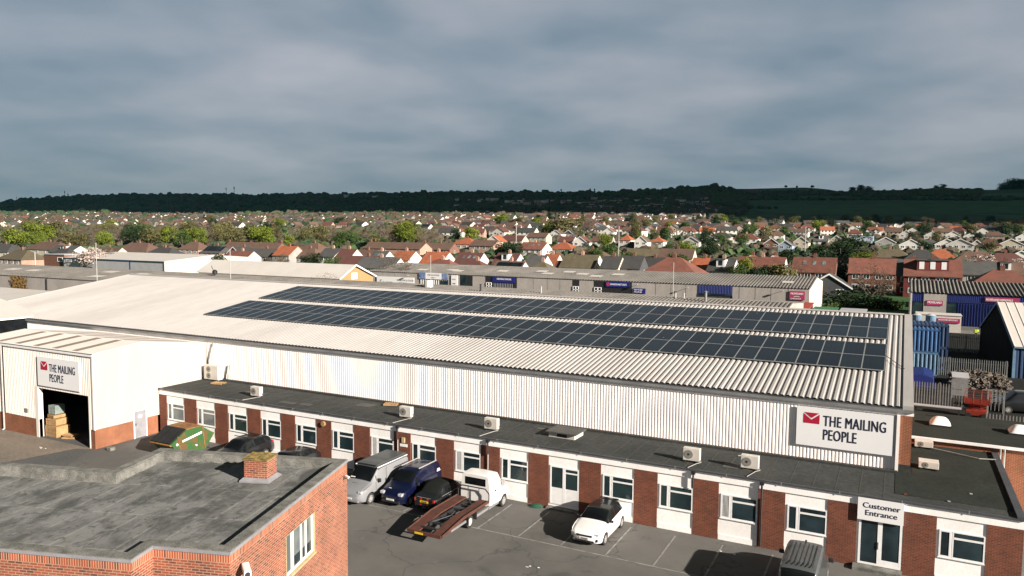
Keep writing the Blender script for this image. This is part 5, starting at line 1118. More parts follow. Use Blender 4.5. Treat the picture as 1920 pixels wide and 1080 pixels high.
s = thing('unit_sign', 'small magenta sign on the grey panel of the blue unit', 'sign', (5.5,150.8,3.4)); MB().box(4.3,6.75,150.72,150.84,3.4,4.25).build('board', M['sign_pink'], s); lettering('MOVELAND',.52,WT,s,4.4,150.71,3.75,.78,.01)
s = thing('unit_sign', 'long magenta sign along the top of the blue unit', 'sign', (15.4,150.8,4.4)); MB().box(12.98,17.9,150.72,150.85,4.45,5.25).build('board', M['sign_pink'], s); lettering('MOVELAND REMOVALS',.5,WT,s,13.1,150.71,4.65,.72,.01)
# containers
def container(name, label, x0, x1, y0, y1, z0, z1, m, ribs=True, lab2=None):
    t = thing(name, label, 'container', ((x0+x1)/2, (y0+y1)/2, z0), group='shipping containers in the yard')
    MB().box(x0+.06,x1-.06,y0+.06,y1-.06,z0+.05,z1-.05).build('body', m, t)
    mb = MB(); corr(mb,(x0+.1,y0+.05,z0+.15),(x1-.1,y0+.05,z0+.15),(x0+.1,y0+.05,z1-.15),(0,-1,0),.42,.07,((0,0),(.2,1),(.5,1),(.7,0)))
    corr(mb,(x1-.05,y0+.1,z0+.15),(x1-.05,y1-.1,z0+.15),(x1-.05,y0+.1,z1-.15),(1,0,0),.42,.07,((0,0),(.2,1),(.5,1),(.7,0))); mb.build('ribbed_side', m, t)
    mb = MB(); nn = Vector((0,0,1)); corr(mb,(x0+.1,y0+.1,z1-.04),(x1-.1,y0+.1,z1-.04),(x0+.1,y1-.1,z1-.04),nn,.42,.05,((0,0),(.2,1),(.5,1),(.7,0))); mb.build('roof', m, t)
    mb = MB()
    for x in (x0, x1-.1):
        for y in (y0-.02, y1-.1): mb.box(x,x+.12,y,y+.12,z0,z1+.02)
    mb.box(x0,x1,y0-.02,y0+.08,z0,z0+.14); mb.box(x0,x1,y0-.02,y0+.08,z1-.14,z1+.01); mb.box(x1-.08,x1+.02,y0,y1,z1-.14,z1+.01); mb.build('frame', m, t)
    return t
M['cont_pale'] = pm('container_pale_blue', (.10,.19,.28), (.07,.13,.2), scale=1.5, rough=.7)
container('shipping_container', 'pale blue container at the bottom of the nearest stack', -1.9, 4.2, 96.3, 98.7, 0, 2.58, M['cont_pale'])
container('shipping_container', 'bright blue ribbed container on top of the nearest stack', -1.9, 4.25, 96.3, 98.7, 2.6, 5.2, M['cont_blue'])
container('shipping_container', 'dark blue container at the foot of the taller pair behind', -1.0, 5.3, 101.2, 103.6, 0, 2.58, M['cont_dark'])
container('shipping_container', 'dark blue container on top of the middle stack', -1.0, 5.3, 101.2, 103.6, 2.6, 5.2, M['cont_dark'])
container('shipping_container', 'blue container farthest back of the dark stacked ones', -4, 4.9, 103.8, 106.3, 0.0, 5.15, M['cont_dark'])
t = thing('site_cabin', 'white site cabin with a magenta stripe sign in front of the blue unit', 'cabin', (5.8, 142, 0)); MB().box(2.6,9.0,140.4,144,0,2.7).build('body', M['render_pale'], t); MB().box(2.5,9.1,140.3,144.1,2.7,2.8).build('roof', M['roof_white2'], t)
s = thing('cabin_sign', 'magenta and white name strip on the site cabin', 'sign', (7.4,140.3,1.8)); MB().box(5.6,8.8,140.25,140.38,1.55,2.25).build('board', M['sign_pink'], s); lettering('MOVELAND REMOVALS',.3,WT,s,5.75,140.24,1.9,.85,.006)
for k, (x, y) in enumerate(((2.6,137.2),(4.6,137.5))):
    t = thing('water_tank', ['round grey-blue tank at the left behind the containers','round grey-blue tank with pink label right of the other tank'][k], 'tank', (x, y, 0), local=True, group='round tanks behind the containers'); MB().tube((0,0,0),(0,0,2.9),.75,18).build('body', M['cont_pale'], t); MB().tube((0,0,2.9),(0,0,3.15),.75,18,.25).build('top', M['grey_clad'], t)
# right shed
sh = thing('dark_gabled_shed', 'black-gabled shed with a pale ribbed roof at the right edge', 'shed', (11.6, 99.5, 0), math.atan2(.097,.995), local=True)
mb = MB(); GL = 18.6; mb.prism([(0,0,-.5),(0,GL,-.5),(0,GL,3.6),(0,GL/2,7.55),(0,0,3.6)], (.12,0,0)); mb.build('gable_wall', M['black_void'], sh)
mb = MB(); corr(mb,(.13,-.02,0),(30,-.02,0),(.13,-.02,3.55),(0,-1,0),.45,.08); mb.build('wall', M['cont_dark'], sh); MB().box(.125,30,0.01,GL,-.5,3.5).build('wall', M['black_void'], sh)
mb = MB(); nn = Vector((0,-3.95,GL/2)).normalized(); corr(mb,(-.12,-.25,3.55),(30,-.25,3.55),(-.12,GL/2,7.7),nn,.9,.05,((0,0),(.04,1),(.10,1),(.14,0)))
nn = Vector((0,3.95,GL/2)).normalized(); corr(mb,(-.12,GL+.25,3.55),(30,GL+.25,3.55),(-.12,GL/2,7.7),nn,.9,.05,((0,0),(.04,1),(.10,1),(.14,0))); sr = mb.build('roof', M['roof_white2'], sh)
MB().prism([(-.16,-.3,3.45),(-.16,GL/2,7.72),(-.16,GL+.3,3.45),(-.16,GL+.3,3.2),(-.16,GL/2,7.45),(-.16,-.3,3.2)],(.1,0,0)).box(-.14,.15,-.12,.05,0,3.45).box(-.1,30,-.35,-.2,3.38,3.52).build('trim', M['cont_pale'], sr)
# palisade fences
M['galv'] = pm('galvanised_steel', (.20,.21,.205), (.15,.155,.15), scale=3, rough=.5)
def palisade(label, x0, x1, y, h, slope=0.0, z=0.0):
    t = thing('palisade_fence', label, 'fence', ((x0+x1)/2, y, 0))
    mb = MB(); x = x0
    while x < x1:
        yy = y+(x-x0)*slope; mb.prism([(x,yy,z),(x+.075,yy,z),(x+.075,yy,z+h-.12),(x+.0375,yy,z+h),(x,yy,z+h-.12)], (0,-.03,0)); x += .155+.06
    mb.build('pale', M['galv'], t)
    mb = MB(); 
    for zz in (.35, h-.5): mb.prism([(x0,y+.02,z+zz),(x1,y+.02+(x1-x0)*slope,z+zz),(x1,y+.02+(x1-x0)*slope,z+zz+.06),(x0,y+.02,z+zz+.06)], (0,.04,0))
    mb.build('rail', M['galv'], t)
    mb = MB(); x = x0
    while x < x1: mb.box(x,x+.09,y+.03+(x-x0)*slope,y+.12+(x-x0)*slope,z,z+h); x += 2.7
    mb.build('post', M['galv'], t)
palisade('galvanised palisade fence farthest back, between the white cabin and the dark shed', 5.5, 11.2, 118, 2.4)
palisade('galvanised palisade fence behind the rubble heap', 2.6, 10.9, 97.5, 2.1)
palisade('galvanised palisade fence left of the yard near the blue tarpaulin', .9, 5.6, 79, 2.3)
palisade('galvanised palisade fence nearest, at the right edge beyond the annex', 6.3, 14, 67.5, 2.3)
# yard ground, rubble, odds and ends
M['yard_dark'] = pm('near_black_yard', (.012,.013,.012), (.022,.022,.020), scale=.4, spec=.1, rough=.95, fine=.3)  # near-black ground colour with a faint mottle
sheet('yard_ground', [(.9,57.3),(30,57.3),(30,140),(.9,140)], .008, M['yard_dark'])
rb = MB(); random.seed(21)
M['rubble'] = pm('rubble', (.15,.12,.09), (.05,.042,.034), scale=1.2, rough=.95, fine=.4)
M['rubble2'] = pm('rubble_dark', (.04,.036,.032), (.17,.15,.13), scale=1.2, rough=.95)
for k in range(900):
    x = random.uniform(5.2,10.4); y = random.uniform(90,95); hh = 1.5*math.exp(-((x-7.8)/3.2)**4)*(math.sin((y-90)/5*math.pi)**.6 if 90 < y < 95 else 0)
    z = hh*random.uniform(.55,1.0); s = random.uniform(.06,.22); a = Vector((random.gauss(0,1),random.gauss(0,1),random.gauss(0,.5))).normalized()*s*random.uniform(1,2.6)
    rb.cur = k % 2; rb.tube((x-a.x,y-a.y,z-a.z),(x+a.x,y+a.y,z+a.z),s*.5,4)
rb.cur = 0
rb.prism([(5,89.9,0),(10.5,89.9,0),(9.9,91.4,.7),(5.6,91.4,.7)],(0,3.5,0))
tag(rb.build('rubble_heap', [M['rubble'], M['rubble2']]), 'long heap of pale broken rubble and timber in front of the palisade fence', 'rubble', kind='stuff')
t = thing('scissor_lift', 'red scissor lift platform with orange cage in the dark yard', 'scissor lift', (6.4, 76.2, 0), -.1, local=True)
M['lift_red'] = pm('lift_red', (.26,.03,.014), (.18,.02,.01), scale=4, rough=.5)
MB().box(-.8,.8,-.5,.5,.25,.7).build('base', M['lift_red'], t, bevel=.03)
for xx in (-.6,.6): MB().tube((xx,-.55,.25),(xx,.55,.25),.25,14).build('wheel', M['tyre'], t)
b = MB()
for k in range(3):
    z0_ = .7+k*.18
    for yy in (-.35,.35): b.tube((-.7,yy,z0_),(.7,yy,z0_+.18),.03,6); b.tube((.7,yy,z0_),(-.7,yy,z0_+.18),.03,6)
b.build('scissor_arms', M['lift_red'], t)
b = MB(); b.box(-.95,.95,-.55,.55,1.25,1.33)
b.box(-.93,.93,-.56,-.54,1.33,1.75).build('platform', M['lift_red'], t)
b = MB()
for x in (-.93,-.3,.3,.93):
    for y in (-.55,.55): b.tube((x,y,1.33),(x,y,2.35),.022,6)
for z in (1.85,2.35):
    b.path([(-.93,-.55,z),(.93,-.55,z),(.93,.55,z),(-.93,.55,z),(-.93,-.55,z)], .022)
b.build('cage', M['lift_red'], t); MB().box(-.25,.25,-.3,0,1.4,1.6).build('sack', M['upvc'], t)
t = thing('wire_cage', 'white wire cage trolley behind the red scissor lift', 'cage', (8.0, 78.6, 0), local=True); b = MB()
for k in range(5):
    for z in ((0,2.0),): b.tube((-.6+k*.3,-.4,1.0),(-.6+k*.3,-.4,2.1),.02,5); b.tube((-.6+k*.3,.4,.2),(-.6+k*.3,.4,2.1),.02,5)
for z in (1.2,1.65,2.1): b.path([(-.6,-.4,z),(.6,-.4,z),(.6,.4,z),(-.6,.4,z),(-.6,-.4,z)], .02)
for s in (-.6,.6): b.tube((s,-.4,0),(s,-.4,2.1),.03); b.tube((s,.4,0),(s,.4,2.1),.03)
b.build('mesh_side', M['galv'], t)
t = thing('yard_lean_to', 'small open lean-to with a pale edge in the dark yard', 'shelter', (5.6, 85.2, 0), local=True); MB().prism([(-.7,-.8,2.0),(.75,-.8,2.0),(.75,.8,2.25),(-.7,.8,2.25)],(0,0,.07)).build('roof', M['grey_clad'], t); MB().box(-.65,-.57,-.75,-.67,0,2).box(.6,.68,-.75,-.67,0,2).box(-.05,.02,-.75,-.67,0,2).box(-.65,.7,.6,.68,0,2.15).build('post', M['galv'], t)
t = thing('tarpaulin_stack', 'stack covered by a blue tarpaulin beside the container stack', 'tarpaulin', (2.3, 90.5, 0), local=True); mb = MB(); mb.prism([(-1.2,-2.5,0),(1.3,-2.5,0),(1.2,-2.4,1.2),(.3,-2.4,1.45),(-1.2,-2.4,1.35)],(0,5,0)); mb.build('cover', M['blue_clad'], t, bevel=.08)
t = thing('wooden_bench_rack', 'long low pale rack behind the annex roof edge', 'rack', (3.2, 74.3, 0), local=True); MB().box(-1.9,1.9,-.3,.3,1.0,1.08).build('top', M['grey_clad'], t); MB().box(-1.8,-1.7,-.2,.2,0,1).box(1.7,1.8,-.2,.2,0,1).build('leg', M['black'], t)
st = [(0,.42,1.15,1.70,.80,.80,.66),(.08,.30,1.15,1.86,.90,.88,.68),(.5,.25,1.14,1.93,.93,.90,.69),(2.6,.22,1.12,1.94,.93,.90,.70),(3.1,.22,1.12,1.90,.93,.90,.68),(3.75,.22,1.10,1.25,.92,.88,.70),(4.4,.22,1.0,1.06,.90,.84,.68),(4.65,.32,.8,.86,.75,.70,.6)]
build_car('yard_van', 'dark van standing in the dark yard by the nearest palisade fence', 'van', 10.3, 80.5, rad(100), st, PBLK, (.85, 3.75), .34, side=((.4,3.3),), screen=(3.1,3.74), group=None)
# person in hi-vis
pb = bpy.data.meshes.new('body'); V_ = [(0,0,.95),(0,0,1.2),(0,0,1.42),(0,0,1.52),(0,0,1.62),(.1,0,.88),(.11,.02,.48),(.11,0,.06),(.11,-.14,.03),(-.1,0,.88),(-.12,-.05,.48),(-.12,.04,.06),(-.12,-.12,.03),(.19,0,1.40),(.25,-.03,1.12),(.24,-.2,.92),(-.19,0,1.40),(-.26,-.02,1.12),(-.27,-.08,.86)]
E_ = [(0,1),(1,2),(2,3),(3,4),(0,5),(5,6),(6,7),(7,8),(0,9),(9,10),(10,11),(11,12),(2,13),(13,14),(14,15),(2,16),(16,17),(17,18)]
pb.from_pydata(V_, E_, [])
po = bpy.data.objects.new('person', pb); COL.objects.link(po)
po.modifiers.new('s', 'SKIN'); po.modifiers.new('ss', 'SUBSURF').levels = 1
R_ = [.13,.13,.15,.055,.10,.085,.065,.045,.04,.085,.065,.045,.04,.06,.045,.035,.06,.045,.035]
for i, r__ in enumerate(R_): pb.skin_vertices[0].data[i].radius = (r__, r__*.85)
pb.skin_vertices[0].data[0].use_root = True
bpy.context.view_layer.update()
me = bpy.data.meshes.new_from_object(po.evaluated_get(bpy.context.evaluated_depsgraph_get())); bpy.data.objects.remove(po)
M['skin_cloth'] = pm('dark_work_clothes', (.02,.022,.03), scale=3); me.materials.clear()
po = link('person', me, M['skin_cloth']); po.location = (10.6, 134, 0); tag(po, 'person in dark trousers and a yellow hi-vis jacket standing by the blue unit', 'person')
M['hivis'] = pm('hivis_yellow', (.55,.70,.05), scale=3, fine=0)
ORG[po.name] = Vector((0,0,0)); MB().prism([(-.2,-.15,.92),(.2,-.15,.92),(.24,-.15,1.42),(-.24,-.15,1.42)],(0,.3,0)).tube((.25,-.02,1.38),(.28,-.05,1.12),.075).tube((-.25,-.02,1.38),(-.29,-.04,1.12),.075).build('jacket', M['hivis'], po, bevel=.03)
# poles
def pole(x, y, h, label, lamp=True, z=0.0, r=.07, m=None, cat='street lamp'):
    t = thing('street_lamp' if lamp else 'mast', label, cat, (x, y, z), local=True)
    MB().tube((0,0,0),(0,0,h),r*1.3,8,r).build('post', m or M['galv'], t)
    if lamp: MB().tube((0,0,h),(-.8,0,h+.15),.05).box(-1.3,-.7,-.12,.12,h+.08,h+.2).build('lamp_head', m or M['galv'], t)
# ------------------------------------------------------------------ the town
def hm(name, c, d, **k): return pm(name, c, d, scale=.6, rough=.9, fine=.25, objrand=.16, detail=7, **k)
ROOF = {'orange': hm('roof_orange', (.29,.082,.032), (.20,.06,.028)), 'red': hm('roof_red', (.155,.052,.034), (.10,.040,.028)), 'brown': hm('roof_brown', (.105,.060,.042), (.075,.045,.033)),
        'maroon': hm('roof_maroon', (.10,.035,.028), (.075,.03,.025)), 'grey': hm('roof_grey', (.062,.062,.060), (.045,.046,.045)), 'dark': hm('roof_dark', (.038,.038,.037), (.028,.028,.028)), 'olive': hm('roof_olive', (.095,.078,.045), (.07,.058,.035))}
WALL = {'white': hm('wall_white', (.58,.555,.51), (.50,.475,.43)), 'cream': hm('wall_cream', (.48,.42,.33), (.41,.36,.28)), 'brick': M['house_brick'], 'pink': hm('wall_pink', (.36,.24,.18), (.30,.19,.14)), 'dark': hm('wall_dark', (.05,.052,.055), (.035,.037,.04)), 'blue': hm('wall_blue', (.30,.38,.46), (.24,.31,.38)), 'grey': hm('wall_grey', (.30,.29,.27), (.25,.24,.22)), 'redclad': hm('wall_red', (.16,.028,.022), (.12,.024,.02))}
PROTO = {}
def house_proto(kind, w, d, eh, rh, roof, wall, opts, tier):
    key = (kind, w, d, eh, rh, roof, wall, opts, tier)
    if key in PROTO: return PROTO[key], False
    hx, hy = w/2, d/2; ov = .35; rm, wmt = ROOF[roof], WALL[wall]
    t = thing('house', 'x', 'house', (0,0,0), local=True)
    wb = MB(); wb.box(-hx,hx,-hy,hy,-6,eh)
    if kind == 'gx':
        for s in (-1, 1): wb.prism([(s*hx,-hy,eh),(s*hx,hy,eh),(s*hx,0,rh-.12)], (-s*.2,0,0))
    elif kind == 'gy':
        for s in (-1, 1): wb.prism([(-hx,s*hy,eh),(hx,s*hy,eh),(0,s*hy,rh-.12)], (0,-s*.2,0))
    elif kind == 'semi':
        for cx in (-hx*.5, hx*.5):
            wb.box(cx-hx*.26,cx+hx*.26,-hy-1.0,-hy,-6,eh); wb.prism([(cx-hx*.26,-hy-1.0,eh),(cx+hx*.26,-hy-1.0,eh),(cx,-hy-1.0,eh+hx*.28)], (0,.2,0))
    wb.build('wall', wmt, t)
    r = MB()
    def slab(P):  # thick roof face
        P = [Vector(p) for p in P]; r.prism(P, (0,0,-.16))
    if kind == 'gx':
        k = (rh-eh)/hy
        slab([(-hx-.15,-hy-ov,eh-ov*k),(hx+.15,-hy-ov,eh-ov*k),(hx+.15,0,rh),(-hx-.15,0,rh)]); slab([(hx+.15,hy+ov,eh-ov*k),(-hx-.15,hy+ov,eh-ov*k),(-hx-.15,0,rh),(hx+.15,0,rh)])
    elif kind == 'gy':
        k = (rh-eh)/hx
        slab([(-hx-ov,hy+.15,eh-ov*k),(-hx-ov,-hy-.3,eh-ov*k),(0,-hy-.3,rh),(0,hy+.15,rh)]); slab([(hx+ov,-hy-.3,eh-ov*k),(hx+ov,hy+.15,eh-ov*k),(0,hy+.15,rh),(0,-hy-.3,rh)])
    elif kind == 'flat': r.box(-hx-.2,hx+.2,-hy-.3,hy+.2,eh,rh)
    else:
        rl = max(hx-hy*.9, .05)
        a, b, c, d_ = (-hx-ov,-hy-ov,eh-.15),(hx+ov,-hy-ov,eh-.15),(hx+ov,hy+ov,eh-.15),(-hx-ov,hy+ov,eh-.15); p, q = (-rl,0,rh),(rl,0,rh)
        r.add([a,b,c,d_,p,q], [(0,1,5,4),(1,2,5),(2,3,4,5),(3,0,4),(3,2,1,0)])
        if kind == 'semi':
            for cx in (-hx*.5, hx*.5):
                zr = eh+hx*.32; g = hx*.32
                for s in (-1, 1): r.prism([(cx+s*g,-hy-1.3,eh-.05),(cx,-hy-1.3,zr),(cx,-hy*.35,zr),(cx+s*g,-hy*.35,eh-.05)], (0,0,-.14))
    rf_ = r.build('roof', rm, t)
    if tier <= 1 and kind != 'flat':
        for cx in ([0.0] if 'c1' in opts or kind in ('gy','hip') else [-hx+.6, hx-.6] if kind == 'gx' and 'c2' in opts else [hx*.02]):
            cy = .0 if kind != 'gy' else hy*.4
            c_ = MB(); c_.box(cx-.45,cx+.45,cy-.3,cy+.3,rh-1.2,rh+.9); c_.tube((cx-.2,cy,rh+.9),(cx-.2,cy,rh+1.2),.11,6); c_.tube((cx+.2,cy,rh+.9),(cx+.2,cy,rh+1.2),.11,6); c_.build('chimney', M['house_brick'] if wall != 'white' else WALL['pink'], rf_)
    if kind in ('gy',) and tier <= 1:
        b_ = MB(); k = (rh-eh)/hx
        for s in (-1, 1): b_.prism([(s*(hx+ov),-hy-.34,eh-ov*k+.02),(0,-hy-.34,rh+.03),(0,-hy-.34,rh-.35),(s*(hx+ov),-hy-.34,eh-ov*k-.30)], (0,.04,0))
        b_.build('bargeboard', M['upvc'], rf_)
    if 'ridgeline' in opts: pass
    # windows on the front
    nfl = 2 if eh > 4 else 1
    fy = -hy if kind != 'semi' else -hy
    xs = [-hx*.5, hx*.5] if w < 11 else ([-hx*.7,-hx*.25,hx*.25,hx*.7])
    if tier == 2: 
        for fl in range(nfl):
            zc_ = eh-1.2-2.7*fl
            for x_ in xs:
                yy = fy-(1.0 if kind == 'semi' else 0); MB().box(x_-.6,x_+.6,yy-.04,yy+.02,zc_-.6,zc_+.5).build('window', M['glass'], t)
    else:
        for fl in range(nfl):
            zc_ = eh-1.15-2.7*fl
            for x_ in xs:
                yy = fy-(1.0 if kind == 'semi' else 0); ww = .85
                f_ = MB(); f_.box(x_-ww,x_+ww,yy-.06,yy-.0,zc_-.65,zc_-.52).box(x_-ww,x_+ww,yy-.06,yy-.0,zc_+.52,zc_+.65)
                for xx in (x_-ww, x_-.06, x_+ww-.12): f_.box(xx,xx+.12,yy-.06,yy-.0,zc_-.52,zc_+.52)
                wn_ = f_.build('window', M['upvc'], t); MB().box(x_-ww+.1,x_+ww-.1,yy-.04,yy-.005,zc_-.53,zc_+.53).build('pane', M['glass'], wn_)
        if kind == 'gx' and tier == 0:
            for zc_ in ([eh-1.2] if nfl == 1 else [eh-1.2, eh-3.9]):
                f_ = MB(); f_.box(hx-.0,hx+.05,-.5,.5,zc_-.6,zc_+.5); wn_ = f_.build('window', M['upvc'], t); MB().box(hx+.01,hx+.06,-.4,.4,zc_-.5,zc_+.4).build('pane', M['glass'], wn_)
    k = (rh-eh)/hy if kind != 'gy' else 0
    def rp(x, f): y = -hy*(1-f); return (x, y, eh+(rh-eh)*f)
    if 'sky' in opts:
        for i_, x_ in enumerate((-hx*.45, 0, hx*.45)):
            a = rp(x_-.45,.45); b = rp(x_+.45,.70); s_ = MB(); s_.prism([(a[0],a[1],a[2]+.05),(b[0],a[1],a[2]+.05),(b[0],b[1],b[2]+.05),(a[0],b[1],b[2]+.05)],(0,0,.05)); s_.build('rooflight', M['glass_pale'], rf_)
    if 'sol' in opts:
        for i_ in range(5):
            x_ = -hx*.8+i_*hx*.36; a = rp(x_,.2); b = rp(x_+hx*.32,.85); s_ = MB(); s_.prism([(a[0],a[1],a[2]+.08),(b[0],a[1],a[2]+.08),(b[0],b[1],b[2]+.08),(a[0],b[1],b[2]+.08)],(0,0,.05)); s_.build('solar_panel', M['solar'], rf_)
    if 'dorm' in opts:
        z_ = eh+(rh-eh)*.25; y_ = -hy*.72; dw = hx*.55 if 'wide' in opts else 1.2
        d_ = MB(); d_.box(-dw,dw,y_,0,z_,rh-.25); dd_ = d_.build('dormer', WALL['redclad'] if 'wide' in opts else M['upvc'], rf_); MB().box(-dw-.2,dw+.2,y_-.25,.1,rh-.249,rh-.10).build('flat_roof', ROOF['dark'], rf_)
        for x_ in ((-dw*.7,0,dw*.7) if 'wide' in opts else (0,)):
            MB().box(x_-.55,x_+.55,y_-.05,y_-.001,z_+.5,rh-.5).build('pane', M['upvc'] if 'wide' in opts else M['glass'], dd_)
    if 'bay' in opts:
        MB().box(-hx-.5,-hx+2,-hy-2,-hy-.001,-6,2.6).build('porch', wmt, t)
    bpy.context.view_layer.update(); index_children(t); PROTO[key] = t
    return t, True
NH = [0]
LM = [(0,'the far left edge'),(60,'the far left edge'),(130,'the left pole and blossom'),(250,'the grey-fronted shed'),(430,'the pale gable hall'),(560,'the pale gable hall'),(690,'the yellow gable end'),(800,'the twin blue posters'),(930,'the navy eagle sign'),(1060,'the plain grey panels'),(1150,'the navy sheet-sales sign'),(1280,'the blue shutter'),(1400,'the grey units at right'),(1500,'the magenta sign'),(1580,'the white end gable'),(1680,'the gap before the blue unit'),(1780,'the blue unit'),(1880,'the far right edge')]
def near_lm(px): return min(LM, key=lambda a: abs(a[0]-px))[1]
RC = {'orange':'bright orange','red':'red','brown':'brown','maroon':'maroon','grey':'grey','dark':'dark slate','olive':'olive brown'}
WC = {'white':'white','cream':'cream','brick':'brick','pink':'pinkish brick','dark':'black-clad','blue':'pale blue','grey':'grey','redclad':'red'}
KC = {'gx':'gable-ended house','gy':'front-gabled house','hip':'hip-roofed house','semi':'bay-fronted pair','flat':'flat-roofed block'}
SEEN = {}
HFOOT = []
def place_house(px, pyr, kind, w, d, eh, rh, roof, wall, opts='', tier=1, rz_=None, D=None, label=None, exact=True):
    u = uof(px)
    if D is None:
        # distance at which this ridge height stands on the terrain and shows at row pyr
        D = 1600.0
        prev = None
        for k in range(150, 2600, 4):
            f = CAMH-(pyr-hor_py(px))*k/FPX - (T(k, u)+rh)
            if prev is not None and prev > 0 >= f or (prev is not None and prev < 0 <= f): D = float(k); break
            prev = f
    x, y = XY(px, D); z = CAMH-(pyr-hor_py(px))*D/FPX-rh if exact else T(D, u)
    p, new = house_proto(kind, w, d, eh, rh, roof, wall, opts, tier)
    o = p if new else copy_tree(p)
    o.location = (x, y, z); o.rotation_euler = (0, 0, (random.uniform(-.06,.06) if rz_ is None else rz_))
    if tier < 2:
        extra = ' with solar panels' if 'sol' in opts else ' with rooflights' if 'sky' in opts else ' with boxy dormer' if 'dorm' in opts else ''
        row = 'just behind' if D < 232 else 'second row past' if D < 300 else 'mid-town past' if D < 420 else 'far back past'
        l = label or f"{RC[roof]}-roofed {WC[wall]} {KC[kind]}{extra} {row} {near_lm(px)}".replace('bay-fronted pair mid-town', 'bay-fronted pair')
        SEEN.setdefault(l, []).append((px, o)); o['category'] = 'house'; o['group'] = 'houses of the near streets'
    else:
        l = label or f"{RC[roof]}-roofed {WC[wall]} {KC[kind]} among the packed distant rooftops"
        o['group'] = f'distant {RC[roof]} roofed {WC[wall]} houses'
    o['label'] = l; NH[0] += 1; HFOOT.append((x, y, max(w, d)*.5)); return o
H = place_house
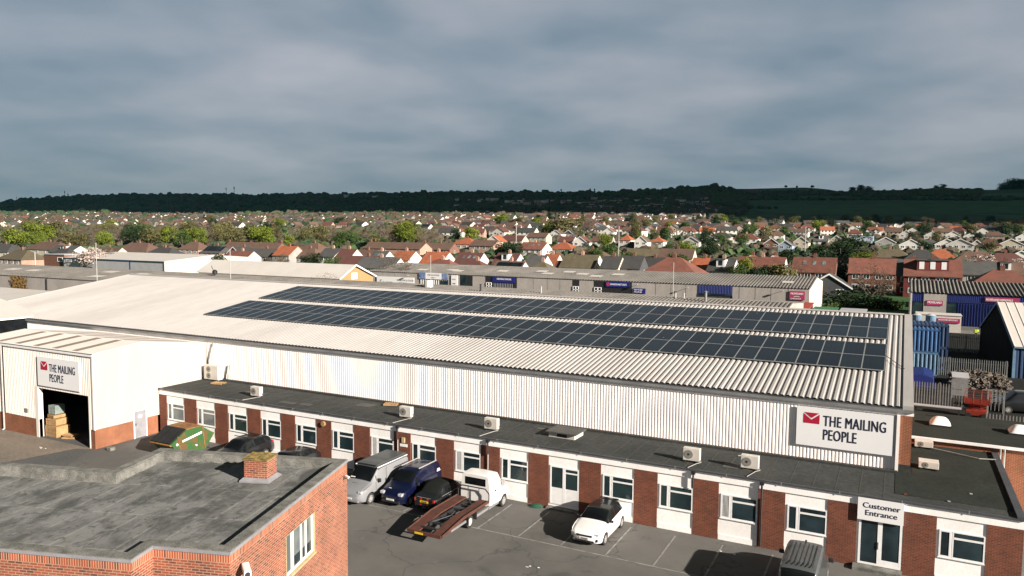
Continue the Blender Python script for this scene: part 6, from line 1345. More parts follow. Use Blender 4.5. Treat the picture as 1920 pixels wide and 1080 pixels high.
HL = [
 # left: near bungalows
 (42,468,'hip',17,10,2.8,6.3,'olive','pink','',0),(12,457,'hip',18,10,2.8,6.5,'dark','cream','',0),(95,453,'hip',26,10,3,6.8,'brown','cream','c2',1),(130,460,'gx',16,9,4.2,6.8,'grey','white','dorm',0),(122,466,'hip',15,11,2.6,6.4,'dark','pink','',0),(205,463,'gx',17,9,2.6,6.2,'brown','cream','sky',0),
 (262,455,'hip',22,11,3,7.0,'brown','cream','',0),(310,464,'hip',19,12,2.8,6.6,'dark','cream','',0),(366,453,'hip',14,10,3,6.8,'brown','pink','',0),(408,460,'hip',13,10,3,6.2,'grey','pink','sol',0),(478,454,'gx',34,10,3,7.0,'brown','brick','c2',1),(452,462,'gy',8,9,3,6.0,'dark','brick','',0),(500,466,'gx',20,9,3,6.0,'grey','cream','',0),(455,470,'gx',12,8,2.8,5.4,'red','white','',0),
 (543,461,'gx',9,10,4,7.5,'orange','grey','c1',0),(582,465,'hip',14,10,3,6.6,'brown','dark','',1),(590,455,'hip',13,10,4,7.5,'brown','cream','',1),(625,465,'gx',8,9,4,7,'grey','white','',0),(655,466,'gx',7,9,4.2,7.5,'maroon','white','',0),(690,468,'gx',9,9,3.5,7,'brown','cream','',0),(716,470,'gx',6.5,9,4.2,7.4,'grey','white','sky',0),(690,480,'gx',22,9,3.6,6.6,'maroon','cream','',0),(715,482,'gx',14,9,3.8,6.8,'grey','white','',0),(800,478,'gx',16,9,3,5.5,'dark','cream','',1),
 (745,454,'gx',30,10,5.0,7.6,'brown','pink','c2',0),(825,455,'gx',15,9,4.2,7,'brown','brick','',0),(822,472,'gx',8.7,10,4.2,7.6,'orange','white','',0),(762,470,'gx',8,9,4.2,7.2,'orange','white','',1),(885,473,'gx',8.6,10,4.4,7.8,'maroon','white','sky',0),(830,486,'hip',12.4,9,3.8,6.8,'red','white','',0),(895,488,'hip',9.5,9,3.8,6.8,'maroon','white','',0),(958,489,'gx',8.7,9,4.0,7.2,'brown','white','sol',0),
 (876,446,'hip',13,12,5,8,'orange','cream','',0),(911,450,'gx',13,10,5,7.5,'brown','pink','',0),(894,425,'gx',11,9,5,8,'red','white','sky',1),(858,427,'semi',12,8,5,8.2,'red','white','',1),(1003,454,'gx',11.6,10,5,7.8,'red','white','sky',0),(1057,454,'hip',12.5,11,3.2,6.4,'orange','white','',0),(955,474,'gx',8,9,4.3,7.6,'maroon','white','dorm',0),(1010,478,'gx',6,9,4,7.2,'grey','white','',0),
 (1036,476,'gx',4.8,9,4,7.2,'orange','white','',0),(1092,477,'gx',11,10,4.4,8,'olive','white','c1',0),(1018,490,'hip',8.5,9,3.6,6.4,'olive','white','',0),(1076,489,'gx',10.8,7,3.6,6,'maroon','white','',0),(1150,480,'gx',5.4,9,4.8,8,'dark','cream','',0),(1189,479,'gx',6,10,4.8,8.2,'dark','dark','c1',0),(1143,492,'gy',8,10,2.8,5.0,'olive','white','sky',0),(1228,482,'gx',6.5,9,4.2,7.2,'dark','cream','',0),
 (1264,482,'hip',15,13,4.8,9.0,'red','cream','c1',0),(1320,483,'gx',6,9,4.8,7.8,'orange','brick','',0),(1357,484,'gx',7,10,4.8,8.0,'dark','white','dorm',0),(1366,500,'gy',8,7,2.5,4.6,'brown','cream','',0),
 (1110,466,'hip',14,10,3.2,6.4,'brown','cream','',1),(1064,443,'gx',9.0,8.1,4.6,7.2,'maroon','white','',1),(1091,443,'gy',8.2,8.1,4.6,7.6,'maroon','white','',0),(1130,443,'gx',12.3,7.2,4.2,6.8,'brown','white','',1),(1175,440,'hip',7,9,5,8.0,'orange','white','',0),(1204,442,'gy',7,9,5,8.0,'brown','white','',0),(1234,445,'hip',8.5,9,4,6.4,'orange','white','',1),(1251,427,'semi',10.7,7.2,5,8.4,'red','white','',1),(1292,427,'semi',10.7,7.2,5,8.4,'red','white','',1),(1298,443,'gy',9.0,9.0,5,7.8,'dark','white','',0),(1331,441,'gy',9.8,8.1,4.8,7.8,'grey','white','',0),
 (1218,466,'gx',18,10,3,6.6,'olive','cream','',1),(1270,466,'gx',13,9,4,7.4,'brown','cream','',1),(1122,418,'gy',11,9,5,8,'grey','blue','',1),(1142,427,'gy',9.0,8.1,4.6,7.6,'red','white','',1),(1217,425,'gy',8.2,8.1,4.8,7.8,'red','white','',1),(1045,431,'gy',9,9,4.2,7,'brown','white','',1),(1068,431,'gy',7.4,8.1,4.2,7,'dark','dark','',1),
 (1398,438,'hip',15,10,5.2,8.2,'red','white','bay',0),(1422,429,'gy',8.2,8.1,4.6,8,'red','white','',1),(1446,446,'gy',7.4,8.1,5,7.8,'dark','brick','',0),(1473,450,'gy',6.6,8.1,5,7.4,'grey','blue','',0),(1502,443,'gy',7.8,8.1,5.2,8.2,'dark','cream','',0),(1538,441,'gx',8.2,8.1,4.8,8,'grey','white','dorm',0),(1567,441,'gy',7.4,8.1,4.2,7.4,'grey','cream','',0),(1613,441,'flat',14,9,7.0,7.3,'dark','blue','',0),(1658,444,'gy',10.7,8.1,4.6,7.6,'grey','grey','',0),(1696,432,'gy',9.8,8.1,5,8,'dark','white','',0),
 (1429,481,'gx',13.4,10,4.6,8.0,'red','white','',0),(1410,478,'gy',7,7,4.8,7.6,'red','brick','',1),(1452,478,'gy',7,7,4.8,7.6,'red','brick','',1),(1528,482,'gx',11.3,10,4.8,8.6,'red','brick','sky c1',0),(1637,484,'gx',12,10,4.8,8.6,'red','brick','c1',0),(1556,511,'gy',10,9,2.8,6.0,'dark','dark','',0),(1748,486,'gx',12.5,12,5.6,9.4,'red','redclad','dorm wide',0),(1712,487,'gx',7.3,10,5.4,9,'grey','redclad','sky',0),(1835,490,'gx',7.8,9,5,8.2,'grey','grey','',0),(1884,490,'gx',8,10,5,8.2,'brown','brick','dorm',0),(1880,506,'hip',15,13,4.8,8.6,'red','brick','',0),
 (1668,467,'hip',16,10,3,6.4,'olive','white','',0),(1727,467,'hip',12,10,3.4,7,'dark','white','',0),(1762,467,'hip',12,10,3.4,7,'orange','white','',0),(1830,471,'hip',15,10,4,7.4,'brown','white','',0),(1884,474,'hip',15,11,4.4,8,'maroon','brick','',0),(1910,469,'gy',11,9,4.4,7.4,'grey','white','',0),(1705,448,'gy',11,9,4.8,7.8,'dark','white','bay',0),(1742,449,'hip',9,8,5,7.2,'grey','white','',0),
 (1772,447,'gy',11,9,5,8,'red','white','',0),(1798,447,'gy',13,9,5,8.2,'red','white','bay',0),(1828,449,'gy',7,8,4.6,7.6,'grey','cream','',0),(1851,448,'hip',11,9,4.8,8,'maroon','pink','',0),(1891,447,'gy',13,9,4.4,7.8,'brown','cream','',0),(1915,437,'gy',10,9,5,8,'dark','white','',0),(1745,434,'gy',11,9,5,8,'brown','white','',1),(1783,433,'gy',10,9,4.8,7.8,'maroon','white','',1),(1820,435,'gy',12,9,5,8,'dark','white','',1),(1860,434,'hip',14,9,4.8,8,'brown','pink','',1),
 (1833,417,'hip',22,10,5,8,'brown','white','',1),(1905,413,'gx',20,10,5,8,'orange','white','',1),(1758,414,'hip',18,10,5,8.2,'brown','white','',1),(1870,424,'gx',18,9,4.6,7.6,'olive','cream','',1),(1690,420,'gy',11,9,5,8,'maroon','white','',1),(1660,425,'hip',11.5,8.1,5,8,'dark','white','',1),
 (1352,436,'hip',13.1,9.0,4.6,7.6,'dark','white','',1),(1322,424,'hip',14,9,4.8,8,'brown','white','',1),(1180,425,'gx',11.5,8.1,4.8,7.8,'brown','white','',1),(1010,436,'gx',14,9,4.4,7.2,'brown','cream','',1),(965,441,'gx',13,9,4.6,7.4,'maroon','cream','',1),(930,441,'gy',9,9,4.4,7.6,'orange','cream','',1),(960,424,'gx',16,9,5,8,'brown','white','c2',1),(915,424,'gx',12,9,5,8,'dark','white','',1),(840,424,'gx',12,9,5,8,'maroon','white','',1),(800,420,'gx',9,9,5,8,'grey','white','sol',1),(1600,430,'hip',10.7,8.1,4.8,8,'red','cream','',1),(1500,428,'hip',11.5,8.1,5,8,'brown','white','',1),(1455,433,'hip',9.8,8.1,5,8,'brown','white','',1),
]
for h_ in HL: H(*h_[:10], tier=h_[10])
# make near labels single out one house each
for l, L_ in SEEN.items():
    if len(L_) > 1:
        L_.sort(key=lambda a: a[0]); n_ = len(L_)
        for i, (px, o) in enumerate(L_):
            o['label'] = l+', '+(['left one', 'right one'] if n_ == 2 else ['left one', 'middle one', 'right one'] if n_ == 3 else ['first from left', 'second from left', 'third from left', 'fourth from left', 'fifth from left', 'sixth from left'][:n_])[i]
# farther streets in rows
random.seed(42)
VAR = [('gy',9,9,5,8.2,'brown','white',''),('hip',12,9,4.8,8,'grey','white',''),('gx',11,9,5,8,'brown','white',''),('gy',9,9,5,8.2,'grey','cream',''),('hip',13,9,5,8.2,'maroon','white',''),('semi',13,8,5,8.4,'red','white',''),('hip',14,9,4.8,8,'brown','white',''),('gy',10,9,5,8.2,'maroon','white',''),('gx',13,9,4.8,8,'brown','cream',''),('gy',9,9,5,8,'grey','white',''),('gx',12,9,4.8,7.8,'orange','white',''),('hip',12,9,4.6,7.8,'red','cream',''),('gx',16,9,4.8,8,'dark','white',''),('gy',10,9,5,8,'brown','pink',''),('gx',11,9,4.8,7.8,'maroon','pink','')]
cand = []
Dd = 400.0
while Dd < 2600:
    w_px = 13*1.25*FPX/Dd; px = -30.0
    while px < 1950:
        u = uof(px)
        lim = 2550 if px < 500 else 2150 if px < 700 else 1800 if px < 1000 else 1700 if px < 1350 else 950 if px < 1450 else 900
        lo = 760 if px < 820 else 560 if px < 1000 else 600 if px < 1350 else 640
        D_ = Dd+random.uniform(-8, 8)
        if lo < D_ < lim and random.random() < .80: cand.append((px+random.uniform(-.2,.2)*w_px, D_))
        px += w_px*random.uniform(.9, 1.4)
    Dd += 30+Dd*.008
cand.sort(key=lambda a: a[1])
nind = 300-NH[0]-2
ind, rest = cand[:nind], cand[nind:]
for px, D_ in ind:
    v = random.choice(VAR); H(px, 0, *v, tier=2, D=D_, exact=False, rz_=random.choice((0,0,0,.25,-.3))+random.uniform(-.08,.08))
sb = MB(); mats_ = [WALL['white'], WALL['cream'], ROOF['red'], ROOF['brown'], ROOF['grey'], ROOF['orange'], WALL['pink']]
for px, D_ in rest:
    x, y = XY(px, D_); z = Txy(x, y)-.3; w2 = random.uniform(5,8); d2 = random.uniform(4,5); eh = random.choice((3,5,5)); rh = eh+random.uniform(2.4,3.2); a = random.choice((0,0,math.pi/2,.3))+random.uniform(-.1,.1); ca, sa = math.cos(a), math.sin(a)
    def tr(p): return (x+p[0]*ca-p[1]*sa, y+p[0]*sa+p[1]*ca, z+p[2])
    sb.cur = random.choice((0,0,0,0,1))
    sb.add([tr(p) for p in ((-w2,-d2,-5),(w2,-d2,-5),(w2,d2,-5),(-w2,d2,-5),(-w2,-d2,eh),(w2,-d2,eh),(w2,d2,eh),(-w2,d2,eh),(-w2,0,rh-.1),(w2,0,rh-.1))], [(0,1,5,4),(1,2,6,5),(2,3,7,6),(3,0,4,7),(5,6,9),(7,4,8)])
    sb.cur = random.choice((2,3,3,3,4,4,4,3,4,3))
    sb.add([tr(p) for p in ((-w2-.3,-d2-.4,eh-.2),(w2+.3,-d2-.4,eh-.2),(w2+.3,d2+.4,eh-.2),(-w2-.3,d2+.4,eh-.2),(-w2-.3,0,rh),(w2+.3,0,rh))], [(0,1,5,4),(2,3,4,5)])
sb.cur = 0
tag(sb.build('distant_houses', mats_), 'mass of tiny red and brown roofed white houses filling the far edge of town', 'distant houses', kind='stuff')
# scattered white farm buildings and blocks on the hills
HH = []
for i, (px, py, D_, w, h, c, l) in enumerate(((248,371,4300,60,10,'white','long white building on the skyline at far left'),(205,374,4200,20,7,'white','small white house on the far left hilltop'),(900,374,2700,14,8,'white','white house under the wooded ridge left of centre'),(880,375,2700,16,7,'cream','cream house below the wooded ridge beside the white ones'),(922,373,2650,14,9,'white','white gabled house on the wooded ridge near the centre'),(905,399,1700,30,9,'white','large white house below the dark woods at the centre'),(1060,380,2300,26,9,'pink','brown terrace in the wood below the twin conifers, first'),(1100,380,2300,26,9,'pink','brown terrace in the wood below the twin conifers, second'),(1135,380,2300,26,9,'pink','brown terrace in the wood below the twin conifers, third'),(1158,382,2250,22,8,'pink','brown terrace in the wood right of the twin conifers'),(1245,381,2200,30,9,'pink','brown terrace on the dark slope left of the hilltop fort'),(1285,383,2150,34,9,'pink','wider brown terrace on the dark slope below the hilltop fort'),(1180,380,2300,20,8,'grey','grey terrace deep in the dark slope'),(1010,383,2350,20,7,'cream','cream block half hidden in the dark woods'),(650,366,3200,20,7,'white','white house on the skyline left of centre'),(705,368,3100,34,6,'white','long low white house on the skyline'),(755,369,3100,34,6,'white','long low white barn on the ridge, left of the dark wood'),(790,396,2100,22,8,'white','white house at the foot of the dark ridge'),(760,393,2200,26,8,'cream','cream house at the foot of the ridge'))):
    x, y = XY(px, D_); z = CAMH-(py-hor_py(px))*D_/FPX-h*.5
    HH.append((px, D_, w)); t = thing('hill_house', l, 'house', (x, y, z), local=True); MB().box(-w/2,w/2,-6,6,-12,h*.7).prism([(-w/2,-6,h*.7),(-w/2,6,h*.7),(-w/2,0,h)],(.2,0,0)).build('wall', WALL[c], t)
    r = MB(); r.prism([(-w/2-.4,-6.5,h*.66),(w/2+.4,-6.5,h*.66),(w/2+.4,0,h),(-w/2-.4,0,h)],(0,0,-.2)); r.prism([(-w/2-.4,6.5,h*.66),(w/2+.4,6.5,h*.66),(w/2+.4,0,h),(-w/2-.4,0,h)],(0,0,-.2)); r.build('roof', ROOF['brown' if c == 'pink' else 'grey'], t)
    wv = MB(); nx = max(2, int(w/5))
    for k in range(nx):
        xx = -w/2+w*(k+.5)/nx; wv.box(xx-.9,xx+.9,-6.06,-6.0,h*.35,h*.35+1.3)
        if h > 8: wv.box(xx-.9,xx+.9,-6.06,-6.0,h*.02,h*.02+1.3)
    wv.build('window_row', M['upvc'] if c in ('pink','grey') else M['glass'], t)

# small terraces climbing the shaded slope, part of the distant mass
random.seed(31)
sb = MB()
for k in range(70):
    px = random.uniform(850, 1330); py = random.choice((377, 381, 385, 389, 393))+random.uniform(-1, 1)
    D_ = next((d for d in range(1300, 2900, 15) if hor_py(px)-(T(d, uof(px))-CAMH)*FPX/d < py), None)
    if D_ is None: continue
    x, y = XY(px, D_); z = Txy(x, y)+3; w2 = random.uniform(6, 12); HH.append((px, D_, w2*1.6)); eh = 5.5; rh = 8.5; d2 = 4.5; a = random.uniform(-.3,.3)+YAW*-.3; ca, sa = math.cos(a), math.sin(a)
    def tr(p): return (x+p[0]*ca-p[1]*sa, y+p[0]*sa+p[1]*ca, z+p[2])
    sb.cur = random.choice((0,1,2))
    sb.add([tr(p) for p in ((-w2,-d2,-9),(w2,-d2,-9),(w2,d2,-9),(-w2,d2,-9),(-w2,-d2,eh),(w2,-d2,eh),(w2,d2,eh),(-w2,d2,eh),(-w2,0,rh-.1),(w2,0,rh-.1))], [(0,1,5,4),(1,2,6,5),(2,3,7,6),(3,0,4,7),(5,6,9),(7,4,8)])
    sb.cur = random.choice((3,4)); sb.add([tr(p) for p in ((-w2-.3,-d2-.4,eh-.2),(w2+.3,-d2-.4,eh-.2),(w2+.3,d2+.4,eh-.2),(-w2-.3,d2+.4,eh-.2),(-w2-.3,0,rh),(w2+.3,0,rh))], [(0,1,5,4),(2,3,4,5)])
    sb.cur = 5
    for q in range(int(w2/2)):
        xx = -w2+2+q*4
        for zz in (1.0, 3.8): sb.add([tr(p) for p in ((xx,-d2-.1,zz),(xx+1.6,-d2-.1,zz),(xx+1.6,-d2-.1,zz+1.2),(xx,-d2-.1,zz+1.2))], [(0,1,2,3)])
sb.cur = 0
tag(sb.build('hillside_terraces', [WALL['white'], WALL['pink'], M['house_brick'], ROOF['brown'], ROOF['grey'], M['upvc']]), 'rows of tiny shaded terraces on the wooded slope at the centre', 'distant houses', kind='stuff')
# ------------------------------------------------------------------ vegetation
def leafm(name, a, b, obj=.18): 
    m = pm(name, a, b, scale=.45, rough=.9, fine=.45, objrand=obj, detail=6, spec=.15, contrast=(.4,.6)); return m
LEAF = {'lime': leafm('leaf_spring_green', (.115,.145,.016), (.062,.085,.013)), 'green': leafm('leaf_green', (.045,.075,.018), (.028,.05,.014)), 'dark': leafm('leaf_evergreen', (.018,.034,.012), (.011,.022,.009)), 'bare': leafm('twig_brown', (.115,.088,.060), (.070,.055,.038)), 'olive': leafm('leaf_budding', (.10,.092,.035), (.065,.065,.028)), 'blossom': leafm('blossom', (.42,.36,.33), (.26,.20,.17)), 'bark': pm('bark', (.09,.075,.06), (.06,.05,.04), scale=2, rough=1)}
def crown_leafy(n, R, Hh, z0, s, seed, shape='ball', clump=14, sq=1.0):
    rnd = np.random.RandomState(seed); cs = []
    for k in range(clump):
        a = rnd.rand()*6.28; t = rnd.rand(); 
        if shape == 'cone': rr = R*(1-t)*.75; zz = z0+Hh*t
        else: rr = R*.62*math.sqrt(rnd.rand()); zz = z0+Hh*(.22+.62*rnd.rand())*(1-.25*(rr/R)**2)
        cs.append((rr*math.cos(a), rr*math.sin(a), zz, (R*(.30+.24*rnd.rand())) if shape != 'cone' else max(.25*R, R*.55*(1-t))))
    V = []; F = []
    per = n//clump
    for (cx, cy, cz, cr) in cs:
        d = rnd.randn(per, 3); d /= np.linalg.norm(d, axis=1)[:, None]; rad_ = cr*(.55+.5*rnd.rand(per)); rad_[rnd.rand(per) < .12] *= 1.22
        P = d*rad_[:, None]; P[:, 2] *= .72*sq; P += np.array([cx, cy, cz])
        nn = d+rnd.randn(per, 3)*.55; nn /= np.linalg.norm(nn, axis=1)[:, None]
        a = np.cross(nn, rnd.randn(per, 3)); a /= np.linalg.norm(a, axis=1)[:, None]; b = np.cross(nn, a); ss = (s*(.6+.8*rnd.rand(per)))[:, None]
        b0 = len(V)*1
        q = np.stack([P-a*ss, P+b*ss*.8, P+a*ss, P-b*ss*.8], 1).reshape(-1, 3)
        base = len(V); V += q.tolist(); F += [(base+4*i, base+4*i+1, base+4*i+2, base+4*i+3) for i in range(per)]
    return V, F
def branches(mb, p, d, L_, r, depth, rnd, spread=.5, twigs=None):
    q = p+d*L_; mb.tube(p, q, r, 5 if depth > 2 else 3, r*.62)
    if depth == 0: return
    for k in range(3 if depth > 1 else 4):
        nd = (d+Vector((rnd.gauss(0,spread), rnd.gauss(0,spread), rnd.gauss(.05,spread*.5)))).normalized()
        branches(mb, p+d*L_*rnd.uniform(.55,1.0), nd, L_*rnd.uniform(.62,.82), r*.58, depth-1, rnd, spread)
TP = {}
def tree_proto(kind, seed):
    k_ = (kind, seed)
    if k_ in TP: return TP[k_], False
    t = thing({'dark':'evergreen_tree','conifer':'conifer_tree','bare':'bare_tree','big_bare':'bare_tree','blossom':'blossom_tree'}.get(kind, 'broadleaf_tree'), 'x', 'tree', (0,0,0), local=True)
    rnd = random.Random(seed*7+3)
    tk = MB(); tk.tube((0,0,-2),(0,0,.34),.05,6,.035)
    if kind in ('bare','big_bare'):
        branches(tk, Vector((0,0,.18)), Vector((0,0,1)), .20, .028, 5 if kind == 'big_bare' else 4, rnd, .55)
        tk.build('trunk', LEAF['bark'], t)
        V, F = crown_leafy(1500 if kind == 'bare' else 900, .36, .78, .22, .008 if kind == 'big_bare' else .010, seed, clump=18)
        me = bpy.data.meshes.new('crown'); me.from_pydata(V, [], F); link('crown', me, LEAF['bare'], t)
    else:
        if kind != 'conifer':
            for k in range(4): tk.tube((0,0,.2+.06*k),(rnd.uniform(-.22,.22),rnd.uniform(-.22,.22),.55+.08*k),.022,5,.01)
        tk.build('trunk', LEAF['bark'], t)
        if kind == 'conifer': V, F = crown_leafy(1500, .26, .9, .1, .022, seed, 'cone', 16, 1.2); lm = LEAF['dark']
        elif kind == 'shrub': V, F = crown_leafy(900, .55, .95, .0, .035, seed, clump=10); lm = LEAF['green']
        else: V, F = crown_leafy(2600, .44, .80, .18, .021, seed, clump=20); lm = LEAF[kind]
        me = bpy.data.meshes.new('crown'); me.from_pydata(V, [], F); link('crown', me, lm, t)
    bpy.context.view_layer.update(); index_children(t); TP[k_] = t
    return t, True
TL = {'lime':'bright yellow-green leafy tree','green':'mid green leafy tree','dark':'dark evergreen tree','conifer':'dark pointed conifer','bare':'bare brown leafless tree','big_bare':'large bare tree with visible branches','olive':'budding olive-brown tree','blossom':'pale blossoming tree','shrub':'rounded green bush'}
TSEEN = {}
def tree(px, py_top, D, h, kind, seed=None, label=None, wide=1.0, base=None, grp=None, z=None):
    x, y = XY(px, D)
    if z is None: z = CAMH-(py_top-hor_py(px))*D/FPX-h if py_top else Txy(x, y)-.2
    p, new = tree_proto(kind, (seed if seed is not None else random.randint(1, 3)))
    o = p if new else copy_tree(p)
    o.location = (x, y, z); o.rotation_euler = (0, 0, random.random()*6.28); o.scale = (h*wide, h*wide, h)
    if label: o['label'] = label; o['group'] = 'notable trees'
    else:
        l = TL[kind]+(' among the rooftops' if D > 330 else ' in the gardens')+' near '+near_lm(px) if D < 480 else TL[kind]+' far off in the town'
        o['label'] = l; o['group'] = l
    return o
random.seed(77)
# the band of trees on the left
BL = [(18,416,480,17,'bare'),(60,412,470,18,'lime'),(30,425,450,15,'lime'),(85,418,460,14,'lime'),(60,408,560,15,'olive'),(100,410,500,18,'olive'),(130,412,490,19,'bare'),(75,432,440,12,'lime'),(128,430,450,12,'olive'),(160,416,500,16,'bare'),(150,435,430,11,'olive'),(182,424,470,17,'big_bare'),(175,412,560,16,'bare'),(196,430,440,12,'lime'),(215,412,520,17,'bare'),(228,420,470,15,'big_bare'),(248,418,470,15,'dark'),(262,416,480,16,'green'),(285,424,450,14,'olive'),(300,412,560,15,'bare'),(318,422,455,15,'lime'),(360,422,450,16,'lime'),(342,430,430,13,'green'),(376,428,440,13,'lime'),(352,412,540,14,'olive'),(395,432,450,13,'bare'),(412,416,480,16,'olive'),(425,412,520,17,'olive'),(440,425,440,14,'olive'),(470,416,480,14,'olive'),(485,420,455,15,'lime'),(500,424,450,13,'lime'),(518,420,490,14,'olive'),(540,436,430,10,'lime'),(548,425,500,14,'bare'),(570,424,480,14,'olive'),(585,418,520,15,'olive'),(600,420,500,14,'olive'),(622,426,470,13,'bare'),(640,432,450,12,'green'),(560,446,410,9,'bare'),(600,450,400,8,'olive'),(655,428,480,14,'green'),(675,420,520,15,'bare'),(695,425,480,13,'bare'),
      (720,418,500,15,'bare'),(745,415,440,16,'olive'),(760,413,430,16,'lime'),(775,420,440,14,'olive'),(735,430,430,13,'bare'),(790,430,420,12,'bare'),(800,436,400,11,'bare'),(810,426,470,12,'bare'),(700,436,420,10,'olive'),(720,444,400,9,'green')]
for a in BL: tree(*a, wide=random.uniform(1.0,1.35))
# named ones
N_ = [(170,461,262,9,'blossom','pale blossoming tree behind the grey-fronted shed',1.5),(200,455,275,9,'bare','russet bare tree right of the pale blossom',1.2),
 (755,462,188,13,'big_bare','large bare tree standing behind the left end of the grey units',1.25),(722,474,190,9,'big_bare','smaller bare tree left of the large bare one behind the grey units',1.2),
 (410,475,230,6,'dark','round dark evergreen beside the pale hall ridge',1.4),(620,480,250,6,'green','clipped green tree left of the yellow gable hall',1.3),(640,478,255,6,'green','clipped green tree just left of the maroon roofs',1.2),(585,472,260,7,'dark','dark evergreen between the roofs behind the pale hall',1.5),(530,470,260,7,'bare','bare brown bush behind the pale hall',1.6),
 (612,507,146,6,'big_bare','leafless shrub poking up in front of the pale hall roof',1.6),(590,512,146,5,'big_bare','leafless shrub left of the one before the pale hall roof',1.6),
 (1460,487,200,11,'olive','tangled budding tree behind the right part of the grey units',1.3),(1425,492,200,9,'dark','dark evergreen behind the right part of the grey units',1.3),(1400,480,205,10,'lime','small fresh green tree beside the dark dormer roof',.8),(1385,492,200,7,'green','green bush left of the tangled tree behind the grey units',1.1),(1490,490,202,10,'bare','bare tree at the right of the tangled group behind the grey units',1.2),
 (1635,480,185,15,'big_bare','tall bare tree in front of the brick houses left of the blue unit',1.15),(1600,440,310,14,'dark','large dark evergreen in the middle gardens right of the cream house',1.6),(1575,450,300,11,'dark','dark evergreen left of the biggest one in the middle gardens',1.5),(1620,470,270,6,'lime','bright green hedge-like tree under the blue flat-roofed house',2.0),(1540,455,285,8,'dark','dark bush below the cream gabled house',1.5),(1480,462,265,7,'dark','dark bush at the foot of the small blue house',1.5),
 (1590,540,165,9,'dark','dark tree filling the gap left of the blue unit',1.9),(1581,488,215,11,'dark','narrow dark tree between the two brick terraces',.75),(1640,545,160,7,'dark','low dark tree against the fence left of the blue unit',1.9),(1568,560,150,5,'shrub','ivy green bush beside the white end gable',1.6),(1660,500,185,10,'bare','thin bare tree by the corner of the blue unit',.9),(1683,560,158,6,'green','small green tree behind the warehouse ridge at right',1.0),
 (1665,488,210,6,'olive','clipped hedge tree between two brick terraces',1.6),(1840,474,225,8,'blossom','white magnolia in full bloom behind the grey roofed house',1.35),(1915,478,225,8,'blossom','second pale blossoming tree at the right edge',1.1),
 (1715,690,70,3.0,'green','small green bush beside the blue tarpaulin',1.1),(1270,470,250,8,'green','green tree behind the big hipped red roof',1.3),(1285,448,330,10,'lime','fresh green tree beside the dark modern gable',1.2),(1258,455,320,9,'dark','dark evergreen left of the fresh green tree',1.2),(945,450,290,9,'dark','round dark evergreen beside the red rooflit house',1.3),(962,452,285,9,'dark','second dark evergreen right of the round one',1.3),(1190,405,560,22,'olive','tall thin budding tree in the middle of town',.5),(1060,407,600,20,'olive','broad olive tree mass in the middle of town',1.9),(1095,406,620,19,'bare','broad bare tree right of the olive mass',1.7),(1030,412,600,15,'lime','yellow willow left of the olive mass',1.2),(940,400,800,14,'lime','bright yellow-green tree far behind the orange roofs',2.0),(970,405,760,16,'olive','olive tree right of the bright yellow-green one',1.8),(880,395,900,20,'bare','rounded bare tree at the foot of the dark hill',1.5),(760,412,470,15,'lime','bright green crown rising from the bare trees',1.1),
 (1330,450,330,9,'dark','dark evergreen beside the grey gabled house',1.5),(1180,470,260,7,'green','green shrub row before the orange pyramid roof',1.8),(1140,455,320,8,'green','green tree right of the brown long roof',1.3),(1115,462,300,7,'green','low green tree behind the brown hips',1.5)]
for (px, py, D_, h, k, l, w_) in N_:
    if px == 1715: tree(px, None, 91, h, k, 2, l, w_, z=0)
    elif k == 'shrub': tree(px, py, D_, h, k, 1, l, w_)
    else: tree(px, py, D_, h, k, None, l, w_)
# more garden trees, kept off the house footprints
kinds = ['dark','green','bare','olive','bare','lime','dark','big_bare','olive','conifer']
cnt = 0; tries = 0
while cnt < 150 and tries < 4000:
    tries += 1
    px = random.uniform(0, 1920) if random.random() < .35 else random.uniform(1000, 1920); D_ = 240+math.sqrt(random.random())*760
    if px < 820 and D_ < 600: continue
    x, y = XY(px, D_)
    if any((x-a)**2+(y-b)**2 < (c+1.5)**2 for a, b, c in HFOOT): continue
    # not right in front of a near house
    if D_ < 330 and random.random() < .5: continue
    h = random.uniform(6, 10)+min(5, D_/170); tree(px, None, D_, h*(.8 if D_ < 400 else 1), random.choice(kinds), wide=random.uniform(.9,1.5)); cnt += 1
# conifers on the skyline
for i, (px, py, h, k) in enumerate(((1006,355,22,'conifer'),(1104,355,24,'conifer'),(1112,355,24,'conifer'),(1050,356,22,'conifer'),(1885,338,26,'dark'),(1893,335,28,'dark'),(1903,336,26,'dark'),(1873,343,20,'dark'),(1760,345,24,'dark'),(1748,349,18,'dark'),(1607,347,18,'dark'),(1622,349,16,'dark'),(1592,350,14,'dark'),(935,358,20,'dark'),(640,364,18,'dark'),(772,362,18,'dark'))):
    Dr = float(np.interp(uof(px), RD_U, RD_D))-60
    x_, y_ = XY(px, Dr); zt_ = CAMH-(py-hor_py(px))*Dr/FPX; zg_ = Txy(x_, y_); h = max((zt_-zg_)/.60, 14)
    tree(px, None, Dr, h, k, z=zg_-h*.38, label=['pointed conifer alone on the central skyline','left one of the twin conifers on the skyline','right one of the twin conifers on the skyline','conifer on the skyline between the lone one and the twins','left tree of the hilltop clump at far right','tallest tree of the hilltop clump at far right','right tree of the hilltop clump at far right','low tree left of the hilltop clump at far right','tree on top of the small knoll at right','lower tree on the left of the small knoll','tree on the left hill copse at right of centre','right tree of the small hill copse','left tree of the small hill copse','rounded tree on the central skyline','rounded tree on the skyline near the masts','rounded tree on the skyline beside the white barn'][i], wide=1.0 if k == 'conifer' else 1.6)
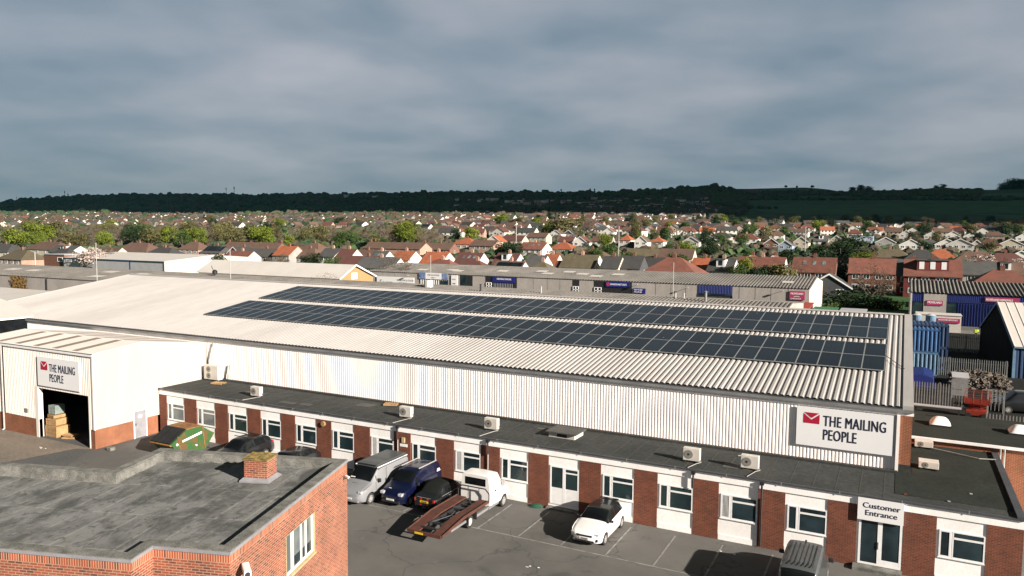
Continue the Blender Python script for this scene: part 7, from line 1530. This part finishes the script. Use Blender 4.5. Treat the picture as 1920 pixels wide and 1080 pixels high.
# woods and hedges (nobody could count these)
def blobs(name, pts, mats, label, cat, seed=1):
    bm = bmesh.new(); bmesh.ops.create_icosphere(bm, subdivisions=2, radius=1); bv = np.array([v.co[:] for v in bm.verts]); bf = [tuple(v.index for v in f.verts) for f in bm.faces]; bm.free()
    rnd = np.random.RandomState(seed); V = []; F = []; MI = []; n = len(bv); off = 0
    for (x, y, z, s, mi) in pts:
        k = 1+rnd.uniform(-.28, .28, (n, 1)); v = bv*k*np.array([s*rnd.uniform(.8,1.3), s*rnd.uniform(.8,1.3), s*rnd.uniform(.6,1.0)])+np.array([x, y, z]); V.append(v)
        F += [(a+off, b+off, c+off) for a, b, c in bf]; MI += [mi]*len(bf); off += n
    me = bpy.data.meshes.new(name); me.from_pydata(np.concatenate(V).tolist(), [], F); me.polygons.foreach_set('material_index', MI)
    o = link(name, me, mats); tag(o, label, cat, kind='stuff'); return o
WM = [leafm('wood_dark', (.034,.060,.026), (.018,.036,.017), 0), leafm('wood_brown', (.080,.066,.046), (.048,.042,.030), 0), leafm('wood_green', (.052,.085,.030), (.032,.056,.022), 0)]
pts = []
random.seed(9)
for k in range(26000):
    u = random.uniform(-.75, .75); px = 960+u*FPX; Dr = float(np.interp(u, RD_U, RD_D))
    lo = 2500 if px < 450 else 2050 if px < 700 else 1680 if px < 1000 else 1560 if px < 1360 else 1500
    D_ = lo+(Dr+60-lo)*random.random()**.9
    if any(abs(px-a) < (w_*.5+7)*FPX/b and b-170 < D_ < b+6 for a, b, w_ in HH): continue
    x, y = XY(px, D_); z = Txy(x, y); py = hor_py(px)-(z-CAMH)*FPX/D_
    nz = noise.noise(Vector((x/330, y/330, 3)))
    if px > 1390+60*nz:
        hedge = abs(py-375.5) < .8 or abs(py-391) < .5 or (361 < py < 373 and nz > -.15 and px < 1700) or (358 < py < 369 and 1700 < px < 1830 and nz > -.2) or (py < 352 and 1270 < px < 1550 and random.random() < .08)
        if not hedge: continue
    elif px > 1250 and py < 356 and random.random() < .7: continue
    elif nz < -.42 and random.random() < .8: continue
    s = random.uniform(4.5, 8.5)*(.65 if px > 1390 else 1)*max(1, D_/2300)*(1.5 if random.random() < .12 else 1); pts.append((x, y, z+s*.45, s, (0 if nz < .1 else 2) if random.random() < .62 else (1 if random.random() < .7 else 2)))
blobs('hill_woods', pts, WM, 'dark unbroken woods covering the hills behind the town', 'woods')
pts = []
for k in range(9000):
    px = random.uniform(-20, 1940); D_ = 235+1500*random.random()**1.3
    lim = 2450 if px < 500 else 1500 if px < 1300 else 1050
    if D_ > lim or (px < 800 and D_ < 380): continue
    x, y = XY(px, D_)
    if D_ < 500 and any((x-a)**2+(y-b)**2 < (c+.5)**2 for a, b, c in HFOOT): continue
    s = random.uniform(1.0, 2.6)*(1+D_/1300); 
    if px < 820 and D_ > 480: s *= 1.5
    pts.append((x, y, Txy(x, y)+s*.35, s, random.choice((0,1,1,1,2)) if D_ < 800 else random.choice((0,1,1,1)))) 
for k in range(900):
    px = random.uniform(450, 1400); D_ = random.uniform(1250, 1750); x, y = XY(px, D_); s = random.uniform(4,8); pts.append((x, y, Txy(x, y)+s*.4, s, random.choice((0,1,1))))
blobs('garden_hedges', pts, WM, 'hedges and shrubs crowding the gardens between the houses', 'hedges', 4)
# hilltop banks
M['fort_bank'] = pm('fort_wall', (.13,.075,.05), (.09,.06,.04), scale=.2)
x, y = XY(1403, 2330); z = CAMH-(361-hor_py(1403))*2330/FPX
t = thing('hill_fort_wall', 'long reddish brick wall of the fort on the dark hilltop', 'wall', (x, y, z), -YAW*-1, local=True); MB().box(-35,35,-2,2,-8,9).build('wall', M['fort_bank'], t)
x, y = XY(75, 4400); z = CAMH-(378-hor_py(75))*4400/FPX
t = thing('hill_fort_wall', 'faint long dark red wall on the skyline at the far left', 'wall', (x, y, z), YAW*-1, local=True); MB().box(-35,60,-2,2,-8,10).build('wall', M['fort_bank'], t)
# poles and masts
P_ = [(180,500,455,125,'thin pale lamp post before the grey-fronted shed'),(65,500,473,260,'lamp post in front of the near left bungalow'),(431,515,467,118,'tall thin pole in front of the pale hall'),(807,510,478,140,'thin pole in front of the blue posters'),(1263,560,492,125,'thin pole before the grey panels left of the blue shutter'),(967,450,415,300,'white pole among the trees at the centre'),(1159,470,424,290,'white pole left of the orange pyramid roof'),(1508,470,425,290,'white pole among the dark trees')]
for px, pb_, pt, D_, l in P_:
    x, y = XY(px, D_); zt = CAMH-(pt-hor_py(px))*D_/FPX; zb = 0 if D_ < 200 else T(D_, uof(px)); pole(x, y, zt-zb, l, lamp=(px in (65,)), z=zb, r=.05 if D_ < 200 else .14, m=M['pipe_white'])
for px, pt, w_, l in ((35,369,1,'faint lattice mast at the far left skyline'),(125,358,1.4,'left mast of the pair on the left skyline'),(131,363,1.6,'right mast of the pair on the left skyline'),(426,352,1.2,'left radio mast of the skyline pair left of centre'),(441,350,1.5,'right radio mast of the skyline pair left of centre')):
    D_ = float(np.interp(uof(px), RD_U, RD_D)); x, y = XY(px, D_); z = Txy(x, y); zt = CAMH-(pt-hor_py(px))*D_/FPX
    t = thing('radio_mast', l, 'mast', (x, y, z), local=True); hh = zt-z; MB().tube((0,0,0),(0,0,hh),w_,6,w_*.4).build('lattice', M['dark_gutter'], t); MB().tube((0,0,hh*.75),(0,0,hh*.95),w_*1.6,8).build('aerials', M['dark_gutter'], t)
# ------------------------------------------------------------------ unseen cloud bank put in to shade the downs
cu = bpy.data.meshes.new('shade_cloud'); bm = bmesh.new()
hv = Vector((sd.x, sd.y))/sd.z
edge = [(-250,3000),(0,2850),(500,2250),(700,1700),(960,1400),(1300,1200),(1420,990),(1700,880),(1940,790),(2300,700)]
near = []; far = []; CZ = 1700.0
for px, D_ in edge:
    x, y = XY(px, D_); near.append(Vector((x, y))+hv*CZ); x, y = XY(px, float(np.interp(uof(px), RD_U, RD_D))+350); far.append(Vector((x, y))+hv*CZ)
n_ = 40; m_ = 40; V = []; 
def ip(L_, t): t = t*(len(L_)-1); i = min(int(t), len(L_)-2); return L_[i].lerp(L_[i+1], t-i)
for lay in (0, 1):
    for i in range(n_+1):
        for j in range(m_+1):
            p = ip(near, i/n_).lerp(ip(far, i/n_), j/m_); e_ = 1-abs(2*j/m_-1)**6; f_ = noise.noise(Vector((p.x/400, p.y/400, lay*5)))
            if j == 0: p = p+Vector((noise.noise(Vector((i*.7, 0, 1)))*40, noise.noise(Vector((i*.7, 5, 1)))*60))
            V.append((p.x, p.y, CZ+(1 if lay else -.35)*(60*e_+40*abs(f_)*e_)))
q = (n_+1)*(m_+1); F = []
for i in range(n_):
    for j in range(m_):
        a = i*(m_+1)+j; F.append((a, a+m_+1, a+m_+2, a+1)); F.append((q+a, q+a+1, q+a+m_+2, q+a+m_+1))
for i in range(n_): a = i*(m_+1); F.append((a, q+a, q+a+m_+1, a+m_+1)); a += m_; F.append((a, a+m_+1, q+a+m_+1, q+a))
for j in range(m_): F.append((j, j+1, q+j+1, q+j)); a = n_*(m_+1)+j; F.append((a, q+a, q+a+1, a+1))
cu.from_pydata(V, [], F); cu.shade_smooth()
M['shade_cloud'] = pm('shade_cloud', (.8,.8,.82), (.7,.7,.72), scale=.003, rough=1, fine=0)
tag(link('shade_cloud', cu, M['shade_cloud']), kind='structure')
# ------------------------------------------------------------------ haze
if HAZE:
    hb = MB(); hb.box(-6500, 3000, -300, 7000, -75, 290); ho = hb.build('haze', [])
    ho.data.materials.clear(); m = bpy.data.materials.new('haze'); m.use_nodes = True; t_ = m.node_tree; t_.nodes.clear()
    o_ = t_.nodes.new('ShaderNodeOutputMaterial'); v_ = t_.nodes.new('ShaderNodeVolumePrincipled'); v_.inputs['Color'].default_value = (.18,.62,.80,1); v_.inputs['Density'].default_value = HAZE; v_.inputs['Anisotropy'].default_value = 0.2
    t_.links.new(v_.outputs[0], o_.inputs['Volume']); ho.data.materials.append(m); tag(ho, 'thin pale blue haze over the town and hills', 'haze', kind='stuff')
